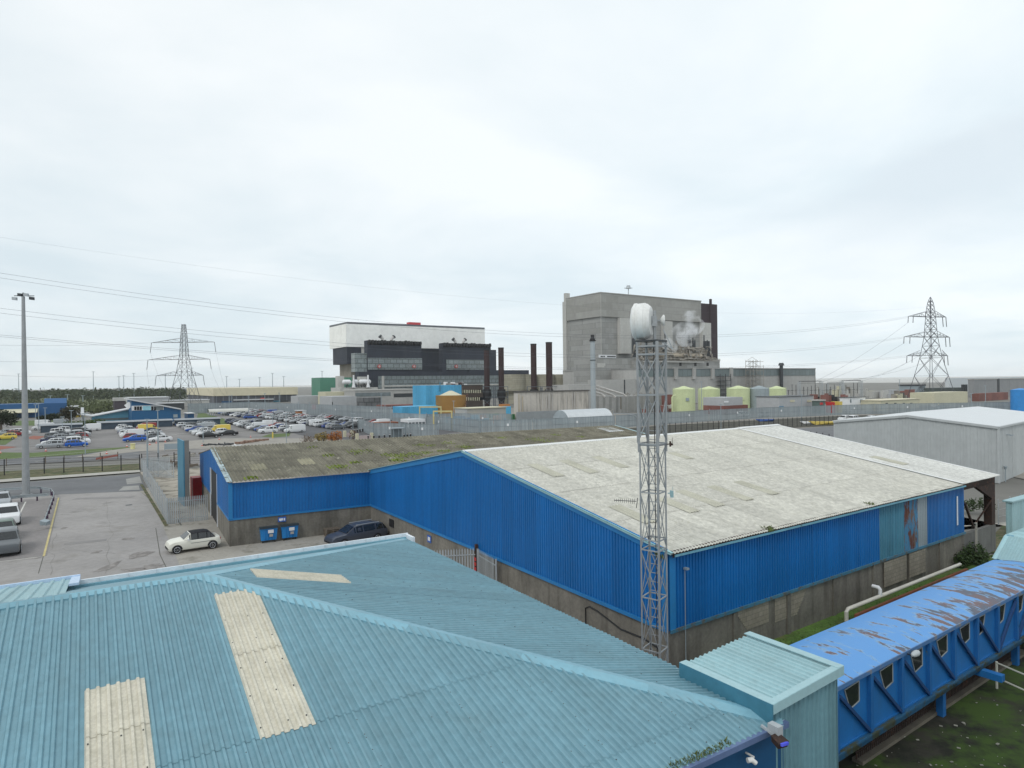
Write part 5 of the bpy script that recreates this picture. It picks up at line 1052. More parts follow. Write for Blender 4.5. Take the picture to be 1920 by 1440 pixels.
g = MB(); g.box(q0+ZD*.5, q1-q0, Vector((0, .05, 0)), ZD*.35); single(g, 'road_barrier', mat('faded_red', (.38, .13, .10), .7, var=.2), 'faded red and white barrier board on the left rail fence', 'barrier')
# cones
def cone(px, py, label):
    p = G(px, py, .05); t = thing('traffic_cone', label, 'cone', p, 'traffic cones around the car park'); part(MB().tube([p, p+ZD*.5], [.16, .03], 8).box(p-Vector((.2, .2, 0)), (.4, 0, 0), (0, .4, 0), (0, 0, .04)), 'body', mat('cone_red', (.55, .08, .04), .6), t); part(MB().tube([p+ZD*.2, p+ZD*.34], [.115, .072], 8), 'sleeve', m_white, t)
for (x, y, l) in ((1, 850, 'traffic cone at the left edge by the grass strip'), (86, 846, 'traffic cone before the nearest silver estate'), (281, 834, 'traffic cone under the bright blue estate car'), (293, 831, 'traffic cone beside the nearest white saloon'), (310, 829, 'traffic cone at the tail of the nearest white saloon'), (200, 851, 'traffic cone on the road behind the barrier board'), (238, 838, 'traffic cone near the yellow drum'), (379, 836, 'traffic cone near the scrap heap'), (322, 842, 'traffic cone near the white board'), (411, 824, 'white topped cone beyond the black saloon'), (470, 820, 'white topped cone left of the grass island')): cone(x, y, l)
p = G(249, 842, .05); t = thing('yellow_drum', 'pale yellow drum beside the car park road', 'drum', p); part(MB().cyl(p, .42, 1.0, 14), 'body', mat('pale_yellow', (.62, .58, .30), .6), t); part(MB().cyl(p+ZD*.98, .5, .12, 14), 'lid', MATS['pale_yellow'], t)
# rubble and timber near the road
random.seed(31)
def heap(name, label, cat, px, py, px2, py2, m, n=40, s=.7):
    g = MB(); a, b_ = G(px, py, .05), G(px2, py2, .05)
    for _ in range(n):
        q = lerp(a, b_, random.random())+Vector((random.gauss(0, .5), random.gauss(0, .8), 0)); r_ = s*random.uniform(.3, 1); an = random.random()*3.14
        A_ = Vector((math.cos(an), math.sin(an), random.uniform(-.15, .15)))*r_*1.8; B_ = Vector((-math.sin(an), math.cos(an), .1))*r_*.4; g.box(q, A_, B_, ZD*r_*.45, c=random.random())
    return single(g, name, m, label, cat)
heap('scrap_heap', 'dark heap of scrap lying behind the ridge of the mossy roof', 'scrap', 385, 835, 432, 834, m_dkst)
heap('timber_pile', 'reddish brown timber pile behind the mossy roof', 'timber', 450, 832, 492, 826, mat('red_timber', (.24, .15, .11), .9, var=.25), 60, .8)
heap('debris_pile', 'pale debris pile between the shed and the car park', 'debris', 310, 858, 400, 848, m_wood, 40, .6)
heap('plank_pile', 'white planks lying beside the reddish timber pile', 'timber', 440, 838, 452, 836, m_white, 8, .8)
heap('stacked_beams', 'grey beams stacked beside the post fence', 'timber', 320, 866, 350, 878, m_wood, 30, .8)
g = MB(); 
for k in range(8): q = lerp(G(300, 862), G(345, 856), k/8); g.box(q, Vector((2.2, .5, 0)), (0, .15, 0), (0, 0, .5))
single(g, 'concrete_beams', m_kerb, 'pale concrete beams lying by the road behind the grey pier', 'beams')
q = G(308, 846); single(MB().box(q+ZD*.3, (2.6, 1.0, 0), (-.05, .1, 0), (0, 0, 1.1)).box(q, (.1, 0, 0), (0, .1, 0), (0, 0, 1.2)), 'notice_board', m_gycl, 'pale notice board beside the road left of the grey pier', 'board')

# cracks, patches and covers in the yard surface
random.seed(90)
def crack(px0, py0, px1, py1, n=12, w=.014, j=.16):
    a, b = G(px0, py0, .017), G(px1, py1, .017); d = (b-a).normalized(); s = Vector((-d.y, d.x, 0)); pts = [lerp(a, b, k/n)+s*random.gauss(0, j) for k in range(n+1)]; g = MB()
    for p, q in zip(pts, pts[1:]): e = (q-p).normalized(); t_ = Vector((-e.y, e.x, 0))*w*random.uniform(.5, 1.3)/2; g.quad(p-t_, q-t_, q+t_, p+t_)
    stru(g, 'surface_crack', mat('crack_fill', (.17, .16, .145), .95))
for c_ in ((105, 1000, 95, 1078), (200, 940, 205, 1075), (110, 1030, 300, 1045), (300, 1010, 420, 1050)): crack(*c_)
m_stn = mat('oily_tarmac', (.19, .175, .165), .9, var=.2, vs=1.5, patch=(.28, .26, .245), patch_sc=2.2, patch_t=(.45, .6))
def blot(px, py, rx, ry):
    c = G(px, py, .011); g = MB(); pts = []
    for k in range(18): t = k*math.pi/9; r_ = random.uniform(.6, 1.1); pts.append(c+Vector((math.cos(t)*rx*r_, math.sin(t)*ry*r_, 0)))
    g.quad(*pts); stru(g, 'stain', m_stn)
for c_ in ((205, 1062, .5, 1.6), (262, 1040, .9, 1.2), (285, 1062, .8, .8), (252, 1068, 1.0, .5), (240, 1010, .5, .5), (180, 1035, .3, .6), (60, 1046, .7, .3), (120, 990, .3, .5)): blot(*c_)
for x, y in ((236, 948),):
    c = G(x, y, .014); g = MB(); g.quad(c, c+RD*.6, c+RD*.6+LD*.6, c+LD*.6); stru(g, 'drain_cover', m_dkst)
for (a_, b_, w_) in (((140, 935), (250, 932), 1.2), ((120, 1020), (200, 1012), .8)):
    g = line(a_, b_, w_, .010); stru(g, 'tarmac_patch', mat('newer_tarmac', (.235, .225, .22), .95, var=.1))
# ------------------------------------------------------------------ site buildings on one grid (RD, LD)
def corner(px, ybase=None, Y=None):
    p = G(px, ybase, 0) if Y is None else P(px, 715, Y); return Vector((p.x, p.y, 0))
def ext(c, d, px): return along(c, d, px, 715)
def block(mb, c, lr, ll, z0, z1, off=(0, 0), col=.5, m=0): return mb.box(c+RD*off[0]+LD*off[1]+ZD*z0, RD*lr, LD*ll, ZD*(z1-z0), c=col, m=m)
def gbox(name, label, cat, px0, pxR, pxL, ytop, mt, ybase=None, Y=None, depth=None, z0=0, roof=None, roofm=None, group=None, ribs=None, wname='wall', ll=None):
    c = corner(px0, ybase, Y)
    if depth is not None and c.x/c.y > -.60: c = corner(px0, Y=c.y+.83*depth)-LD*depth
    lr = ext(c, RD, pxR); l2 = ll if ll is not None else (ext(c, LD, pxL) if pxL is not None else depth); zt = zat(px0, ytop, c.y)
    t = thing(name, label, cat, c, group); g = MB(); block(g, c, lr, l2, z0, zt)
    if ribs:
        ribbed(g, c+ZD*z0-LD*.0, RD, ZD, 0, lr, 0, zt-z0, ribs, .12, sd=3, per=4, off=.02); ribbed(g, c+ZD*z0, LD, ZD, 0, l2, 0, zt-z0, ribs, .12, sd=5, per=4, off=.02, flip=True)
    part(g, wname, mt, t)
    if roof is not None: g = MB(); block(g, c, lr+.6, l2+.6, zt, zt+roof, (-.3, -.3)); part(g, 'roof_edge', roofm or mt, t)
    t_ = dict(t=t, c=c, lr=lr, ll=l2, zt=zt); return t_
def onR(B, px): return ext(B['c'], RD, px)
def zpx(px, py, p): return zat(px, py, p.y)
def panelR(B, name, mt, x0, x1, y0, y1, out=.15, label=None, base=0):   # flat panel on the long face, given by its pixel corners
    a, b_ = max(0, onR(B, x0)), onR(B, x1)
    if b_ <= a: b_ = a+.4
    p0 = B['c']+RD*a; p1 = B['c']+RD*b_; zt_ = zat(x0, y0, p0.y); zb_ = zat(x0, y1, p0.y)
    g = MB(); g.box(p0-LD*out+ZD*zb_, RD*(b_-a), LD*(out+.02), ZD*(zt_-zb_)); return part(g, name, mt, B['t'], label)
m_rconc = mat('reactor_concrete', (.345, .345, .335), .9, var=.12, vs=.04, streak=.35, streak_c=(.20, .195, .175), streak_sc=(.05, .05, .008), streak_t=(.45, .75), brick=(6.0, 3.0, .12, .72), fine=.05)
m_rconc2 = mat('reactor_concrete_light', (.47, .465, .44), .9, var=.08, vs=.06, streak=.4, streak_c=(.28, .275, .255), streak_sc=(.1, .1, .01))
m_rup = mat('reactor_upper_cladding', (.36, .355, .335), .9, var=.08, vs=.03, streak=.3, streak_c=(.27, .265, .245), streak_sc=(.05, .05, .008), brick=(12, 4, .15, .8))
m_rpurp = mat('plum_cladding', (.045, .030, .036), .8, var=.12, vs=.03)
m_rband = mat('turbine_glazing', (.17, .21, .215), .35, var=.15, vs=.03, brick=(5, 4.5, .3, .7))
m_rw = mat('dirty_white_cladding', (.90, .90, .87), .7, var=.03, vs=.02, streak=.25, streak_c=(.66, .65, .60), streak_sc=(.05, .05, .01))
m_navyb = mat('blue_black_cladding', (.024, .030, .046), .7, var=.25, vs=.06, streak=.35, streak_c=(.05, .055, .065), streak_sc=(.12, .12, .02))
m_glb = mat('station_glazing', (.26, .30, .305), .35, var=.25, vs=.08, brick=(7, 3.5, .35, .45), fine=.2)
m_glb2 = mat('station_glazing_low', (.20, .235, .245), .35, var=.2, vs=.06, brick=(5, 3, .35, .5), fine=.2)
m_pconc = mat('pale_concrete', (.40, .395, .38), .9, var=.1, vs=.05, streak=.3, streak_c=(.17, .16, .15), streak_sc=(.2, .2, .03))
m_gshed = mat('grey_shed_wall', (.40, .41, .42), .7, var=.05, vs=.05)
m_cream = mat('cream_cladding', (.66, .60, .44), .7, var=.04, vs=.03)
m_creamp = mat('pale_cream_wall', (.55, .52, .38), .7, var=.06, vs=.1)
m_green = mat('green_cladding', (.08, .23, .16), .6, var=.06, vs=.05)
m_sky = mat('sky_blue_cladding', (.09, .40, .64), .5, var=.10, vs=.08, streak=.2)
m_tankb = mat('ochre_tank', (.30, .16, .04), .7, var=.15, vs=.15)
m_brown = mat('brown_office_wall', (.065, .05, .042), .8, var=.1)
m_chim = mat('plum_chimney', (.040, .022, .022), .8, var=.2, vs=.1, streak=.3, streak_c=(.07, .04, .035), streak_sc=(.4, .4, .05))
m_lime = mat('lime_tank', (.56, .62, .36), .55, var=.07, vs=.15, streak=.25, streak_c=(.32, .36, .18), streak_sc=(.4, .4, .05))
m_gtank = mat('grey_tank', (.30, .35, .37), .6, var=.1, vs=.1, streak=.3)
m_stain = mat('stained_concrete_store', (.52, .48, .43), .9, var=.12, vs=.12, streak=.75, streak_c=(.10, .095, .085), streak_sc=(.55, .55, .05), streak_t=(.48, .70))
m_silo = mat('board_marked_concrete', (.36, .34, .27), .9, var=.15, vs=.1, brick=(30, 1.2, .08, .75), streak=.35)
m_pipew = mat('pipework_metal', (.30, .275, .24), .6, .3, var=.4, vs=.3)
m_pipep = mat('pale_pipe', (.50, .48, .46), .5, var=.08)
m_redb = mat('dull_red_plant', (.20, .085, .07), .8, var=.3, vs=.1)
m_greyroof = mat('pale_grey_roof', (.56, .57, .58), .6, var=.04)

# --- right reactor building
C = corner(1128, Y=365); z1 = zat(1128, 549, 365); zmid = zat(1128, 593, 365)
R2 = dict(c=C, t=thing('reactor_building', 'tall grey concrete reactor building with a plum coloured end behind the mast', 'power station', C), zt=z1)
lr = ext(C, RD, 1346); ll = ext(C, LD, 1057); lr1 = ext(C, RD, 1316)
g = MB(); block(g, C, lr1, ll, 0, zmid, (1, 1)); part(g, 'concrete_shaft', m_rconc, R2['t'])
g = MB(); block(g, C, lr1, ll-3, zmid, z1); block(g, C, lr1+.5, ll-2.5, z1, z1+.5, (-.25, -.25)); part(g, 'upper_storey', m_rup, R2['t'])
g = MB(); block(g, C, lr-lr1, ll, 14, z1-1.0, (lr1+.4, .2)); block(g, C, 1.2, 1.2, z1-22, z1+2, (lr1+8, -.9)); part(g, 'plum_end', m_rpurp, R2['t'])
g = MB(); block(g, C, 5, 3.2, 0, z1-1.5, (-.3, ll-3.2)); block(g, C, 3, 2, z1-1.5, z1+3.5, (0, ll-3)); part(g, 'stair_tower', m_rconc2, R2['t'])
for (x0, x1, y0) in ((1161, 1181, 596), (1243, 1259, 602), (1315, 1331, 605)):
    a_, b_ = ext(C, RD, x0), ext(C, RD, x1); p = C+RD*a_; g = MB(); block(g, C, b_-a_, 2.5, zat(x0, 663, p.y), zat(x0, y0, p.y), (a_, -1.4)); part(g, 'buttress', m_rconc2, R2['t'])
g = MB(); block(g, C, .25, .1, 0, z1, (-.05, -.1)); part(g, 'corner_trim', m_rconc2, R2['t'])
T = P(1190, 560, 380); t = R2['t']; g = MB(); zr_ = z1-2; q = Vector((T.x, T.y+20, 0)); g.tube([q+ZD*zr_, q+ZD*(zat(1190, 540, 400))], [.35, .25], 6); g.tube([q+ZD*zat(1190, 541, 400), q+ZD*zat(1190, 535, 400)], [1.6, 1.0], 10); g.bar(q+ZD*zat(1190, 540, 400)-Vector((2.4, 0, 0)), q+ZD*zat(1190, 540, 400)+Vector((2.4, 0, 0)), .4); part(g, 'rooftop_mast', m_steelg, t)
# podiums
Pm = gbox('station_annexe', 'low concrete annexe in front of the right reactor building', 'power station', 1108, 1350, 1076, 671, m_rconc, Y=338)
panelR(Pm, 'band', m_rconc2, 1120, 1135, 681, 686); panelR(Pm, 'vent', m_dkst, 1086, 1090, 683, 690) if False else None
panelR(Pm, 'sign_band', m_white, 1123, 1155, 665, 671, .3, 'white banner strip with dark lettering')
g = MB(); 
for (x0, x1) in ((1126, 1130), (1131, 1134), (1138, 1154)): a_, b_ = onR(Pm, x0), onR(Pm, x1); p0 = Pm['c']+RD*a_; g.box(p0-LD*.4+ZD*zat(x0, 669.5, p0.y), RD*(b_-a_), LD*.08, ZD*.6)
part(g, 'dark_marks', m_dkst, Pm['t'])
for (x0, x1, y0, y1) in ((1160, 1172, 693, 697), (1166, 1177, 702, 712), (1120, 1133, 686, 689)): panelR(Pm, 'louvre', m_rconc2, x0, x1, y0, y1)
Pm2 = gbox('plant_block', 'grey panelled plant block below the right reactor building', 'power station', 1130, 1345, 1102, 712, m_pconc, Y=318)
for x in (1170, 1200, 1240, 1285): panelR(Pm2, 'drainpipe', m_dkst, x, x+1.2, 712, 745, .3)
# concrete shelf with pipework
Sh = gbox('boiler_annexe', 'concrete ledge carrying the steaming pipework on the reactor building', 'power station', 1190, 1349, None, 676, m_rconc, Y=352, ll=14)
pk = thing('pipework', 'tangle of steam pipes, vessels and rails on the reactor building ledge', 'pipework', Sh['c'])
random.seed(41); g = MB(); g2 = MB(); ccS = Sh['c']; LR = Sh['lr']
def sp(u, v, z): return ccS+RD*u+LD*v+ZD*z
zl = Sh['zt']
for k in range(5): z = zl+1.2+k*1.7; g.tube([sp(1+random.random()*4, 1.5+k*.5, z), sp(LR*random.uniform(.8, .98), 1.5+k*.5, z)], .42, 6, c=random.random())
for k in range(70):
    u = random.uniform(1, LR-2); z0_ = zl+random.uniform(0, 3); h = random.choice([2, 3, 4, 6, 9]); g.tube([sp(u, random.uniform(.5, 5), z0_), sp(u+random.uniform(-.3, .3), random.uniform(.5, 5), z0_+h)], random.uniform(.2, .6), 6, c=random.random())
for k in range(60):
    u = random.uniform(1, LR-8); z = zl+random.uniform(.6, 9); v = random.uniform(.4, 5); g.tube([sp(u, v, z), sp(u+random.uniform(2, 9), v, z), sp(u+random.uniform(2, 9)+.5, v, z-random.uniform(.5, 2))], random.uniform(.2, .55), 6, c=random.random())
part(g, 'pipes', m_pipew, pk)
for u, l in ((LR*.30, 16), (LR*.60, 36)):
    g2.tube([sp(u-l*.3, 2.5, zl+3.2), sp(u-l*.28, 2.5, zl+3.2), sp(u+l*.4, 2.5, zl+3.2), sp(u+l*.42, 2.5, zl+3.2)], [.6, 1.3, 1.3, .6], 12)
part(g2, 'steam_vessels', mat('insulated_vessel', (.40, .34, .26), .5, .2, var=.2, vs=.2), pk)
for u in (2, LR*.36, LR*.66, LR*.72, LR*.86, LR*.90):
    g = MB()
    for j in range(3): g.tube([sp(u+j*.9, 3, zl+2), sp(u+j*.9, 3, zl+random.uniform(9, 16))], .35, 6)
    g.tube([sp(u+1, 3.2, zl+6), sp(u+1, 3.2, zl+12)], 1.1, 8); part(g, 'vent_stack', m_dkst, pk)
g = MB()
for z in (.0, 1.1): g.bar(sp(0, -.6, zl+z+.3), sp(LR, -.6, zl+z+.3), .25)
for k in range(26): g.bar(sp(LR*k/25, -.6, zl), sp(LR*k/25, -.6, zl+1.4), .14)
part(g, 'walkway_rail', m_pipew, pk)
for x in (1212, 1240, 1274, 1302, 1325): panelR(Sh, 'opening', m_black, x, x+4, 680, 686, .12)
panelR(Sh, 'walkway', m_rconc2, 1205, 1318, 677, 679, 1.2)
# turbine hall
Th = gbox('turbine_hall', 'long grey turbine hall with a dark glazed band right of the reactor building', 'power station', 1196, 1528, None, 690, m_pconc, Y=330, ll=60)
Tz = Th['zt']
g = MB(); cT = Th['c']; h_ = zat(1500, 688, (cT+RD*Th['lr']).y)-zat(1500, 701, (cT+RD*Th['lr']).y)
g.box(cT-LD*.25+ZD*(Tz-h_), RD*Th['lr'], LD*.3, ZD*(h_-.4)); part(g, 'glazed_band', m_rband, Th['t'])
for x in (1263, 1297, 1332, 1367): a_ = onR(Th, x); g = MB(); g.box(cT+RD*a_-LD*1.2+ZD*(Tz-h_-1.5), RD*2.2, LD*1.2, ZD*(h_+1.8)); part(g, 'pier', m_pconc, Th['t'])
g = MB(); g.box(cT+RD*(Th['lr']-.05)-LD*.3+ZD*0, RD*.3, LD*60.3, ZD*(Tz+.2)); g.box(cT-LD*.5-RD*.3+ZD*(Tz-.4), RD*(Th['lr']+.6), LD*60, ZD*.5); part(g, 'edge_trim', m_rconc, Th['t'])
a_ = onR(Th, 1461); g = MB(); q = cT+RD*a_-LD*1.5; g.tube([q, q+ZD*(Tz+2)], 1.0, 10); g.tube([q+ZD*(Tz+1.6), q+ZD*(Tz+3.2)], [1.8, 1.2], 10); part(g, 'vent_stack', m_dkst, Th['t'])
a_ = onR(Th, 1387); q = cT+RD*a_-LD*4; sc_t = thing('scaffold_tower', 'scaffold stair tower against the turbine hall behind the lime tanks', 'scaffold', q)
g = MB()
for dx_ in (0, 3, 6, 9, 12):
    for dy_ in (0, 3): g.bar(q+RD*dx_-LD*dy_, q+RD*dx_-LD*dy_+ZD*(Tz+4.5-(dx_ > 9)*3), .16)
part(g, 'standards', m_pipew, sc_t); g = MB()
for k in range(9):
    z = 1.5+k*2.6
    for dy_ in (0, 3): g.bar(q-LD*dy_+ZD*z, q+RD*12-LD*dy_+ZD*z, .16)
    g.box(q+ZD*z-LD*3, RD*12, LD*3, ZD*.1); g.bar(q+ZD*z, q+RD*6+ZD*(z+2.6), .12); g.bar(q+ZD*z+RD*12, q+RD*6+ZD*(z+2.6), .12)
part(g, 'platforms', m_pipew, sc_t)
a_ = onR(Th, 1342); q = cT+RD*a_-LD*3; g = MB()
for k in range(6): g.box(q+ZD*(2+k*2.4), RD*9, LD*2.5, ZD*.25)
for dx_ in (0, 4.5, 9): g.bar(q+RD*dx_, q+RD*dx_+ZD*15.5, .3)
single(g, 'pipe_gantry', m_dkst, 'dark open platform frame against the turbine hall', 'gantry')

# --- left reactor building
C = corner(650, Y=530); z1 = zat(650, 607, 530); zw = zat(650, 650, 530)
T1 = thing('reactor_building', 'reactor building with a white top and blue black lower blocks on the left', 'power station', C); R1 = dict(c=C, t=T1, zt=z1)
lr = ext(C, RD, 910); ll = ext(C, LD, 622)
g = MB(); ch_ = ll*.5
poly = [C+RD*0, C+RD*lr, C+RD*lr+LD*ll, C+LD*ll, ]
poly = [C, C+RD*lr, C+RD*(lr+4)+LD*8, C+RD*(lr+4)+LD*40, C+LD*40, C+LD*ll-RD*0]
g.prism([p+ZD*zw for p in poly], ZD*(z1-zw)); part(g, 'white_top', m_rw, T1)
g = MB(); g.prism([p+ZD*z1+(RD*0 if i else RD*1) for i, p in enumerate(poly)], ZD*1.6); part(g, 'roof_parapet', mat('slate_parapet', (.13, .14, .155), .7), T1)
a_ = ext(C, RD, 776); b_ = ext(C, RD, 798); g = MB(); g.box(C+RD*a_+LD*8+ZD*(z1+1.6), RD*(b_-a_), LD*5, ZD*2.8); part(g, 'roof_cabin', mat('coral_red', (.55, .05, .06), .5), T1)
g = MB(); block(g, C, 12, ll-2, zat(650, 682, 530), zw, (1.0, 1.0)); part(g, 'dark_box', m_navyb, T1)
g = MB(); block(g, C, 9, ll-9, 0, zw, (6, 6)); part(g, 'concrete_leg', mat('streaky_concrete', (.27, .25, .21), .9, var=.2, vs=.1, streak=.5, streak_sc=(.2, .2, .03)), T1)
g = MB(); block(g, C, lr-2, 30, 0, zw, (16, 3)); part(g, 'dark_core', m_navyb, T1)
g = MB(); block(g, C, 3, 2, 5, zw, (13, .6)); part(g, 'concrete_column', m_rconc2, T1)
def sub(px0, pxR, ytop, ybot, Y, depth, nm, mt, par, frill=False):
    c = corner(px0, Y=Y); l_ = ext(c, RD, pxR); zt_ = zat(px0, ytop, Y); zb_ = 0 if ybot is None else zat(px0, ybot, Y); g = MB(); g.box(c+ZD*zb_, RD*l_, LD*depth, ZD*(zt_-zb_))
    o = part(g, nm, mt, par)
    if frill:
        f = MB(); n = 18
        for k in range(n): u = l_*(k+.5)/n; f.tube([c+RD*(u+random.uniform(-.6, .6))+LD*1.0+ZD*(zt_-3.2), c+RD*u-LD*1.0+ZD*(zt_-1.6), c+RD*u-LD*.8+ZD*(zt_+.5*random.uniform(-.5, 1))], [1.0, 1.25, 1.1], 6, c=random.random())
        part(f, 'roof_vents', m_black, par)
    return c, l_, zt_
random.seed(43)
cA, lA, zA = sub(690, 791, 638, None, 507, 7, 'boiler_block', m_navyb, T1, True)
cB, lB, zB = sub(831, 921, 643, None, 550, 7, 'boiler_block', m_navyb, T1, True)
for cc, l_, x0, x1, y0, y1, fans in ((cA, lA, 684, 791, 671, 693, (710, 775)), (cB, lB, 837, 912, 674, 693, (854, 909))):
    B = dict(c=cc, t=T1); panelR(B, 'glazed_strip', m_glb, x0, x1, y0, y1, .8)
    for fx in fans:
        u = ext(cc, RD, fx); q = cc+RD*u-LD*1.0; z = zat(fx, 687, q.y); rr_ = 1.45; f = MB(); f.tube([q+ZD*z, q-LD*.9+ZD*z], [rr_*.9, rr_], 14); fo = part(f, 'round_vent', m_red, T1); f = MB(); f.tube([q-LD*.92+ZD*z, q-LD*.98+ZD*z], rr_*.6, 12); part(f, 'vent_hub', m_pipep, fo)
for fx, sg in ((724, -1), (741, 1), (861, -1), (876, 1)):
    cc = cA if fx < 800 else cB; u = ext(cc, RD, fx); q = cc+RD*u+LD*6; z = zA if fx < 800 else zB; f = MB(); f.tube([q+ZD*z, q+ZD*(z+2.0), q+ZD*(z+3.4)+RD*sg*1.6], [1.1, 1.1, 1.3], 10, m=0); f.tube([q+ZD*(z+3.4)+RD*sg*1.6, q+ZD*(z+4.2)+RD*sg*2.4], [1.5, 1.5], 10, m=1); part(f, 'roof_cowl', [m_pipep, m_dkst], T1)
sub(673, 940, 697, None, 480, 8, 'lower_dark_block', m_navyb, T1)
cD, lD, zD = sub(718, 965, 705, None, 470, 9, 'low_glazed_hall', m_glb2, T1)
g = MB(); g.box(cD-LD*.6+ZD*(zat(718, 724, 470)-.5), RD*lD, LD*.6, ZD*1.0); g.box(cD-RD*.8-LD*.6, RD*1.6, LD*.8, ZD*zD); part(g, 'pale_ledge', m_rconc2, T1)
cT1, lT1, zT1 = sub(880, 992, 694, None, 560, 40, 'far_hall', m_navyb, T1)
cE, lE, zE_ = sub(666, 690, 662, 697, 503, 8, 'glazed_stair', m_glb, T1)

# --- buildings at the left and middle, back to front
gbox('green_building', 'dark green clad building left of the white topped reactor building', 'building', 600, 660, 584, 708, m_green, Y=440, ribs=None)
Wp = gbox('plant_building', 'pale concrete plant building carrying white cylindrical vessels', 'building', 638, 708, 620, 727, m_rconc2, Y=420)
cW = Wp['c']
for x0, x1 in ((622, 634), (677, 691)):
    g = MB(); a_, b_ = ext(cW, RD, x0) if x0 > 637 else 0, ext(cW, RD, x1) if x0 > 637 else 4
    if x0 < 637: g.box(cW+LD*4+ZD*Wp['zt'], RD*4, LD*5, ZD*7.5)
    else: g.box(cW+RD*a_+LD*3+ZD*Wp['zt'], RD*(b_-a_), LD*4, ZD*7.0)
    part(g, 'roof_tower', m_rconc2, Wp['t'])
vs = thing('white_vessels', 'row of white horizontal vessels on the pale plant building', 'vessels', cW+ZD*Wp['zt'])
for x0, x1 in ((643, 659), (662, 672), (674, 696)):
    a_, b_ = ext(cW, RD, x0), ext(cW, RD, x1); z = Wp['zt']+3.6; f = MB(); f.tube([cW+RD*a_+LD*1.0+ZD*z, cW+RD*(a_+.8)+LD*1+ZD*z, cW+RD*(b_-.8)+LD*1+ZD*z, cW+RD*b_+LD*1+ZD*z], [.8, 1.5, 1.5, .8], 12); part(f, 'vessel', m_white, vs)
f = MB(); random.seed(9)
for k in range(30): u = random.uniform(2, Wp['lr']-3); f.tube([cW+RD*u-LD*.0+ZD*(Wp['zt']), cW+RD*u+ZD*(Wp['zt']+random.uniform(1, 3.4)), cW+RD*(u+random.uniform(-2, 2))+ZD*(Wp['zt']+1)], .18, 5)
part(f, 'pipes', m_dkst, vs)
f = MB()
for x in (662, 689): u = ext(cW, RD, x); f.tube([cW+RD*u-LD*1+ZD*Wp['zt'], cW+RD*u-LD*1+ZD*(Wp['zt']+3), cW+RD*u-LD*1+ZD*(Wp['zt']+8)], [1.3, .6, .5], 8)
part(f, 'white_stack', m_white, vs)
cr = gbox('cream_warehouse', 'long cream clad warehouse behind the car park with a dark ground floor', 'warehouse', 400, 558, 350, 728, m_cream, Y=455, z0=5.2)
g = MB(); block(g, cr['c'], cr['lr']-1.5, cr['ll']-1.5, 0, 5.2, (.8, .8)); part(g, 'ground_floor', mat('dark_ground_floor', (.09, .095, .11), .6, var=.3, vs=.1, brick=(6, 6, .4, 2.0)), cr['t'])
panelR(cr, 'shutter', m_navy, 415, 435, 752, 762, .0); panelR(cr, 'blue_shutter', mat('teal_shutter', (.03, .13, .19), .6), 512, 525, 751, 762, -.5); panelR(cr, 'dark_shutter', m_dkst, 526, 540, 751, 762, -.5)
panelR(cr, 'fascia_sign', m_red, 488, 496, 746, 749, .2); panelR(cr, 'canopy', m_greyroof, 437, 512, 749, 751, 1.0)
for x in (446, 458, 470, 482, 494, 506): panelR(cr, 'loading_bay', m_glassg, x, x+8, 753, 760, -.45)
gbox('grey_store', 'plain grey store building between the cream warehouse and the plant building', 'building', 545, 612, None, 743, m_gshed, Y=395, depth=15)
gs = gbox('grey_workshop', 'light grey clad workshop with small openings left of the sky blue block', 'building', 599, 668, None, 744, m_gshed, Y=345, depth=20); 
for x in (601, 606): panelR(gs, 'opening', m_dkst, x, x+1.6, 754, 762)
cb = gbox('cream_office', 'low cream building with a flat roof in front of the plant building', 'building', 596, 648, None, 735, m_creamp, Y=385, depth=14)
lw_b = gbox('glazed_workshop', 'long grey workshop with a dark window band before the left reactor building', 'building', 645, 780, None, 733, m_pconc, Y=375, depth=18, roof=.6, roofm=m_rconc2)
panelR(lw_b, 'window_band', m_glassg, 648, 732, 737, 744, .1); panelR(lw_b, 'window_band', m_dkst, 738, 773, 738, 745, .1)
o_ = gbox('open_shed', 'open fronted grey shed with dark bays beside the grey workshop', 'building', 668, 715, None, 746, mat('dim_bay_grey', (.14, .145, .15), .8, var=.3, vs=.2, brick=(4, 3, .3, .5)), Y=335, depth=10)
rb = gbox('red_brick_plant', 'dull red low building in front of the long grey workshop', 'building', 705, 778, None, 760, m_redb, Y=315, depth=8)
kiosk = gbox('red_kiosk', 'small red kiosk beside the grey workshop', 'kiosk', 584, 592, None, 759, m_red, Y=330, depth=3)
ob = gbox('orange_cabin', 'orange brown cabin with a white panel at the back of the car park', 'cabin', 553, 572, None, 771, mat('orange_brown', (.40, .15, .05), .7, var=.2), Y=255, depth=4, roof=.3, roofm=m_greyroof)
g = MB(); q = ob['c']+RD*(ob['lr']-1.2); g.box(q-LD*.1, RD*1.4, LD*.2, ZD*(ob['zt']+.1)); part(g, 'white_panel', m_white, ob['t'])
# blue office with wing roof
bo = thing('blue_office', 'blue office building with a sloping white roof and an upper window strip', 'office', G(246, 797))
c = corner(246, Y=222); lr = ext(c, RD, 338); zL, zR_ = zat(240, 751, 222), zat(345, 768, (c+RD*lr).y); dp = 18
g = MB(); p = [c, c+RD*lr, c+RD*lr+ZD*zR_, c+ZD*zL]; g.prism(p, LD*dp); part(g, 'wall', mat('office_blue', (.012, .10, .23), .5, var=.05), bo)
g = MB(); e = (c+RD*lr+ZD*zR_)-(c+ZD*zL); g.box(c+ZD*zL-e*.06-LD*.8, e*1.07, LD*(dp+1.6), ZD*.45); part(g, 'roof', m_greyroof, bo)
B = dict(c=c, t=bo)
panelR(B, 'window_surround', m_white, 246, 306, 761, 770, .12)
for x0 in (251, 256, 261, 283, 288): wo = panelR(B, 'window', m_glassd, x0, x0+4, 762, 769, .2)
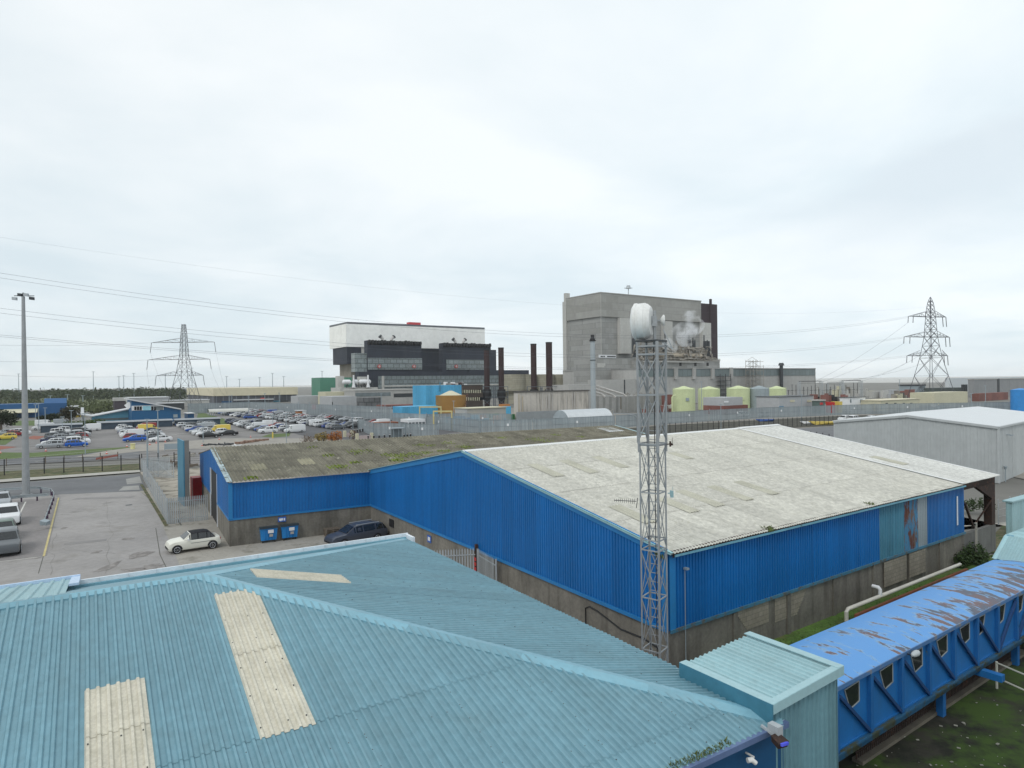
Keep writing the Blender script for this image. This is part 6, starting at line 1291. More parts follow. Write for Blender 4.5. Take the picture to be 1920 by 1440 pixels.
panelR(B, 'window', m_glassg, 290, 305, 762, 769, .2); panelR(B, 'light_panel', mat('pale_cyan', (.30, .58, .68), .5), 267, 282, 761.5, 769.5, .2)
panelR(B, 'notice', m_gycl, 324, 332, 777, 783); panelR(B, 'ground_windows', m_glassd, 275, 300, 787, 794, .1, 'dark ground floor windows')
w2 = gbox('office_annexe', 'low dark blue annexe at the right of the blue office', 'building', 345, 363, None, 776, m_navy, Y=245, depth=8, roof=.25, roofm=m_greyroof)
c2 = corner(172, Y=228); l2 = ext(c2, RD, 246); za_, zb_ = zat(172, 781, 228), zat(246, 767, (c2+RD*l2).y)
wg = thing('office_wing', 'glazed pale blue wing with a long sloping canopy left of the blue office', 'office', c2)
g = MB(); g.prism([c2, c2+RD*l2, c2+RD*l2+ZD*zb_, c2+ZD*za_], LD*9); part(g, 'wall', mat('pale_cyan_wall', (.16, .42, .55), .5, var=.1), wg)
panelR(dict(c=c2, t=wg), 'window_band', m_glassg, 175, 245, 785, 789, .1)
g = MB(); e = (c2+RD*l2+ZD*zb_)-(c2+ZD*za_); g.box(c2+ZD*za_-LD*1.5, e, LD*12, ZD*.3); q = c2+ZD*za_; g.box(q-LD*1.5, -RD*5.5+ZD*1.1, LD*12, ZD*.3); part(g, 'roof', m_greyroof, wg)
g = MB(); 
for f in (0, .9): q = c2-RD*(.3+3*f); g.bar(q, q+ZD*za_, .3)
q = c2-RD*3.2+LD*4; g.box(q, RD*.9, LD*.9, ZD*(zat(159, 764, q.y))); part(g, 'white_posts', m_white, wg)
q = P(240, 760, 226); g = MB(); 
n_ = 6; g.hexa([q+Vector(v) for v in ((-.1, 0, -1.3), (.1, 0, -1.3), (1.5, .3, 0), (-1.5, .3, 0), (-.1, .4, -1.2), (.1, .4, -1.2), (.1, .5, 1.2), (-.1, .5, 1.2))]); 
part(g, 'diamond_panel', m_white, bo)
gbox('dark_gatehouse', 'dark garage with a white flat roof behind the blue office', 'building', 214, 235, None, 752, mat('dim_garage', (.07, .06, .07), .8), Y=300, depth=9, roof=1.4, roofm=m_rconc2)
gbox('flat_store', 'long pale flat roofed store behind the blue office', 'building', 235, 318, None, 747, m_gshed, Y=390, depth=22, roof=.5, roofm=m_greyroof)
gbox('flat_store', 'pale blue flat roofed store right behind the left pylon', 'building', 300, 392, None, 752, m_rconc2, Y=400, depth=12, roof=.4, roofm=m_greyroof)
gbox('dark_store', 'low dark building between the blue office and the left pylon', 'building', 293, 345, None, 757, m_dkst, Y=345, depth=8, roof=.3, roofm=m_greyroof)
bs = gbox('blue_shed', 'blue metal shed with a white canopy at the far left', 'shed', -30, 82, None, 759, mat('shed_blue', (.015, .085, .22), .5, var=.06), Y=270, depth=14)
g = MB(); c3 = bs['c']; a_ = ext(c3, RD, 70); g.box(c3-LD*6+ZD*zat(0, 776, c3.y-4), RD*a_, LD*6+ZD*1.3, ZD*.25); part(g, 'canopy', m_creamp, bs['t'])
g = MB(); c4 = c3+RD*bs['lr']; g.prism([c4+ZD*0, c4+LD*14, c4+LD*14+ZD*bs['zt'], c4+LD*9+ZD*(bs['zt']+2), c4+LD*4+ZD*(bs['zt']+2), c4+ZD*bs['zt']], RD*8); part(g, 'end_bay', mat('shed_blue', (.015, .085, .22)), bs['t'])
for (x0, x1, yb, l) in ((76, 152, 812, 'long low dark shelter at the left of the car park'), (184, 248, 806, 'long low dark shelter in front of the office wing'), (250, 322, 803, 'low dark shelter below the blue office'), (330, 412, 800, 'low dark shelter right of the blue office')):
    c = G(x0, yb); l_ = ext(c, RD, x1); t = thing('bike_shelter', l, 'shelter', c, 'low shelters along the car park'); g = MB(); g.box(c, RD*l_, LD*.2, ZD*1.9); g.box(c, RD*.2, LD*3, ZD*1.9); g.box(c+LD*3, RD*l_, LD*.2, ZD*2.1); part(g, 'wall', mat('slate_blue_wall', (.055, .08, .11), .7), t); g = MB(); g.box(c+ZD*1.9-LD*.3-RD*.3, RD*(l_+.6), LD*3.8+ZD*.3, ZD*.12); part(g, 'roof', mat('shelter_roof', (.26, .28, .30), .6), t)
random.seed(13); g = MB(); q0, q1 = G(125, 802), G(192, 797)
for k in range(9): leafy(g, lerp(q0, q1, k/8)+ZD*1.0, 1.3, 160, .25, .8)
single(g, 'hedge', mat('hedge_leaves', (.06, .10, .02), .85, var=.3, vs=.4), 'trimmed green hedge behind the long dark shelter', 'hedge')
q = G(142, 792); g = MB(); g.box(q+ZD*1.8, RD*3, LD*1, ZD*1.2); single(g, 'yellow_tarp', m_yellow, 'small yellow cover showing above the hedge', 'cover')
# sky blue block, ochre tank, brown offices
sb = gbox('sky_blue_block', 'tall sky blue metal clad block in front of the reactor station', 'building', 774, 865, None, 723, m_sky, Y=262, depth=12, ribs=.8)
g = MB(); q = sb['c']+RD*(ext(sb['c'], RD, 824)); g.bar(q-LD*.4+ZD*9, q-LD*.4+ZD*(sb['zt']+1.2), .35); part(g, 'ladder', m_bluepale, sb['t'])
sl = gbox('sky_blue_hall', 'low sky blue shed running in front of the taller sky blue block', 'building', 736, 835, None, 763, m_sky, Y=238, depth=8, ribs=.8)
q = G(843, 781); zt_ = zat(843, 741, q.y+6); t = thing('ochre_tank', 'round ochre brown storage tank with a cream conical roof', 'tank', q); rr_ = 29/1240*q.y
qq = q+Vector((0, rr_, 0)); part(MB().tube([qq, qq+ZD*zt_], [rr_, rr_], 28), 'shell', m_tankb, t); part(MB().tube([qq+ZD*zt_, qq+ZD*(zt_+1.7)], [rr_*.75, rr_*.1], 24), 'roof', m_creamp, t)
g = MB(); n = 14
for k in range(10):
    a0 = -.9+k*.12; p_ = qq+Vector((math.cos(a0)*(rr_+.5), math.sin(a0)*(rr_+.5), zt_*(k+1)/10)); g.box(p_-Vector((.4, .4, 0)), (.8, 0, 0), (0, .8, 0), (0, 0, .12)); g.bar(p_, p_+ZD*1.0, .06)
part(g, 'spiral_stair', m_redb, t)
bwn = gbox('brown_office', 'brown office block with two rows of white framed windows', 'office', 864, 905, None, 723, m_brown, Y=300, depth=1.5)
for (y0, y1, n0) in ((731, 737, 866), (745, 751, 870)):
    for k in range(11 if n0 == 866 else 9): fo = panelR(bwn, 'window', m_creamp, n0+k*3.4, n0+k*3.4+1.3, y0, y1, .2)
    panelR(bwn, 'window_strip', m_glassd, n0, n0+38, y0+.3, y1-.3, .1)
rs_ = gbox('roof_plant', 'clutter of white and red rooftop plant above the brown office', 'plant', 815, 905, None, 722.5, m_dkst, Y=320, depth=6)
random.seed(8)
for k in range(12):
    u = random.uniform(1, rs_['lr']-3); q = rs_['c']+RD*u+ZD*rs_['zt']; part(MB().box(q, RD*random.uniform(.8, 2.6), LD*2, ZD*random.uniform(.5, 1.6)), 'roof_unit', random.choice([m_redb, m_white, m_dkst, m_pipep]), rs_['t'])
# chimneys
for (x, yt, yb, wpx, l) in ((913, 656, 762, 10.5, 'leftmost of the four dark brown chimneys'), (940, 652, 764, 10.5, 'second from the left of the four dark brown chimneys'), (1001, 645, 756, 11, 'third from the left of the four dark brown chimneys'), (1030, 642, 756, 12, 'rightmost of the four dark brown chimneys')):
    q = corner(x, Y=330 if x < 970 else 290); Yq = q.y; t = thing('chimney', l, 'chimney', q, 'dark brown chimneys of the boiler plant'); r_ = wpx/2/1240*Yq; zt_ = zat(x-1, yt, Yq)
    part(MB().tube([q+ZD*0, q+ZD*zt_], [r_, r_], 16), 'shaft', m_chim, t); part(MB().tube([q+ZD*(zt_-.4), q+ZD*(zt_+.1)], [r_*1.06, r_*1.06], 16), 'cap', m_black, t)
    part(MB().tube([q+ZD*.5, q+ZD*6, q+ZD*zat(x, 730, Yq)], [r_*.6, r_*1.6, r_*1.4], 12), 'base_cowl', m_black, t); g = MB(); zb_ = zat(x, 725, Yq)
    for dx_, dy_ in ((-1, -1), (1, -1), (1, 1), (-1, 1)): v = Vector((dx_*r_*2.3, dy_*r_*2.3, 0)); g.bar(q+v, q+v+ZD*zb_, .25)
    for z in (zb_*.5, zb_*.75, zb_): 
        for a0, a1 in (((-1, -1), (1, -1)), ((1, -1), (1, 1)), ((1, 1), (-1, 1)), ((-1, 1), (-1, -1))): g.bar(q+Vector((a0[0]*r_*2.3, a0[1]*r_*2.3, z)), q+Vector((a1[0]*r_*2.3, a1[1]*r_*2.3, z)), .2)
    g.bar(q+Vector((-2.3*r_, -2.3*r_, 0)), q+Vector((2.3*r_, -2.3*r_, zb_*.5)), .2); g.bar(q+Vector((2.3*r_, -2.3*r_, 0)), q+Vector((-2.3*r_, -2.3*r_, zb_*.5)), .2)
    part(g, 'support_frame', mat('slate_frame', (.10, .115, .135), .6), t)
# concrete silos
sl_ = gbox('silo_block', 'weathered board marked concrete silos between the chimneys', 'silos', 944, 1080, 938, 703, m_silo, Y=375)
for x, r_ in ((960, 6.5), (983, 6), (1015, 6.5), (1042, 5.5)):
    q = sl_['c']+RD*ext(sl_['c'], RD, x)-LD*2; h = zat(x, 703, q.y)+.3; part(MB().tube([q+ZD*(h*.0), q+ZD*(h*.35), q+ZD*(h*.45), q+ZD*h], [r_*.55, r_*.55, r_, r_], 20), 'silo', m_silo, sl_['t'])
gbox('concrete_store_back', 'pale concrete block behind the stained store beneath the reactor building', 'building', 1034, 1120, None, 722, m_pconc, Y=280, depth=12)
# stained concrete store
st_ = gbox('stained_store', 'long stained pale concrete store with white down pipes on its wall', 'building', 963, 1103, None, 736, m_stain, Y=205, depth=2.5, roof=.35, roofm=mat('dark_edge', (.09, .085, .08), .9))
cS = st_['c']
for x in (968, 994, 1016, 1023, 1027, 1029, 1034, 1061, 1072, 1076, 1082):
    u = ext(cS, RD, x) if x > 965 else .3; f = MB(); zt_ = st_['zt']-.5-random.random()*.6; q = cS+RD*u-LD*.25; f.tube([q, q+ZD*zt_, q+ZD*(zt_+.25)+LD*.15, q+ZD*(zt_+.25)+LD*.3], .09, 6); part(f, 'down_pipe', m_pipep, st_['t'])
f = MB(); q = cS-RD*.2-LD*.6; f.box(q, RD*.15, LD*.15, ZD*(st_['zt']-.6)).box(q+RD*1.4, RD*.15, LD*.15, ZD*(st_['zt']-1.2)); part(f, 'corner_duct', mat('duct_tan', (.45, .38, .26), .6), st_['t'])
st2 = gbox('low_grey_annex', 'low grey annexe against the foot of the stained store', 'building', 967, 1060, None, 773, mat('slate_grey_low', (.26, .28, .29), .8, var=.1), Y=201, depth=1)
f = MB(); q = cS+ZD*(st_['zt']+.3)
for k in range(22): u = 9+k*1.4; f.bar(q+RD*u+LD*1, q+RD*u+LD*1+ZD*1.1, .06)
for z in (.55, 1.1): f.bar(q+RD*9+LD*1+ZD*z, q+RD*39+LD*1+ZD*z, .05)
part(f, 'roof_railing', m_pipep, st_['t'])
# white stack with pipes
q = corner(1112, Y=240); t = thing('flue_stack', 'pale grey flue stack with a black top in front of the reactor building', 'chimney', q); zt_ = zat(1111, 640, 240)
part(MB().tube([q, q+ZD*zt_], [.98, .85], 18), 'shaft', mat('flue_grey', (.36, .40, .42), .5, .2, var=.05), t); part(MB().tube([q+ZD*zt_, q+ZD*(zt_+.8), q+ZD*(zt_+1.2), q+ZD*(zt_+2.4)], [.95, 1.0, .7, .65], 14), 'top', m_black, t); part(MB().tube([q+ZD*(zt_+.1), q+ZD*(zt_+.3)], [1.3, 1.3], 14), 'collar', m_black, t)
part(MB().tube([q+ZD*zat(1112, 676, 240), q+ZD*(zat(1112, 676, 240)+.25)], 1.05, 18), 'band', m_dkst, t)
for k, (x1, y1) in enumerate(((1168, 739), (1148, 740), (1128, 739))):
    a_ = q+ZD*(zat(1112, 722+k*6, 240)); b_ = P(x1, y1, 240+(x1-1112)*.25); f = MB(); f.tube([a_, b_, Vector((b_.x+1.2, b_.y, b_.z-1.0))], .42, 8); part(f, 'branch_pipe', m_pipep, t)
hs = gbox('corrugated_boiler_house', 'long pale corrugated boiler house right of the flue stack', 'building', 1117, 1240, None, 744, mat('pale_corrugated', (.30, .30, .29), .8, var=.1, brick=(1.0, 40, .2, .7)), Y=252, depth=14)
panelR(hs, 'dark_bay', mat('brown_bay', (.13, .115, .09), .9, var=.2), 1117, 1141, 745, 768, .2)
random.seed(6)
g = MB(); c_ = hs['c']
for k in range(26): u = random.uniform(4, 22); g.tube([c_+RD*u+LD*2+ZD*hs['zt'], c_+RD*u+LD*2+ZD*(hs['zt']+random.uniform(.5, 1.6)), c_+RD*(u+random.uniform(-1, 1))+LD*2+ZD*(hs['zt']+.8)], .14, 5)
part(g, 'roof_pipes', m_pipew, hs['t'])
# arched hut
q = G(1067, 796); zt_ = zat(1076, 770, q.y); ha = thing('arched_hut', 'silver corrugated half round hut in front of the stained store', 'hut', q)
l_ = ext(q, RD, 1150); wd = zt_*1.0; cyc = q+LD*wd; n = 14; g = MB()
for k in range(n):
    t0, t1 = math.pi*k/n, math.pi*(k+1)/n
    e0 = -LD*math.cos(t0)*wd+ZD*math.sin(t0)*zt_; e1 = -LD*math.cos(t1)*wd+ZD*math.sin(t1)*zt_
    ns = 46
    for j in range(ns):
        s_ = 1+.025*(j % 2); g.quad(cyc+RD*(l_*j/ns)+e0*s_, cyc+RD*(l_*(j+.7)/ns)+e0*s_, cyc+RD*(l_*(j+.7)/ns)+e1*s_, cyc+RD*(l_*j/ns)+e1*s_); g.quad(cyc+RD*(l_*(j+.7)/ns)+e0*s_, cyc+RD*(l_*(j+1)/ns)+e0*(1+.025*((j+1) % 2)), cyc+RD*(l_*(j+1)/ns)+e1*(1+.025*((j+1) % 2)), cyc+RD*(l_*(j+.7)/ns)+e1*s_)
part(g, 'arched_roof', mat('silver_sheet', (.52, .55, .57), .4, .2, var=.05), ha)
g = MB(); g.prism([cyc-LD*math.cos(math.pi*k/n)*wd+ZD*math.sin(math.pi*k/n)*zt_ for k in range(n+1)], RD*.1); part(g, 'end_wall', mat('hut_end_grey', (.33, .38, .41), .5), ha)
# tanks
for (x, yt, yb, w_, Yt, mm, l) in ((1282, 728, 768, 41, 255, m_lime, 'leftmost lime green storage tank with a small hanging cabinet'), (1329, 728, 766, 40, 275, m_lime, 'lime green storage tank second from the left'), (1384, 727, 766, 42, 262, m_lime, 'lime green tank left of the pale grey tank'), (1423, 727, 768, 36, 262, m_gtank, 'pale blue grey tank between two lime green tanks'), (1456, 727, 762, 34, 285, m_lime, 'rightmost lime green storage tank')):
    q = corner(x, Y=Yt); r_ = w_/2/1240*Yt; zt_ = zat(x, yt+2, Yt-r_); t = thing('storage_tank', l, 'tank', q, 'round storage tanks before the turbine hall'); part(MB().tube([q, q+ZD*zt_], [r_, r_], 28), 'shell', mm, t); part(MB().tube([q+ZD*zt_, q+ZD*(zt_+1.15), q+ZD*(zt_+1.2)], [r_*1.01, r_*.12, r_*.1], 24), 'roof', mat('lime_roof', (.56, .62, .36), .6) if mm is m_lime else mm, t)
    g = MB(); n = 16
    for k in range(n): a0 = 2*math.pi*k/n; v0 = Vector((math.cos(a0), math.sin(a0), 0))*r_; v1 = Vector((math.cos(a0+2*math.pi/n), math.sin(a0+2*math.pi/n), 0))*r_; g.bar(q+v0+ZD*(zt_+.5), q+v1+ZD*(zt_+.5), .05); g.bar(q+v0+ZD*zt_, q+v0+ZD*(zt_+.5), .05)
    part(g, 'roof_rail', mm, t)
    fz = Vector((0, -r_-.02, 0)); part(MB().box(q+fz+Vector((-.9+.5*(x % 3), -.3, zt_*.5)), (1.2, 0, 0), (0, .4, 0), (0, 0, 1.2)), 'cabinet', m_gycl if mm is m_gtank or x == 1282 else mm, t)
q = corner(1260, Y=250); t = thing('lime_pipe', 'lime green overflow pipe beside the leftmost tank', 'pipe', q); part(MB().tube([q, q+ZD*6, q+ZD*6.6+Vector((.5, 0, 0)), q+ZD*6.6+Vector((1.4, 0, 0))], .3, 8), 'pipe_run', m_lime, t)
# low sheds before the tanks
s1 = gbox('grey_flat_shed', 'grey flat roofed shed with a red brick base before the lime tanks', 'shed', 1318, 1392, None, 746, m_gshed, Y=232, depth=9, z0=3.2); g = MB(); block(g, s1['c'], s1['lr']+3, 9, 0, 3.2); part(g, 'brick_base', m_redb, s1['t']); panelR(s1, 'sign', m_white, 1357, 1365, 752, 755)
s2 = gbox('grey_garage_shed', 'large grey shed with a blue shutter door before the pale grey tank', 'shed', 1418, 1524, None, 745, m_gshed, Y=228, depth=9, roof=.15, roofm=m_dkst); panelR(s2, 'shutter', mat('steel_blue_shutter', (.08, .22, .33), .6), 1426, 1468, 762, 770, .2)
for x in (1481, 1513): panelR(s2, 'vent', m_creamp, x, x+8, 750, 754, .15)
g1 = gbox('green_container', 'grey green container with a red mark right of the grey garage', 'container', 1522, 1546, None, 752, mat('grey_green', (.10, .14, .13), .7), Y=232, depth=3, roof=.4, roofm=m_rconc2)
panelR(g1, 'mark', m_red, 1533, 1542, 755, 759, .15)
gbox('red_container', 'bright red container beside the grey green one', 'container', 1548, 1565, None, 754, m_red, Y=236, depth=3)
gbox('yellow_plant', 'yellow machine between the red container and the white cabins', 'machine', 1564, 1573, None, 753, m_yellow, Y=238, depth=3)
w1 = gbox('white_cabin', 'long white portable cabin beyond the grey fence', 'cabin', 1574, 1622, None, 746, m_white, Y=248, depth=4, roof=.15, roofm=m_dkst)
for x in (1581, 1591, 1612): panelR(w1, 'window', m_gycl, x, x+5, 749, 755, .08)
c1 = gbox('cream_store', 'cream flat roofed store with a blue door left of the right pylon', 'store', 1601, 1724, None, 752, m_creamp, Y=246, depth=10, roof=.12, roofm=mat('cream_roof', (.58, .53, .40), .8)); panelR(c1, 'blue_door', mat('steel_blue_shutter', (.08, .22, .33)), 1611, 1625, 761, 768, .1)
for x in (1660, 1676, 1692, 1706): panelR(c1, 'slot_window', m_dkst, x, x+4, 755.5, 757, .1)
c2_ = gbox('cream_hall', 'longer cream hall behind the right pylon', 'hall', 1706, 1814, None, 737, m_creamp, Y=288, depth=10)
dh = gbox('dark_hall', 'dark framed hall with pale windows left of the right pylon', 'hall', 1686, 1735, None, 724, m_gycl, Y=430, depth=12, roof=.9, roofm=m_dkst); panelR(dh, 'window_band', m_glassg, 1712, 1733, 725, 728)
gbox('dark_hall', 'long dark green hall behind the right pylon', 'hall', 1732, 1802, None, 728, mat('dark_green_hall', (.06, .075, .07), .7), Y=420, depth=10)
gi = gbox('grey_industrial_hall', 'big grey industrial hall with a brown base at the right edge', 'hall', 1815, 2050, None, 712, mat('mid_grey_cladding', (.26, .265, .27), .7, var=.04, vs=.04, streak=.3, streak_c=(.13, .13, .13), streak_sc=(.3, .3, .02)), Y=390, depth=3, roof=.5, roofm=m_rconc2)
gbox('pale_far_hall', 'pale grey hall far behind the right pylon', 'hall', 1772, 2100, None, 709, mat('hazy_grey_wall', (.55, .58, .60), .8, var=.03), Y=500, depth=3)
panelR(gi, 'duct', m_dkst, 1870, 1873, 710, 738, .4)
rc = gbox('red_containers', 'row of dull red containers below the grey industrial hall', 'containers', 1822, 1890, None, 738, m_redb, Y=330, depth=3)
gbox('dark_gantry_frame', 'dark frame beside the grey industrial hall', 'frame', 1802, 1814, None, 721, m_dkst, Y=410, depth=2)
q = corner(1913, Y=225); t = thing('storage_tank', 'bright blue tank at the right edge of the site', 'tank', q, None); part(MB().tube([q, q+ZD*zat(1913, 731, 223)], [2.8, 2.8], 20), 'shell', mat('tank_blue', (.03, .24, .60), .5), t); part(MB().tube([q+ZD*zat(1913, 731, 223), q+ZD*(zat(1913, 731, 223)+.5)], [2.6, .5], 20), 'roof', MATS['tank_blue'], t)
# jumbled plant beyond the fence at the centre right
random.seed(51)
def clutter(name, label, cat, x0, x1, Y, h, n, mts, s=(.6, 2.6)):
    t = thing(name, label, cat, corner(x0, Y=Y)); 
    for k in range(n):
        q = corner(random.uniform(x0, x1), Y=Y+random.uniform(-8, 8)); part(MB().box(q, RD*random.uniform(*s), LD*random.uniform(1, 3), ZD*random.uniform(.3, 1)*h), 'unit', random.choice(mts), t)
    return t
clutter('plant_yard', 'jumble of red and brown plant beyond the arched hut', 'plant', 1140, 1262, 262, 3.0, 40, [m_redb, m_redb, m_redb, m_pipep, m_rconc2])
clutter('plant_yard', 'red brown plant and pipes below the first lime tank', 'plant', 1215, 1262, 275, 6.5, 12, [m_redb, m_redb, m_dkst])
clutter('substation_plant', 'dark red switchgear right of the turbine hall', 'plant', 1515, 1620, 330, 4.8, 34, [m_redb, m_redb, m_rconc2, m_dkst, m_pipew])
clutter('far_plant', 'low beige plant behind the switchgear', 'plant', 1525, 1640, 440, 7, 22, [m_creamp, m_rconc2, m_pipew])
clutter('white_sheds', 'scattered white and brown sheds left of the right pylon', 'sheds', 1630, 1700, 400, 5, 14, [m_white, m_rconc2, m_redb, m_gshed], (4, 14))
clutter('scaffold_plant', 'beige scaffolded plant between the sheds and the pylon', 'plant', 1678, 1705, 330, 6, 10, [m_creamp, m_pipew, m_dkst])
clutter('skip_yard', 'yellow, orange and green plant standing beside the stained store', 'plant', 880, 955, 205, 2.6, 16, [m_yellow, mat('orange_plant', (.45, .19, .06), .7), m_sky, m_creamp, mat('leaf_green', (.04, .16, .06), .7)], (1, 3))
clutter('blue_skips', 'blue skips behind the grey mesh fence', 'skips', 835, 885, 202, 1.9, 8, [mat('skip_blue', (.02, .16, .42), .6), MATS['sky_blue_cladding']], (3, 5))
clutter('bundled_sheets', 'white wrapped bundles below the right pylon', 'bundles', 1740, 1768, 250, 1.8, 9, [m_white, m_gycl], (1, 3))
clutter('orange_plant', 'orange and blue plant at the foot of the left chimneys', 'plant', 885, 960, 240, 4.2, 12, [MATS['orange_plant'], MATS['orange_plant'], m_sky], (2, 4))
lowcr = gbox('pale_long_shed', 'long pale shed with a cream roof before the brown office', 'shed', 852, 948, None, 767, m_rconc2, Y=212, depth=8, roof=.2, roofm=m_creamp)
gb_ = gbox('white_gatehouse', 'white gatehouse with big windows inside the fence', 'gatehouse', 750, 797, None, 787, m_white, Y=186, depth=5, z0=1.4)
g = MB(); block(g, gb_['c'], gb_['lr']-.3, 4.5, 0, 1.4, (.1, .2)); part(g, 'lower_wall', m_glassg, gb_['t'])
for k in range(6): g = MB(); g.box(gb_['c']+RD*(gb_['lr']*k/5.2)-LD*.05, RD*.2, LD*.1, ZD*1.45); part(g, 'window_post', m_white, gb_['t'])
gbox('brick_annexe', 'low red brick annexe left of the white gatehouse', 'building', 690, 746, None, 793, mat('orange_brick', (.27, .11, .07), .9, var=.2, brick=(.5, .2, .02, .7)), Y=186, depth=4)
# bus shelter, bollards, planters, orange shrubs
q = G(738, 823); t = thing('bus_shelter', 'small glazed bus shelter by the row of bollards', 'shelter', q); l_ = ext(q, RD, 756)
for u in (0, l_*.5, l_): part(MB().box(q+RD*u, RD*.1, LD*.1, ZD*2.3), 'post', m_gycl, t)
part(MB().box(q+LD*1.2, RD*l_, LD*.04, ZD*2.1), 'glass_back', m_glassg, t); part(MB().box(q-LD*.2-RD*.2+ZD*2.3, RD*(l_+.4), LD*1.7, ZD*.15), 'roof', m_gycl, t)
for k, (x, y) in enumerate(((680, 825), (690, 824.5), (701, 824), (711, 823.5), (721, 823), (731, 822.5), (758, 822), (764, 821.5), (770, 821), (670, 812), (675, 811), (680, 810), (665, 813))):
    q = G(x, y); t = thing('bollard', f'black bollard {ORD[k]} from the planters by the bus shelter' if k else 'black bollard right beside the planters by the bus shelter', 'bollard', q, 'black bollards by the bus shelter'); part(MB().cyl(q, .17, 1.1, 8), 'post', m_black, t); part(MB().cyl(q+ZD*.9, .18, .12, 8), 'band', m_white, t)
for (x, y, x1, l) in ((668, 826, 699, 'pale block planter with white stone behind the bollards'), (645, 820, 662, 'pale block planter beside the orange shrubs')):
    q = G(x, y); l_ = ext(q, RD, x1); t = thing('planter', l, 'planter', q); g = MB()
    for u in (0, l_-.6): g.box(q+RD*u, RD*.6, LD*.6, ZD*1.5)
    part(g, 'pier', m_creamp, t); part(MB().box(q+RD*.6+LD*.1, RD*(l_-1.2), LD*.3, ZD*1.0), 'low_wall', mat('pinkish_wall', (.45, .37, .36), .8), t)
def shrub(name, label, px, py, r_, m, n=260, q_=.16, stems=6, cat='shrub', grp=None, h=1.0):
    c = G(px, py); t = thing(name, label, cat, c, grp); g = MB(); leafy(g, c+ZD*r_*h, r_, n, q_, h); part(g, 'foliage', m, t); g = MB()
    for k in range(stems): a0 = k*1.1; g.tube([c, c+Vector((math.cos(a0)*r_*.4, math.sin(a0)*r_*.4, r_*h))], [.06, .02], 5)
    part(g, 'stems', m_wood, t); return t
m_or = mat('orange_leaves', (.34, .12, .02), .8, var=.35, vs=.8); m_ye = mat('olive_leaves', (.26, .19, .04), .8, var=.35, vs=.8); m_dr = mat('brown_leaves', (.15, .10, .06), .85, var=.3, vs=1)
shrub('autumn_shrub', 'orange autumn shrub behind the mossy roof ridge', 633, 829, 1.25, m_or, 420); shrub('autumn_shrub', 'bright orange shrub right of the olive one', 622, 829, 1.1, m_or, 360); shrub('autumn_shrub', 'olive yellow shrub left of the orange ones', 607, 828, 1.1, m_ye, 360); shrub('autumn_shrub', 'small yellowish shrub at the end of the shrub bed', 597, 827, .9, m_ye, 240)
shrub('autumn_shrub', 'thin rust coloured shrub by the planter', 663, 825, 1.2, m_dr, 220); shrub('bare_shrub', 'brown bare shrub on the verge left of the orange shrubs', 573, 832, 1.0, m_dr, 300, .1); shrub('bare_shrub', 'low brown bush beside the bare shrub', 583, 832, .9, m_dr, 220, .1)
# height gauge gantries
for (x0, x1, y0, y1, yb, l) in ((786, 826, 762, 765, 792, 'yellow height barrier frame at the site entrance'), (812, 846, 770, 774, 806, 'second yellow height barrier nearer the camera')):
    a_, b_ = G(x0, yb), G(x1, yb); h = zat(x0, y0, a_.y); t = thing('height_barrier', l, 'barrier', a_); 
    for q in (a_, b_): part(MB().box(q, (.35, 0, 0), (0, .35, 0), (0, 0, h)), 'post', mat('pale_yellow_steel', (.55, .47, .22), .6), t)
    part(MB().box(a_+ZD*(h-.4), b_-a_, (0, .3, 0), (0, 0, .4)), 'beam', MATS['pale_yellow_steel'], t)
# long grey security fences
m_sec = mat('security_mesh', (.27, .31, .33), .6, .1, var=.06, vs=.05)
random.seed(61)
def secfence(label, pts, h=3.6):
    t = thing('security_fence', label, 'fence', pts[0], 'tall grey security fences'); g = MB(); tot = 0
    for a, b_ in zip(pts, pts[1:]):
        L_ = (b_-a).length; d = (b_-a)/L_; s = Vector((-d.y, d.x, 0)); n = int(L_/.42)
        for j in range(n): g.quad(a+d*(j*.42), a+d*(j*.42+.36), a+d*(j*.42+.36)+ZD*h, a+d*(j*.42)+ZD*h, c=random.random())
        for z in (.3, h*.5, h-.2): g.box(a+ZD*z, b_-a, s*.05, ZD*.1)
        k = max(1, int(L_/14))
        for j in range(k+1): q = a+d*(L_*j/k); part(MB().box(q-s*.06, d*.1, -s*.1, ZD*(h+.3)), 'post', m_gycl, t); 
        for j in range(0, k, 2): q = a+d*(L_*(j+.5)/k); part(MB().box(q-s*.06+ZD*h*.55, d*.5, -s*.04, ZD*.6), 'warning_sign', m_white, t)
    part(g, 'mesh_panels', m_sec, t)
secfence('tall grey security fence behind the car park on the left', [G(352, 776), G(468, 772), G(520, 775), G(600, 780), G(660, 784), G(735, 788)], 4.6)
secfence('tall grey security fence curving below the stained store and arched hut', [G(800, 803), G(900, 815), G(1000, 812), G(1155, 803), G(1250, 795), G(1330, 790), G(1430, 784), G(1560, 779), G(1640, 776), G(1760, 774), G(1930, 771)], 3.4)
secfence('dark grey inner fence beside the bus shelter', [G(672, 806), G(700, 818), G(760, 820), G(822, 822)], 3.2)
secfence('second grey security fence behind the first near the gatehouse', [G(735, 796), G(800, 800), G(850, 798), G(960, 800)], 3.6)
# dark scrub bank behind the post fence
gpoly('scrub_bank', [(1180, 818), (1180, 803), (1250, 797), (1560, 780.5), (1700, 776), (1700, 790), (1570, 798), (1235, 815)], .06, mat('dark_bank', (.045, .043, .033), .95, var=.4, vs=.4, patch=(.09, .085, .06), patch_sc=.4, patch_t=(.5, .62)))
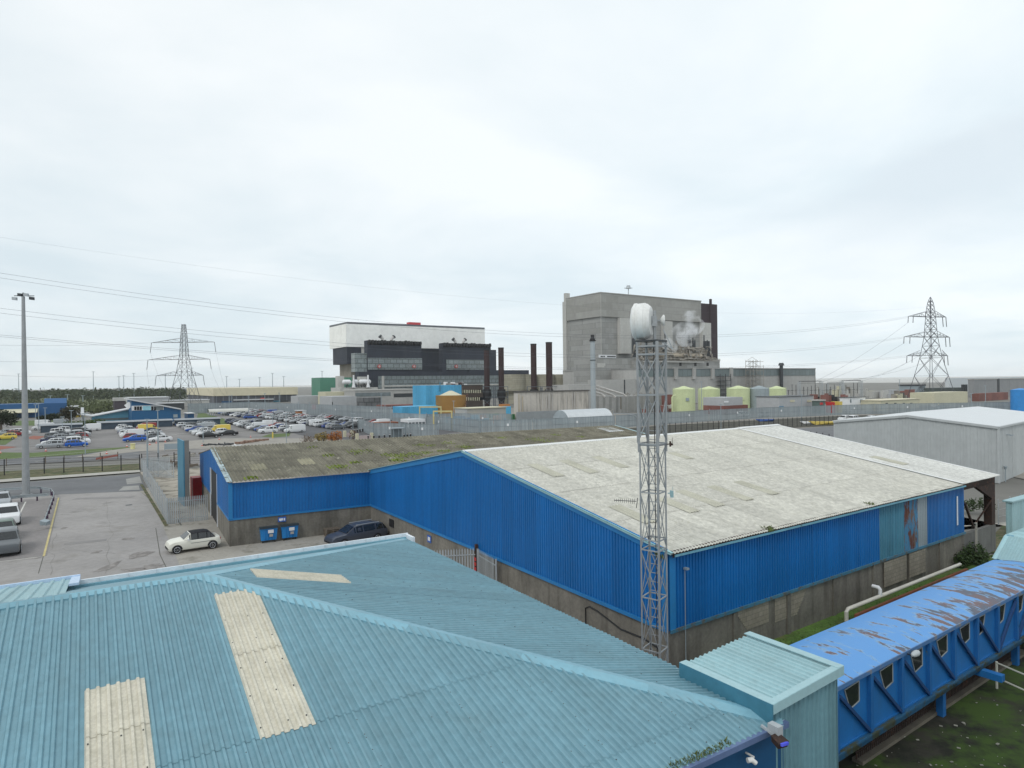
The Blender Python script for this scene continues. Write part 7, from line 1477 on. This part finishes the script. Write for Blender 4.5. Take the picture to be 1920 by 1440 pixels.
# grey modern shed at right
cg = G(1873, 906); zt_ = zat(1873, 801, cg.y); Lg = (G(1563, 790, zt_)-Vector((cg.x, cg.y, zt_))); Lg.z = 0; lg = Lg.length; Lg.normalize(); Rg = Vector((Lg.y, -Lg.x, 0)); 
if Rg.x < 0: Rg = -Rg
mg = thing('grey_warehouse', 'large plain grey metal warehouse with a pale roof at the right', 'warehouse', cg); tmg = along(cg, Lg, 1702, 779); zrg = zat(1702, 779.5, (cg+Lg*tmg).y)
pg = lambda u: zt_+(zrg-zt_)*(u/tmg if u < tmg else max(0, 1-(u-tmg)/(lg-tmg)))
m_gwh = mat('grey_warehouse_cladding', (.43, .455, .46), .5, var=.04, vs=.1)
g = MB(); ribbed(g, cg, Lg, ZD, 0, lg, 0, pg, .35, .035, flip=True, sd=3, vary=.3); part(g, 'gable_cladding', m_gwh, mg); g = MB(); ribbed(g, cg, Rg, ZD, 0, 30, 0, zt_, .35, .035, sd=4, vary=.3); part(g, 'side_cladding', m_gwh, mg)
g = MB(); a0, a1, a2 = cg+ZD*zt_, cg+Lg*tmg+ZD*zrg, cg+Lg*lg+ZD*pg(lg); e = -Rg*.15; 
g.box(a0+e-(a1-a0)*.01+ZD*.02, Rg*32, (a1-a0)*1.01, ZD*.10); g.box(a1+e+ZD*.02, Rg*32, (a2-a1)*1.01, ZD*.10); part(g, 'roof', mat('pale_metal_roof', (.60, .62, .63), .5, var=.03), mg)
g = MB(); g.box(a0-Rg*.2-ZD*.2, Rg*.08, a1-a0, ZD*.26); g.box(a1-Rg*.2-ZD*.2, Rg*.08, a2-a1, ZD*.26); g.box(cg-Rg*.1-Lg*.12, Rg*.3, Lg*.24, ZD*zt_); g.box(a0-Lg*.15-ZD*.15, Rg*30, Lg*.12, ZD*.18); g.box(cg+Rg*6.2-Lg*.08, Rg*.15, Lg*.1, ZD*(zt_-.2)); g.box(cg+Rg*1.6-Lg*.1, Rg*.08, Lg*.1, ZD*(zt_-.5)); part(g, 'edge_trim', m_gwh, mg)
g = MB(); q = cg+Rg*3.6-Lg*.4+ZD*(zt_-1.1); g.bar(q+Lg*.4, q, .1); g.box(q-Rg*.3-ZD*.1, Rg*1.0, -Lg*.2, ZD*.1); part(g, 'wall_lamp', m_gycl, mg)
g = MB(); q = cg+Rg*1.6-Lg*.3; g.tube([q, q+ZD*1.5], .05, 6); g.tube([q+ZD*1.5, q+ZD*1.85], [.12, .2], 8); part(g, 'hose_post', m_gycl, mg)
# pylons
m_pyl = mat('pylon_steel', (.085, .09, .105), .6, .2, var=.15, vs=.2)
def pylon(px, Y, ytop, label, arms, prof, hang, rot, thick=.17, peak=True):
    c = corner(px, Y=Y); t = thing('electricity_pylon', label, 'pylon', c, 'lattice electricity pylons'); ztop = zat(px, ytop, Y); X = Vector((math.cos(rot), math.sin(rot), 0)); Yv = Vector((-math.sin(rot), math.cos(rot), 0))
    def hw_(z):
        for (z0, w0), (z1, w1) in zip(prof, prof[1:]):
            if z <= z1*ztop: f = (z-z0*ztop)/((z1-z0)*ztop); return w0+(w1-w0)*f
        return prof[-1][1]
    def cn(k, z): sx, sy = ((-1, -1), (1, -1), (1, 1), (-1, 1))[k]; w_ = hw_(z); return c+X*sx*w_+Yv*sy*w_+ZD*z
    lv = [0]; z = 0
    while z < ztop*.985: z += max(1.5, hw_(z)*1.75); lv.append(min(z, ztop))
    for k in range(4):
        g = MB()
        for a, b_ in zip(lv, lv[1:]): g.bar(cn(k, a), cn(k, b_), thick*1.25)
        part(g, 'leg', m_pyl, t)
    g = MB()
    for a, b_ in zip(lv, lv[1:]):
        for k in range(4): g.bar(cn(k, a), cn((k+1) % 4, b_), thick*.7); g.bar(cn((k+1) % 4, a), cn(k, b_), thick*.7)
        if hw_(a) > 1.4:
            for k in range(4): g.bar(cn(k, b_), cn((k+1) % 4, b_), thick*.6)
    part(g, 'lattice', m_pyl, t)
    tips = []
    for (y, xl, xr) in arms:
        za_ = zat(px, y, Y); g = MB()
        for s_, xx in ((-1, xl), (1, xr)):
            L_ = abs(xx-px)/1240*Y/max(.3, abs(math.cos(rot))); w_ = hw_(za_); tip = c+X*s_*L_+ZD*za_; 
            for sy in (-1, 1):
                r0_ = c+X*s_*w_+Yv*sy*w_+ZD*za_; r1_ = c+X*s_*w_+Yv*sy*w_+ZD*(za_+2.6); g.bar(r0_, tip, thick*1.1); g.bar(r1_, tip, thick*.8)
                for f in (.25, .5, .75): g.bar(lerp(r0_, tip, f), lerp(r1_, tip, f), thick*.5); g.bar(lerp(r0_, tip, f-.25), lerp(r1_, tip, f), thick*.5)
            for f in (.2, .45, .7): g.bar(lerp(c+X*s_*w_+Yv*w_+ZD*za_, tip, f), lerp(c+X*s_*w_-Yv*w_+ZD*za_, tip, f+.15), thick*.5)
            tips.append(tip)
            i_ = MB(); hd_ = hang[0 if s_ < 0 else 1]; i_.tube([tip, tip+Vector(hd_)], .16, 5); part(i_, 'insulator', m_pyl, t)
            if len(hang) > 2: i_ = MB(); t2_ = tip-X*s_*L_*.22; i_.tube([t2_, t2_+Vector(hd_)], .16, 5); part(i_, 'insulator', m_pyl, t)
        part(g, 'crossarm', m_pyl, t)
    return c, tips
random.seed(1)
cL, tipsL = pylon(346, 402, 608, 'wide armed electricity pylon behind the blue office on the left', [(642, 285, 403), (674, 278, 394), (704, 293, 381)], [(0, 7.2), (.42, 3.2), (.62, 1.9), (.85, 1.35), (1, .8)], [(-.8, 0, -6), (.8, 0, -6)], 0)
cR, tipsR = pylon(1746, 311, 557, 'tall electricity pylon with three crossarms at the right', [(594, 1695, 1782), (632, 1685, 1790), (667, 1691, 1785)], [(0, 7.4), (.40, 3.4), (.60, 2.0), (.87, 1.25), (.95, .8), (1, .05)], [(-2.6, -4, -3.2), (.3, 0, -4.6), 1], .30)
# power cables
m_cab = mat('cable', (.10, .11, .13), .6, var=0, fine=0)
def cable(label, A, B_, sag, r=.055, n=26, t0=0.0, t1=1.0):
    A, B_ = Vector(A), Vector(B_); pts = []
    for k in range(n+1): t = t0+(t1-t0)*k/n; p = A+(B_-A)*t; pts.append(p-ZD*4*sag*t*(1-t))
    return single(MB().tube(pts, r, 4, cap=False), 'power_cable', m_cab, label, 'cable', loc=pts[n//2], group='overhead power cables')
A0 = {0: P(0, 512, 150), 1: P(0, 578, 150), 2: P(0, 628, 150)}
nm = ['upper', 'middle', 'lower']
for k in range(3):
    tL = tipsR[2*k]; sg = (11.5, 9.6, 6.8)[k]
    cable(f'{nm[k]} line of the cables crossing the sky to the right pylon, higher strand', A0[k]+ZD*.0, tL, sg, .026, t0=-.25)
    cable(f'{nm[k]} line of the cables crossing the sky to the right pylon, lower strand', A0[k]-ZD*(1.1 if k < 2 else .4), tL-ZD*.6-Vector((.4, 0, 0)), sg, .026, t0=-.25)
cable('highest thin earth wire crossing the whole sky on the left', P(0, 445, 150), P(1741, 575, 330), 9, .010, t0=-.25)
for k in range(3):
    for j, s_ in enumerate((0, 1)):
        tp_ = tipsL[2*k+s_]+Vector(((-.8, .8)[s_], 0, -6)); ex = P((318, 440)[s_] if s_ == 0 else 428-k*4, 764, 455); cable(f'{nm[k]} {"left" if s_ == 0 else "right"} cable running down from the left pylon', tp_, Vector((ex.x-12*k*(1-s_), ex.y, 5)), 3, .035, 10)
for k in range(3): cable(f'{nm[k]} jumper leaving the left pylon towards the left edge', tipsL[2*k], P(-60, (646, 676, 702)[k], 300), 1.0, .035, 8)
gx = [(1531, 718), (1541, 720), (1600, 716)]
for k in range(3): cable(f'{nm[k]} cable dropping steeply from the right pylon to the switchgear', tipsR[2*k]+Vector((-2.6, -4, -3.2)), P(gx[k][0], gx[k][1]-4, 330), 1.5, .035, 12)
for k in range(2): cable(f'{nm[k]} slack cable between the right pylon body and the switchgear gantry', cR+ZD*(26-6*k), P(1610-60*k, 716, 330), 2, .03, 12)
# switchgear gantries
def gantry(label, x0, x1, yt, Y):
    a_, b_ = corner(x0, Y=Y), corner(x1, Y=Y); h = zat(x0, yt, Y); t = thing('switchgear_gantry', label, 'gantry', a_, 'lattice gantries in the switchyard')
    for q in (a_, b_):
        g = MB()
        for dx_ in (-.6, .6):
            for dy_ in (-.6, .6): g.bar(q+Vector((dx_, dy_, 0)), q+Vector((dx_, dy_, h)), .14)
        z = 0
        while z < h-1.2: g.bar(q+Vector((-.6, -.6, z)), q+Vector((.6, -.6, z+1.2)), .1); g.bar(q+Vector((.6, -.6, z)), q+Vector((-.6, -.6, z+1.2)), .1); z += 1.2
        part(g, 'lattice_column', m_steelg, t)
    part(MB().bar(a_+ZD*h, b_+ZD*h, .3).bar(a_+ZD*(h-1), b_+ZD*(h-1), .12), 'beam', m_dkst, t)
gantry('lattice gantry against the end of the turbine hall', 1498, 1540, 715, 340); gantry('lattice gantry nearest the right pylon', 1578, 1614, 714, 330); gantry('lower lattice gantry behind the switchgear', 1551, 1580, 718, 370)
t = thing('busbars', 'row of thin posts and insulators in the switchyard', 'switchgear', corner(1500, Y=335))
for k in range(20): q = corner(1478+k*7.2, Y=345+(k % 3)*8); part(MB().tube([q, q+ZD*random.uniform(6, 10)], .14, 5).box(q+ZD*6-Vector((.8, 0, 0)), (1.6, 0, 0), (0, .2, 0), (0, 0, .2)), 'post_insulator', m_dkst, t)
# lamp columns
PL = 'car park lamp columns'
for i, (x, yt, yb, l) in enumerate(((67, 759, 800, 'beside the blue shed canopy'), (73, 757, 812, 'left of the white vans'), (85, 765, 806, 'with a curved arm by the lawn'), (117, 782, 812, 'behind the leftmost car row'), (134, 770, 812, 'between the two leftmost car rows'), (160, 776, 853, 'in front of the second car row'), (381, 795, 830, 'by the fifth row of cars'), (430, 742, 778, 'behind the lawn'), (466, 742, 780, 'behind the long rows'), (435, 741, 770, 'before the cream warehouse'), (497, 738, 776, 'near the middle of the cream warehouse'), (524, 737, 778, 'at the right of the cream warehouse'), (512, 779, 822, 'on the grass island'), (537, 776, 834, 'right of the grass island'), (560, 754, 780, 'by the grey store'), (580, 755, 784, 'by the red kiosk'), (662, 776, 812, 'beside the last car row'), (715, 738, 776, 'by the red low building'), (732, 764, 815, 'behind the gatehouse'), (722, 758, 776, 'at the foot of the sky blue block'), (851, 752, 785, 'before the ochre tank'), (1316, 716, 783, 'beside the leftmost lime tank'), (1352, 758, 805, 'rising above the white roof ridge'), (1503, 740, 790, 'behind the post fence'), (1822, 738, 786, 'left of the grey industrial hall'), (1848, 723, 760, 'before the grey industrial hall'), (1575, 720, 760, 'in the switchyard'), (1687, 712, 745, 'left of the right pylon'))):
    b_ = G(x, yb); zt_ = zat(x-.5, yt, b_.y); t = thing('lamp_column', 'slim grey lamp column '+l, 'lamp post', b_, PL); r_ = max(.06, min(.13, b_.y*.0004)); part(MB().tube([b_, b_+ZD*zt_], [r_*1.3, r_], 6), 'column', m_gycl, t); part(MB().box(b_+ZD*zt_-Vector((.5, .1, .05)), (1.0, 0, 0), (0, .3, 0), (0, 0, .15)), 'lamp_head', m_gycl, t)
for (x, yt, yb) in ((512, 813, 822),): q = G(x, yb); single(MB().cyl(q-Vector((0, .2, 0)), .17, 1.5, 8), 'post_guard', m_yellow, 'yellow sleeve around the lamp column on the grass island', 'guard')
FL = 'distant high lighting masts'
for i, (x, yt) in enumerate(((35, 701), (175, 697), (223, 706), (232, 704), (251, 700), (310, 702), (360, 690), (425, 706), (449, 711), (487, 708), (511, 700), (532, 706), (604, 696), (94, 742), (126, 740), (155, 742))):
    Yd = 650 if yt < 730 else 520; q = corner(x, Y=Yd); zt_ = zat(x, yt, Yd); t = thing('lighting_mast', f'thin distant lighting mast {ORD[i]} in the group, rising near the {"woods" if x < 260 else "cream warehouse"}' if i else 'thin distant lighting mast at the far left above the woods', 'mast', q, FL); part(MB().tube([q, q+ZD*zt_], [.34, .24], 6), 'shaft', m_gycl, t); part(MB().box(q+ZD*zt_-Vector((1.4, .3, .2)), (2.8, 0, 0), (0, .6, 0), (0, 0, .35)), 'head', m_gycl, t)
# orange light boats/kayaks and tarpaulins on the quay road
for (x, y, m_, l, wv) in ((1438, 790, mat('tarp_blue', (.03, .09, .30), .6), 'blue covered dinghy on the road beyond the white roof', 3.0), (1548, 796, m_yellow, 'yellow orange dinghy left of the grey warehouse', 4.0), (1520, 794, m_white, 'white dinghy between the blue and the yellow ones', 2.6)):
    q = G(x, y, .06); g = MB(); g.hexa([q+Vector(v)*wv/3 for v in ((-2.2, -.4, 0), (1.6, -.4, 0), (1.6, .6, 0), (-2.2, .6, 0), (-3.4, -.1, .7), (2.0, -.9, .6), (2.0, 1.1, .6), (-3.4, .3, .7))]); single(g, 'dinghy', m_, l, 'dinghy')
gpoly('far_pavement', [(1480, 822), (1480, 818), (1700, 824), (1700, 830)], .07, m_kerb)
# ------------------------------------------------------------------ trees
m_leaf = mat('woodland_leaves', (.04, .055, .028), .85, var=.35, vs=.06, patch=[(.05, .06, .025)], patch_sc=.08, patch_t=(.5, .6))
m_leaf2 = mat('near_tree_leaves', (.025, .035, .016), .85, var=.3, vs=.5)
random.seed(71)
g = MB(); 
for k in range(330):
    x = random.uniform(-1350, -300) ; f = random.random(); Yd = 560+f*300; X_ = random.uniform(-1.05, -.50)*Yd
    r_ = random.uniform(6, 12); hh = random.uniform(6.4, 8.8)
    for j in range(60):
        v = Vector((random.gauss(0, 1), random.gauss(0, 1), random.gauss(0, 1))).normalized()*random.random()**.4; v = Vector((v.x*r_, v.y*r_, v.z*hh*.75+hh*.65)); s_ = random.uniform(.7, 1.9)
        p = Vector((X_, Yd, 0))+v; a_ = Vector((random.gauss(0, 1), random.gauss(0, .5), random.gauss(0, .5))).normalized()*s_; b2 = Vector((random.gauss(0, .8), random.gauss(0, .5), .7)).normalized()*s_*.5
        g.quad(p-a_, p-b2, p+a_, p+b2, c=random.random())
tag(g.build('far_woodland', m_leaf), kind='stuff')
g = MB()
for k in range(150):
    Yd = random.uniform(300, 520); X_ = -Yd*random.uniform(.50, .80); r_ = random.uniform(2.5, 7); hh = random.uniform(1.5, 3.6)
    if X_/Yd > -.58 and Yd < 420: continue
    for j in range(36):
        v = Vector((random.gauss(0, 1), random.gauss(0, 1), random.gauss(0, 1))).normalized()*random.random()**.4; v = Vector((v.x*r_, v.y*r_, v.z*hh*.7+hh*.6)); s_ = random.uniform(.4, 1.1); p = Vector((X_, Yd, 0))+v
        a_ = Vector((random.gauss(0, 1), random.gauss(0, .5), random.gauss(0, .5))).normalized()*s_; b2 = Vector((random.gauss(0, .5), random.gauss(0, .5), 1)).normalized()*s_*.7; g.quad(p-a_, p-b2, p+a_, p+b2, c=random.random())
tag(g.build('scrubland', mat('scrub_leaves', (.07, .085, .035), .9, var=.4, vs=.03)), kind='stuff')
gpoly('rough_grassland', [(-300, 772), (-300, 745), (0, 742), (200, 741), (215, 755), (120, 775)], .02, mat('rough_pasture', (.10, .115, .05), .95, var=.3, vs=.05))
def tree(name, label, px, py, r_, h, n=900, sq=.8, m=m_leaf2, q_=.35, trunk=.4):
    c = G(px, py); t = thing(name, label, 'tree', c, None); g = MB()
    for k in range(7): a0 = k*.9+random.random(); leafy(g, c+Vector((math.cos(a0)*r_*.55, math.sin(a0)*r_*.55, h-r_*sq*random.uniform(.5, 1.2))), r_*.6, n//7, q_, sq)
    leafy(g, c+ZD*(h-r_*.6), r_*.7, n//5, q_, sq); part(g, 'crown', m, t); g = MB(); g.tube([c, c+ZD*(h*.5)], [trunk, trunk*.6], 8)
    for k in range(5): a0 = k*1.3; g.tube([c+ZD*h*.3, c+Vector((math.cos(a0)*r_*.6, math.sin(a0)*r_*.6, h*.75))], [trunk*.4, trunk*.15], 5)
    part(g, 'trunk', m_wood, t)
tree('broadleaf_tree', 'dark rounded tree at the left edge below the blue shed', 2, 812, 3.9, 7.0, 1600, q_=.3)
tree('broadleaf_tree', 'wind bent dark tree left of the office wing canopy', 132, 800, 2.8, 6.4, 1300, .9, mat('dull_brown_leaves', (.045, .042, .022), .85, var=.3, vs=.6), .28)
tree('conifer_tree', 'small dark shrubs at the foot of the blue shed', 85, 795, 2.2, 3.2, 700, .7)
tree('broadleaf_tree', 'round bush between the blue shed and the bent tree', 103, 794, 2.6, 3.4, 800, .6)
g = MB(); c = thing('bus', 'white coach parked beyond the blue shed on the left', 'coach', corner(105, Y=330)); q = corner(94, Y=330); part(MB().box(q+ZD*.4, RD*12, LD*2.5, ZD*2.8), 'body', m_white, c); part(MB().box(q-LD*.03+ZD*1.6+RD*.5, RD*11, LD*.05, ZD*.9), 'windows', m_glassd, c)
tq = G(352, 776); tk = thing('canopy_shelter', 'long white barrel roofed shelter at the back of the car park', 'shelter', G(392, 780)); c = G(392, 781); l_ = ext(c, RD, 467); g = MB(); n = 8
for k in range(n): t0, t1 = math.pi*k/n, math.pi*(k+1)/n; g.quad(*[c+RD*u+LD*(2-2*math.cos(t_))+ZD*(1.6+1.3*math.sin(t_)) for u, t_ in ((0, t0), (l_, t0), (l_, t1), (0, t1))])
part(g, 'barrel_roof', mat('milky_roof', (.52, .52, .48), .6), tk); g = MB()
for k in range(20):
    for dv in (0, 4): q = c+RD*(l_*k/19)+LD*dv; g.bar(q, q+ZD*1.65, .1)
part(g, 'frame', m_gycl, tk)
# ------------------------------------------------------------------ steam
def steam(label, pts, dens):
    g = MB(); rr = random.Random(5)
    for (x, y, r_) in pts:
        p = P(x, y, 348); n = 8
        import_ = []
        vs_ = []
        for a in range(n+1):
            for b_ in range(12):
                th, ph = math.pi*a/n, 2*math.pi*b_/12; k = 1+.18*math.sin(3*ph+x)*math.sin(th*2+y); vs_.append(p+Vector((math.sin(th)*math.cos(ph), math.sin(th)*math.sin(ph), math.cos(th)))*r_*k)
        i0 = len(g.v); g.v += vs_
        for a in range(n):
            for b_ in range(12): g.f.append((i0+a*12+b_, i0+(a+1)*12+b_, i0+(a+1)*12+(b_+1) % 12, i0+a*12+(b_+1) % 12)); g.c.append(.5); g.m.append(0); g.sm.append(True)
    m = bpy.data.materials.new('steam_vapour'); m.use_nodes = True; T_ = m.node_tree; T_.nodes.clear(); o_ = T_.nodes.new('ShaderNodeOutputMaterial'); v = T_.nodes.new('ShaderNodeVolumePrincipled'); T_.links.new(v.outputs[0], o_.inputs['Volume'])
    v.inputs['Color'].default_value = (.97, .98, 1, 1); tcc = T_.nodes.new('ShaderNodeTexCoord'); nn = T_.nodes.new('ShaderNodeTexNoise'); nn.inputs['Scale'].default_value = .17; nn.inputs['Detail'].default_value = 4; T_.links.new(tcc.outputs['Object'], nn.inputs['Vector'])
    mr_ = T_.nodes.new('ShaderNodeMapRange'); mr_.inputs[1].default_value = .43; mr_.inputs[2].default_value = .70; mr_.inputs[3].default_value = 0; mr_.inputs[4].default_value = dens; T_.links.new(nn.outputs[0], mr_.inputs[0]); T_.links.new(mr_.outputs[0], v.inputs['Density'])
    o = g.build('steam_plume', m, None, g.v[0]); tag(o, label, 'steam', None, 'stuff')
steam('white steam plume', [(1252, 645, 3.4), (1262, 652, 2.8), (1284, 632, 5.4), (1290, 616, 6.2), (1294, 600, 5.0), (1306, 612, 4.2), (1274, 620, 3.8)], .30)

# ------------------------------------------------------------------ air
hz = MB(); hz.cbox(-4500, 4500, -120, 9000, -1.4, 75)
ho = hz.build('haze', [bpy.data.materials.new('haze_air')], None); tag(ho, kind='stuff')
hm = ho.data.materials[0]; hm.use_nodes = True; T_ = hm.node_tree; T_.nodes.clear(); o_ = T_.nodes.new('ShaderNodeOutputMaterial'); v_ = T_.nodes.new('ShaderNodeVolumePrincipled'); T_.links.new(v_.outputs[0], o_.inputs['Volume'])
v_.inputs['Color'].default_value = (.97, .99, 1, 1); v_.inputs['Density'].default_value = .00008
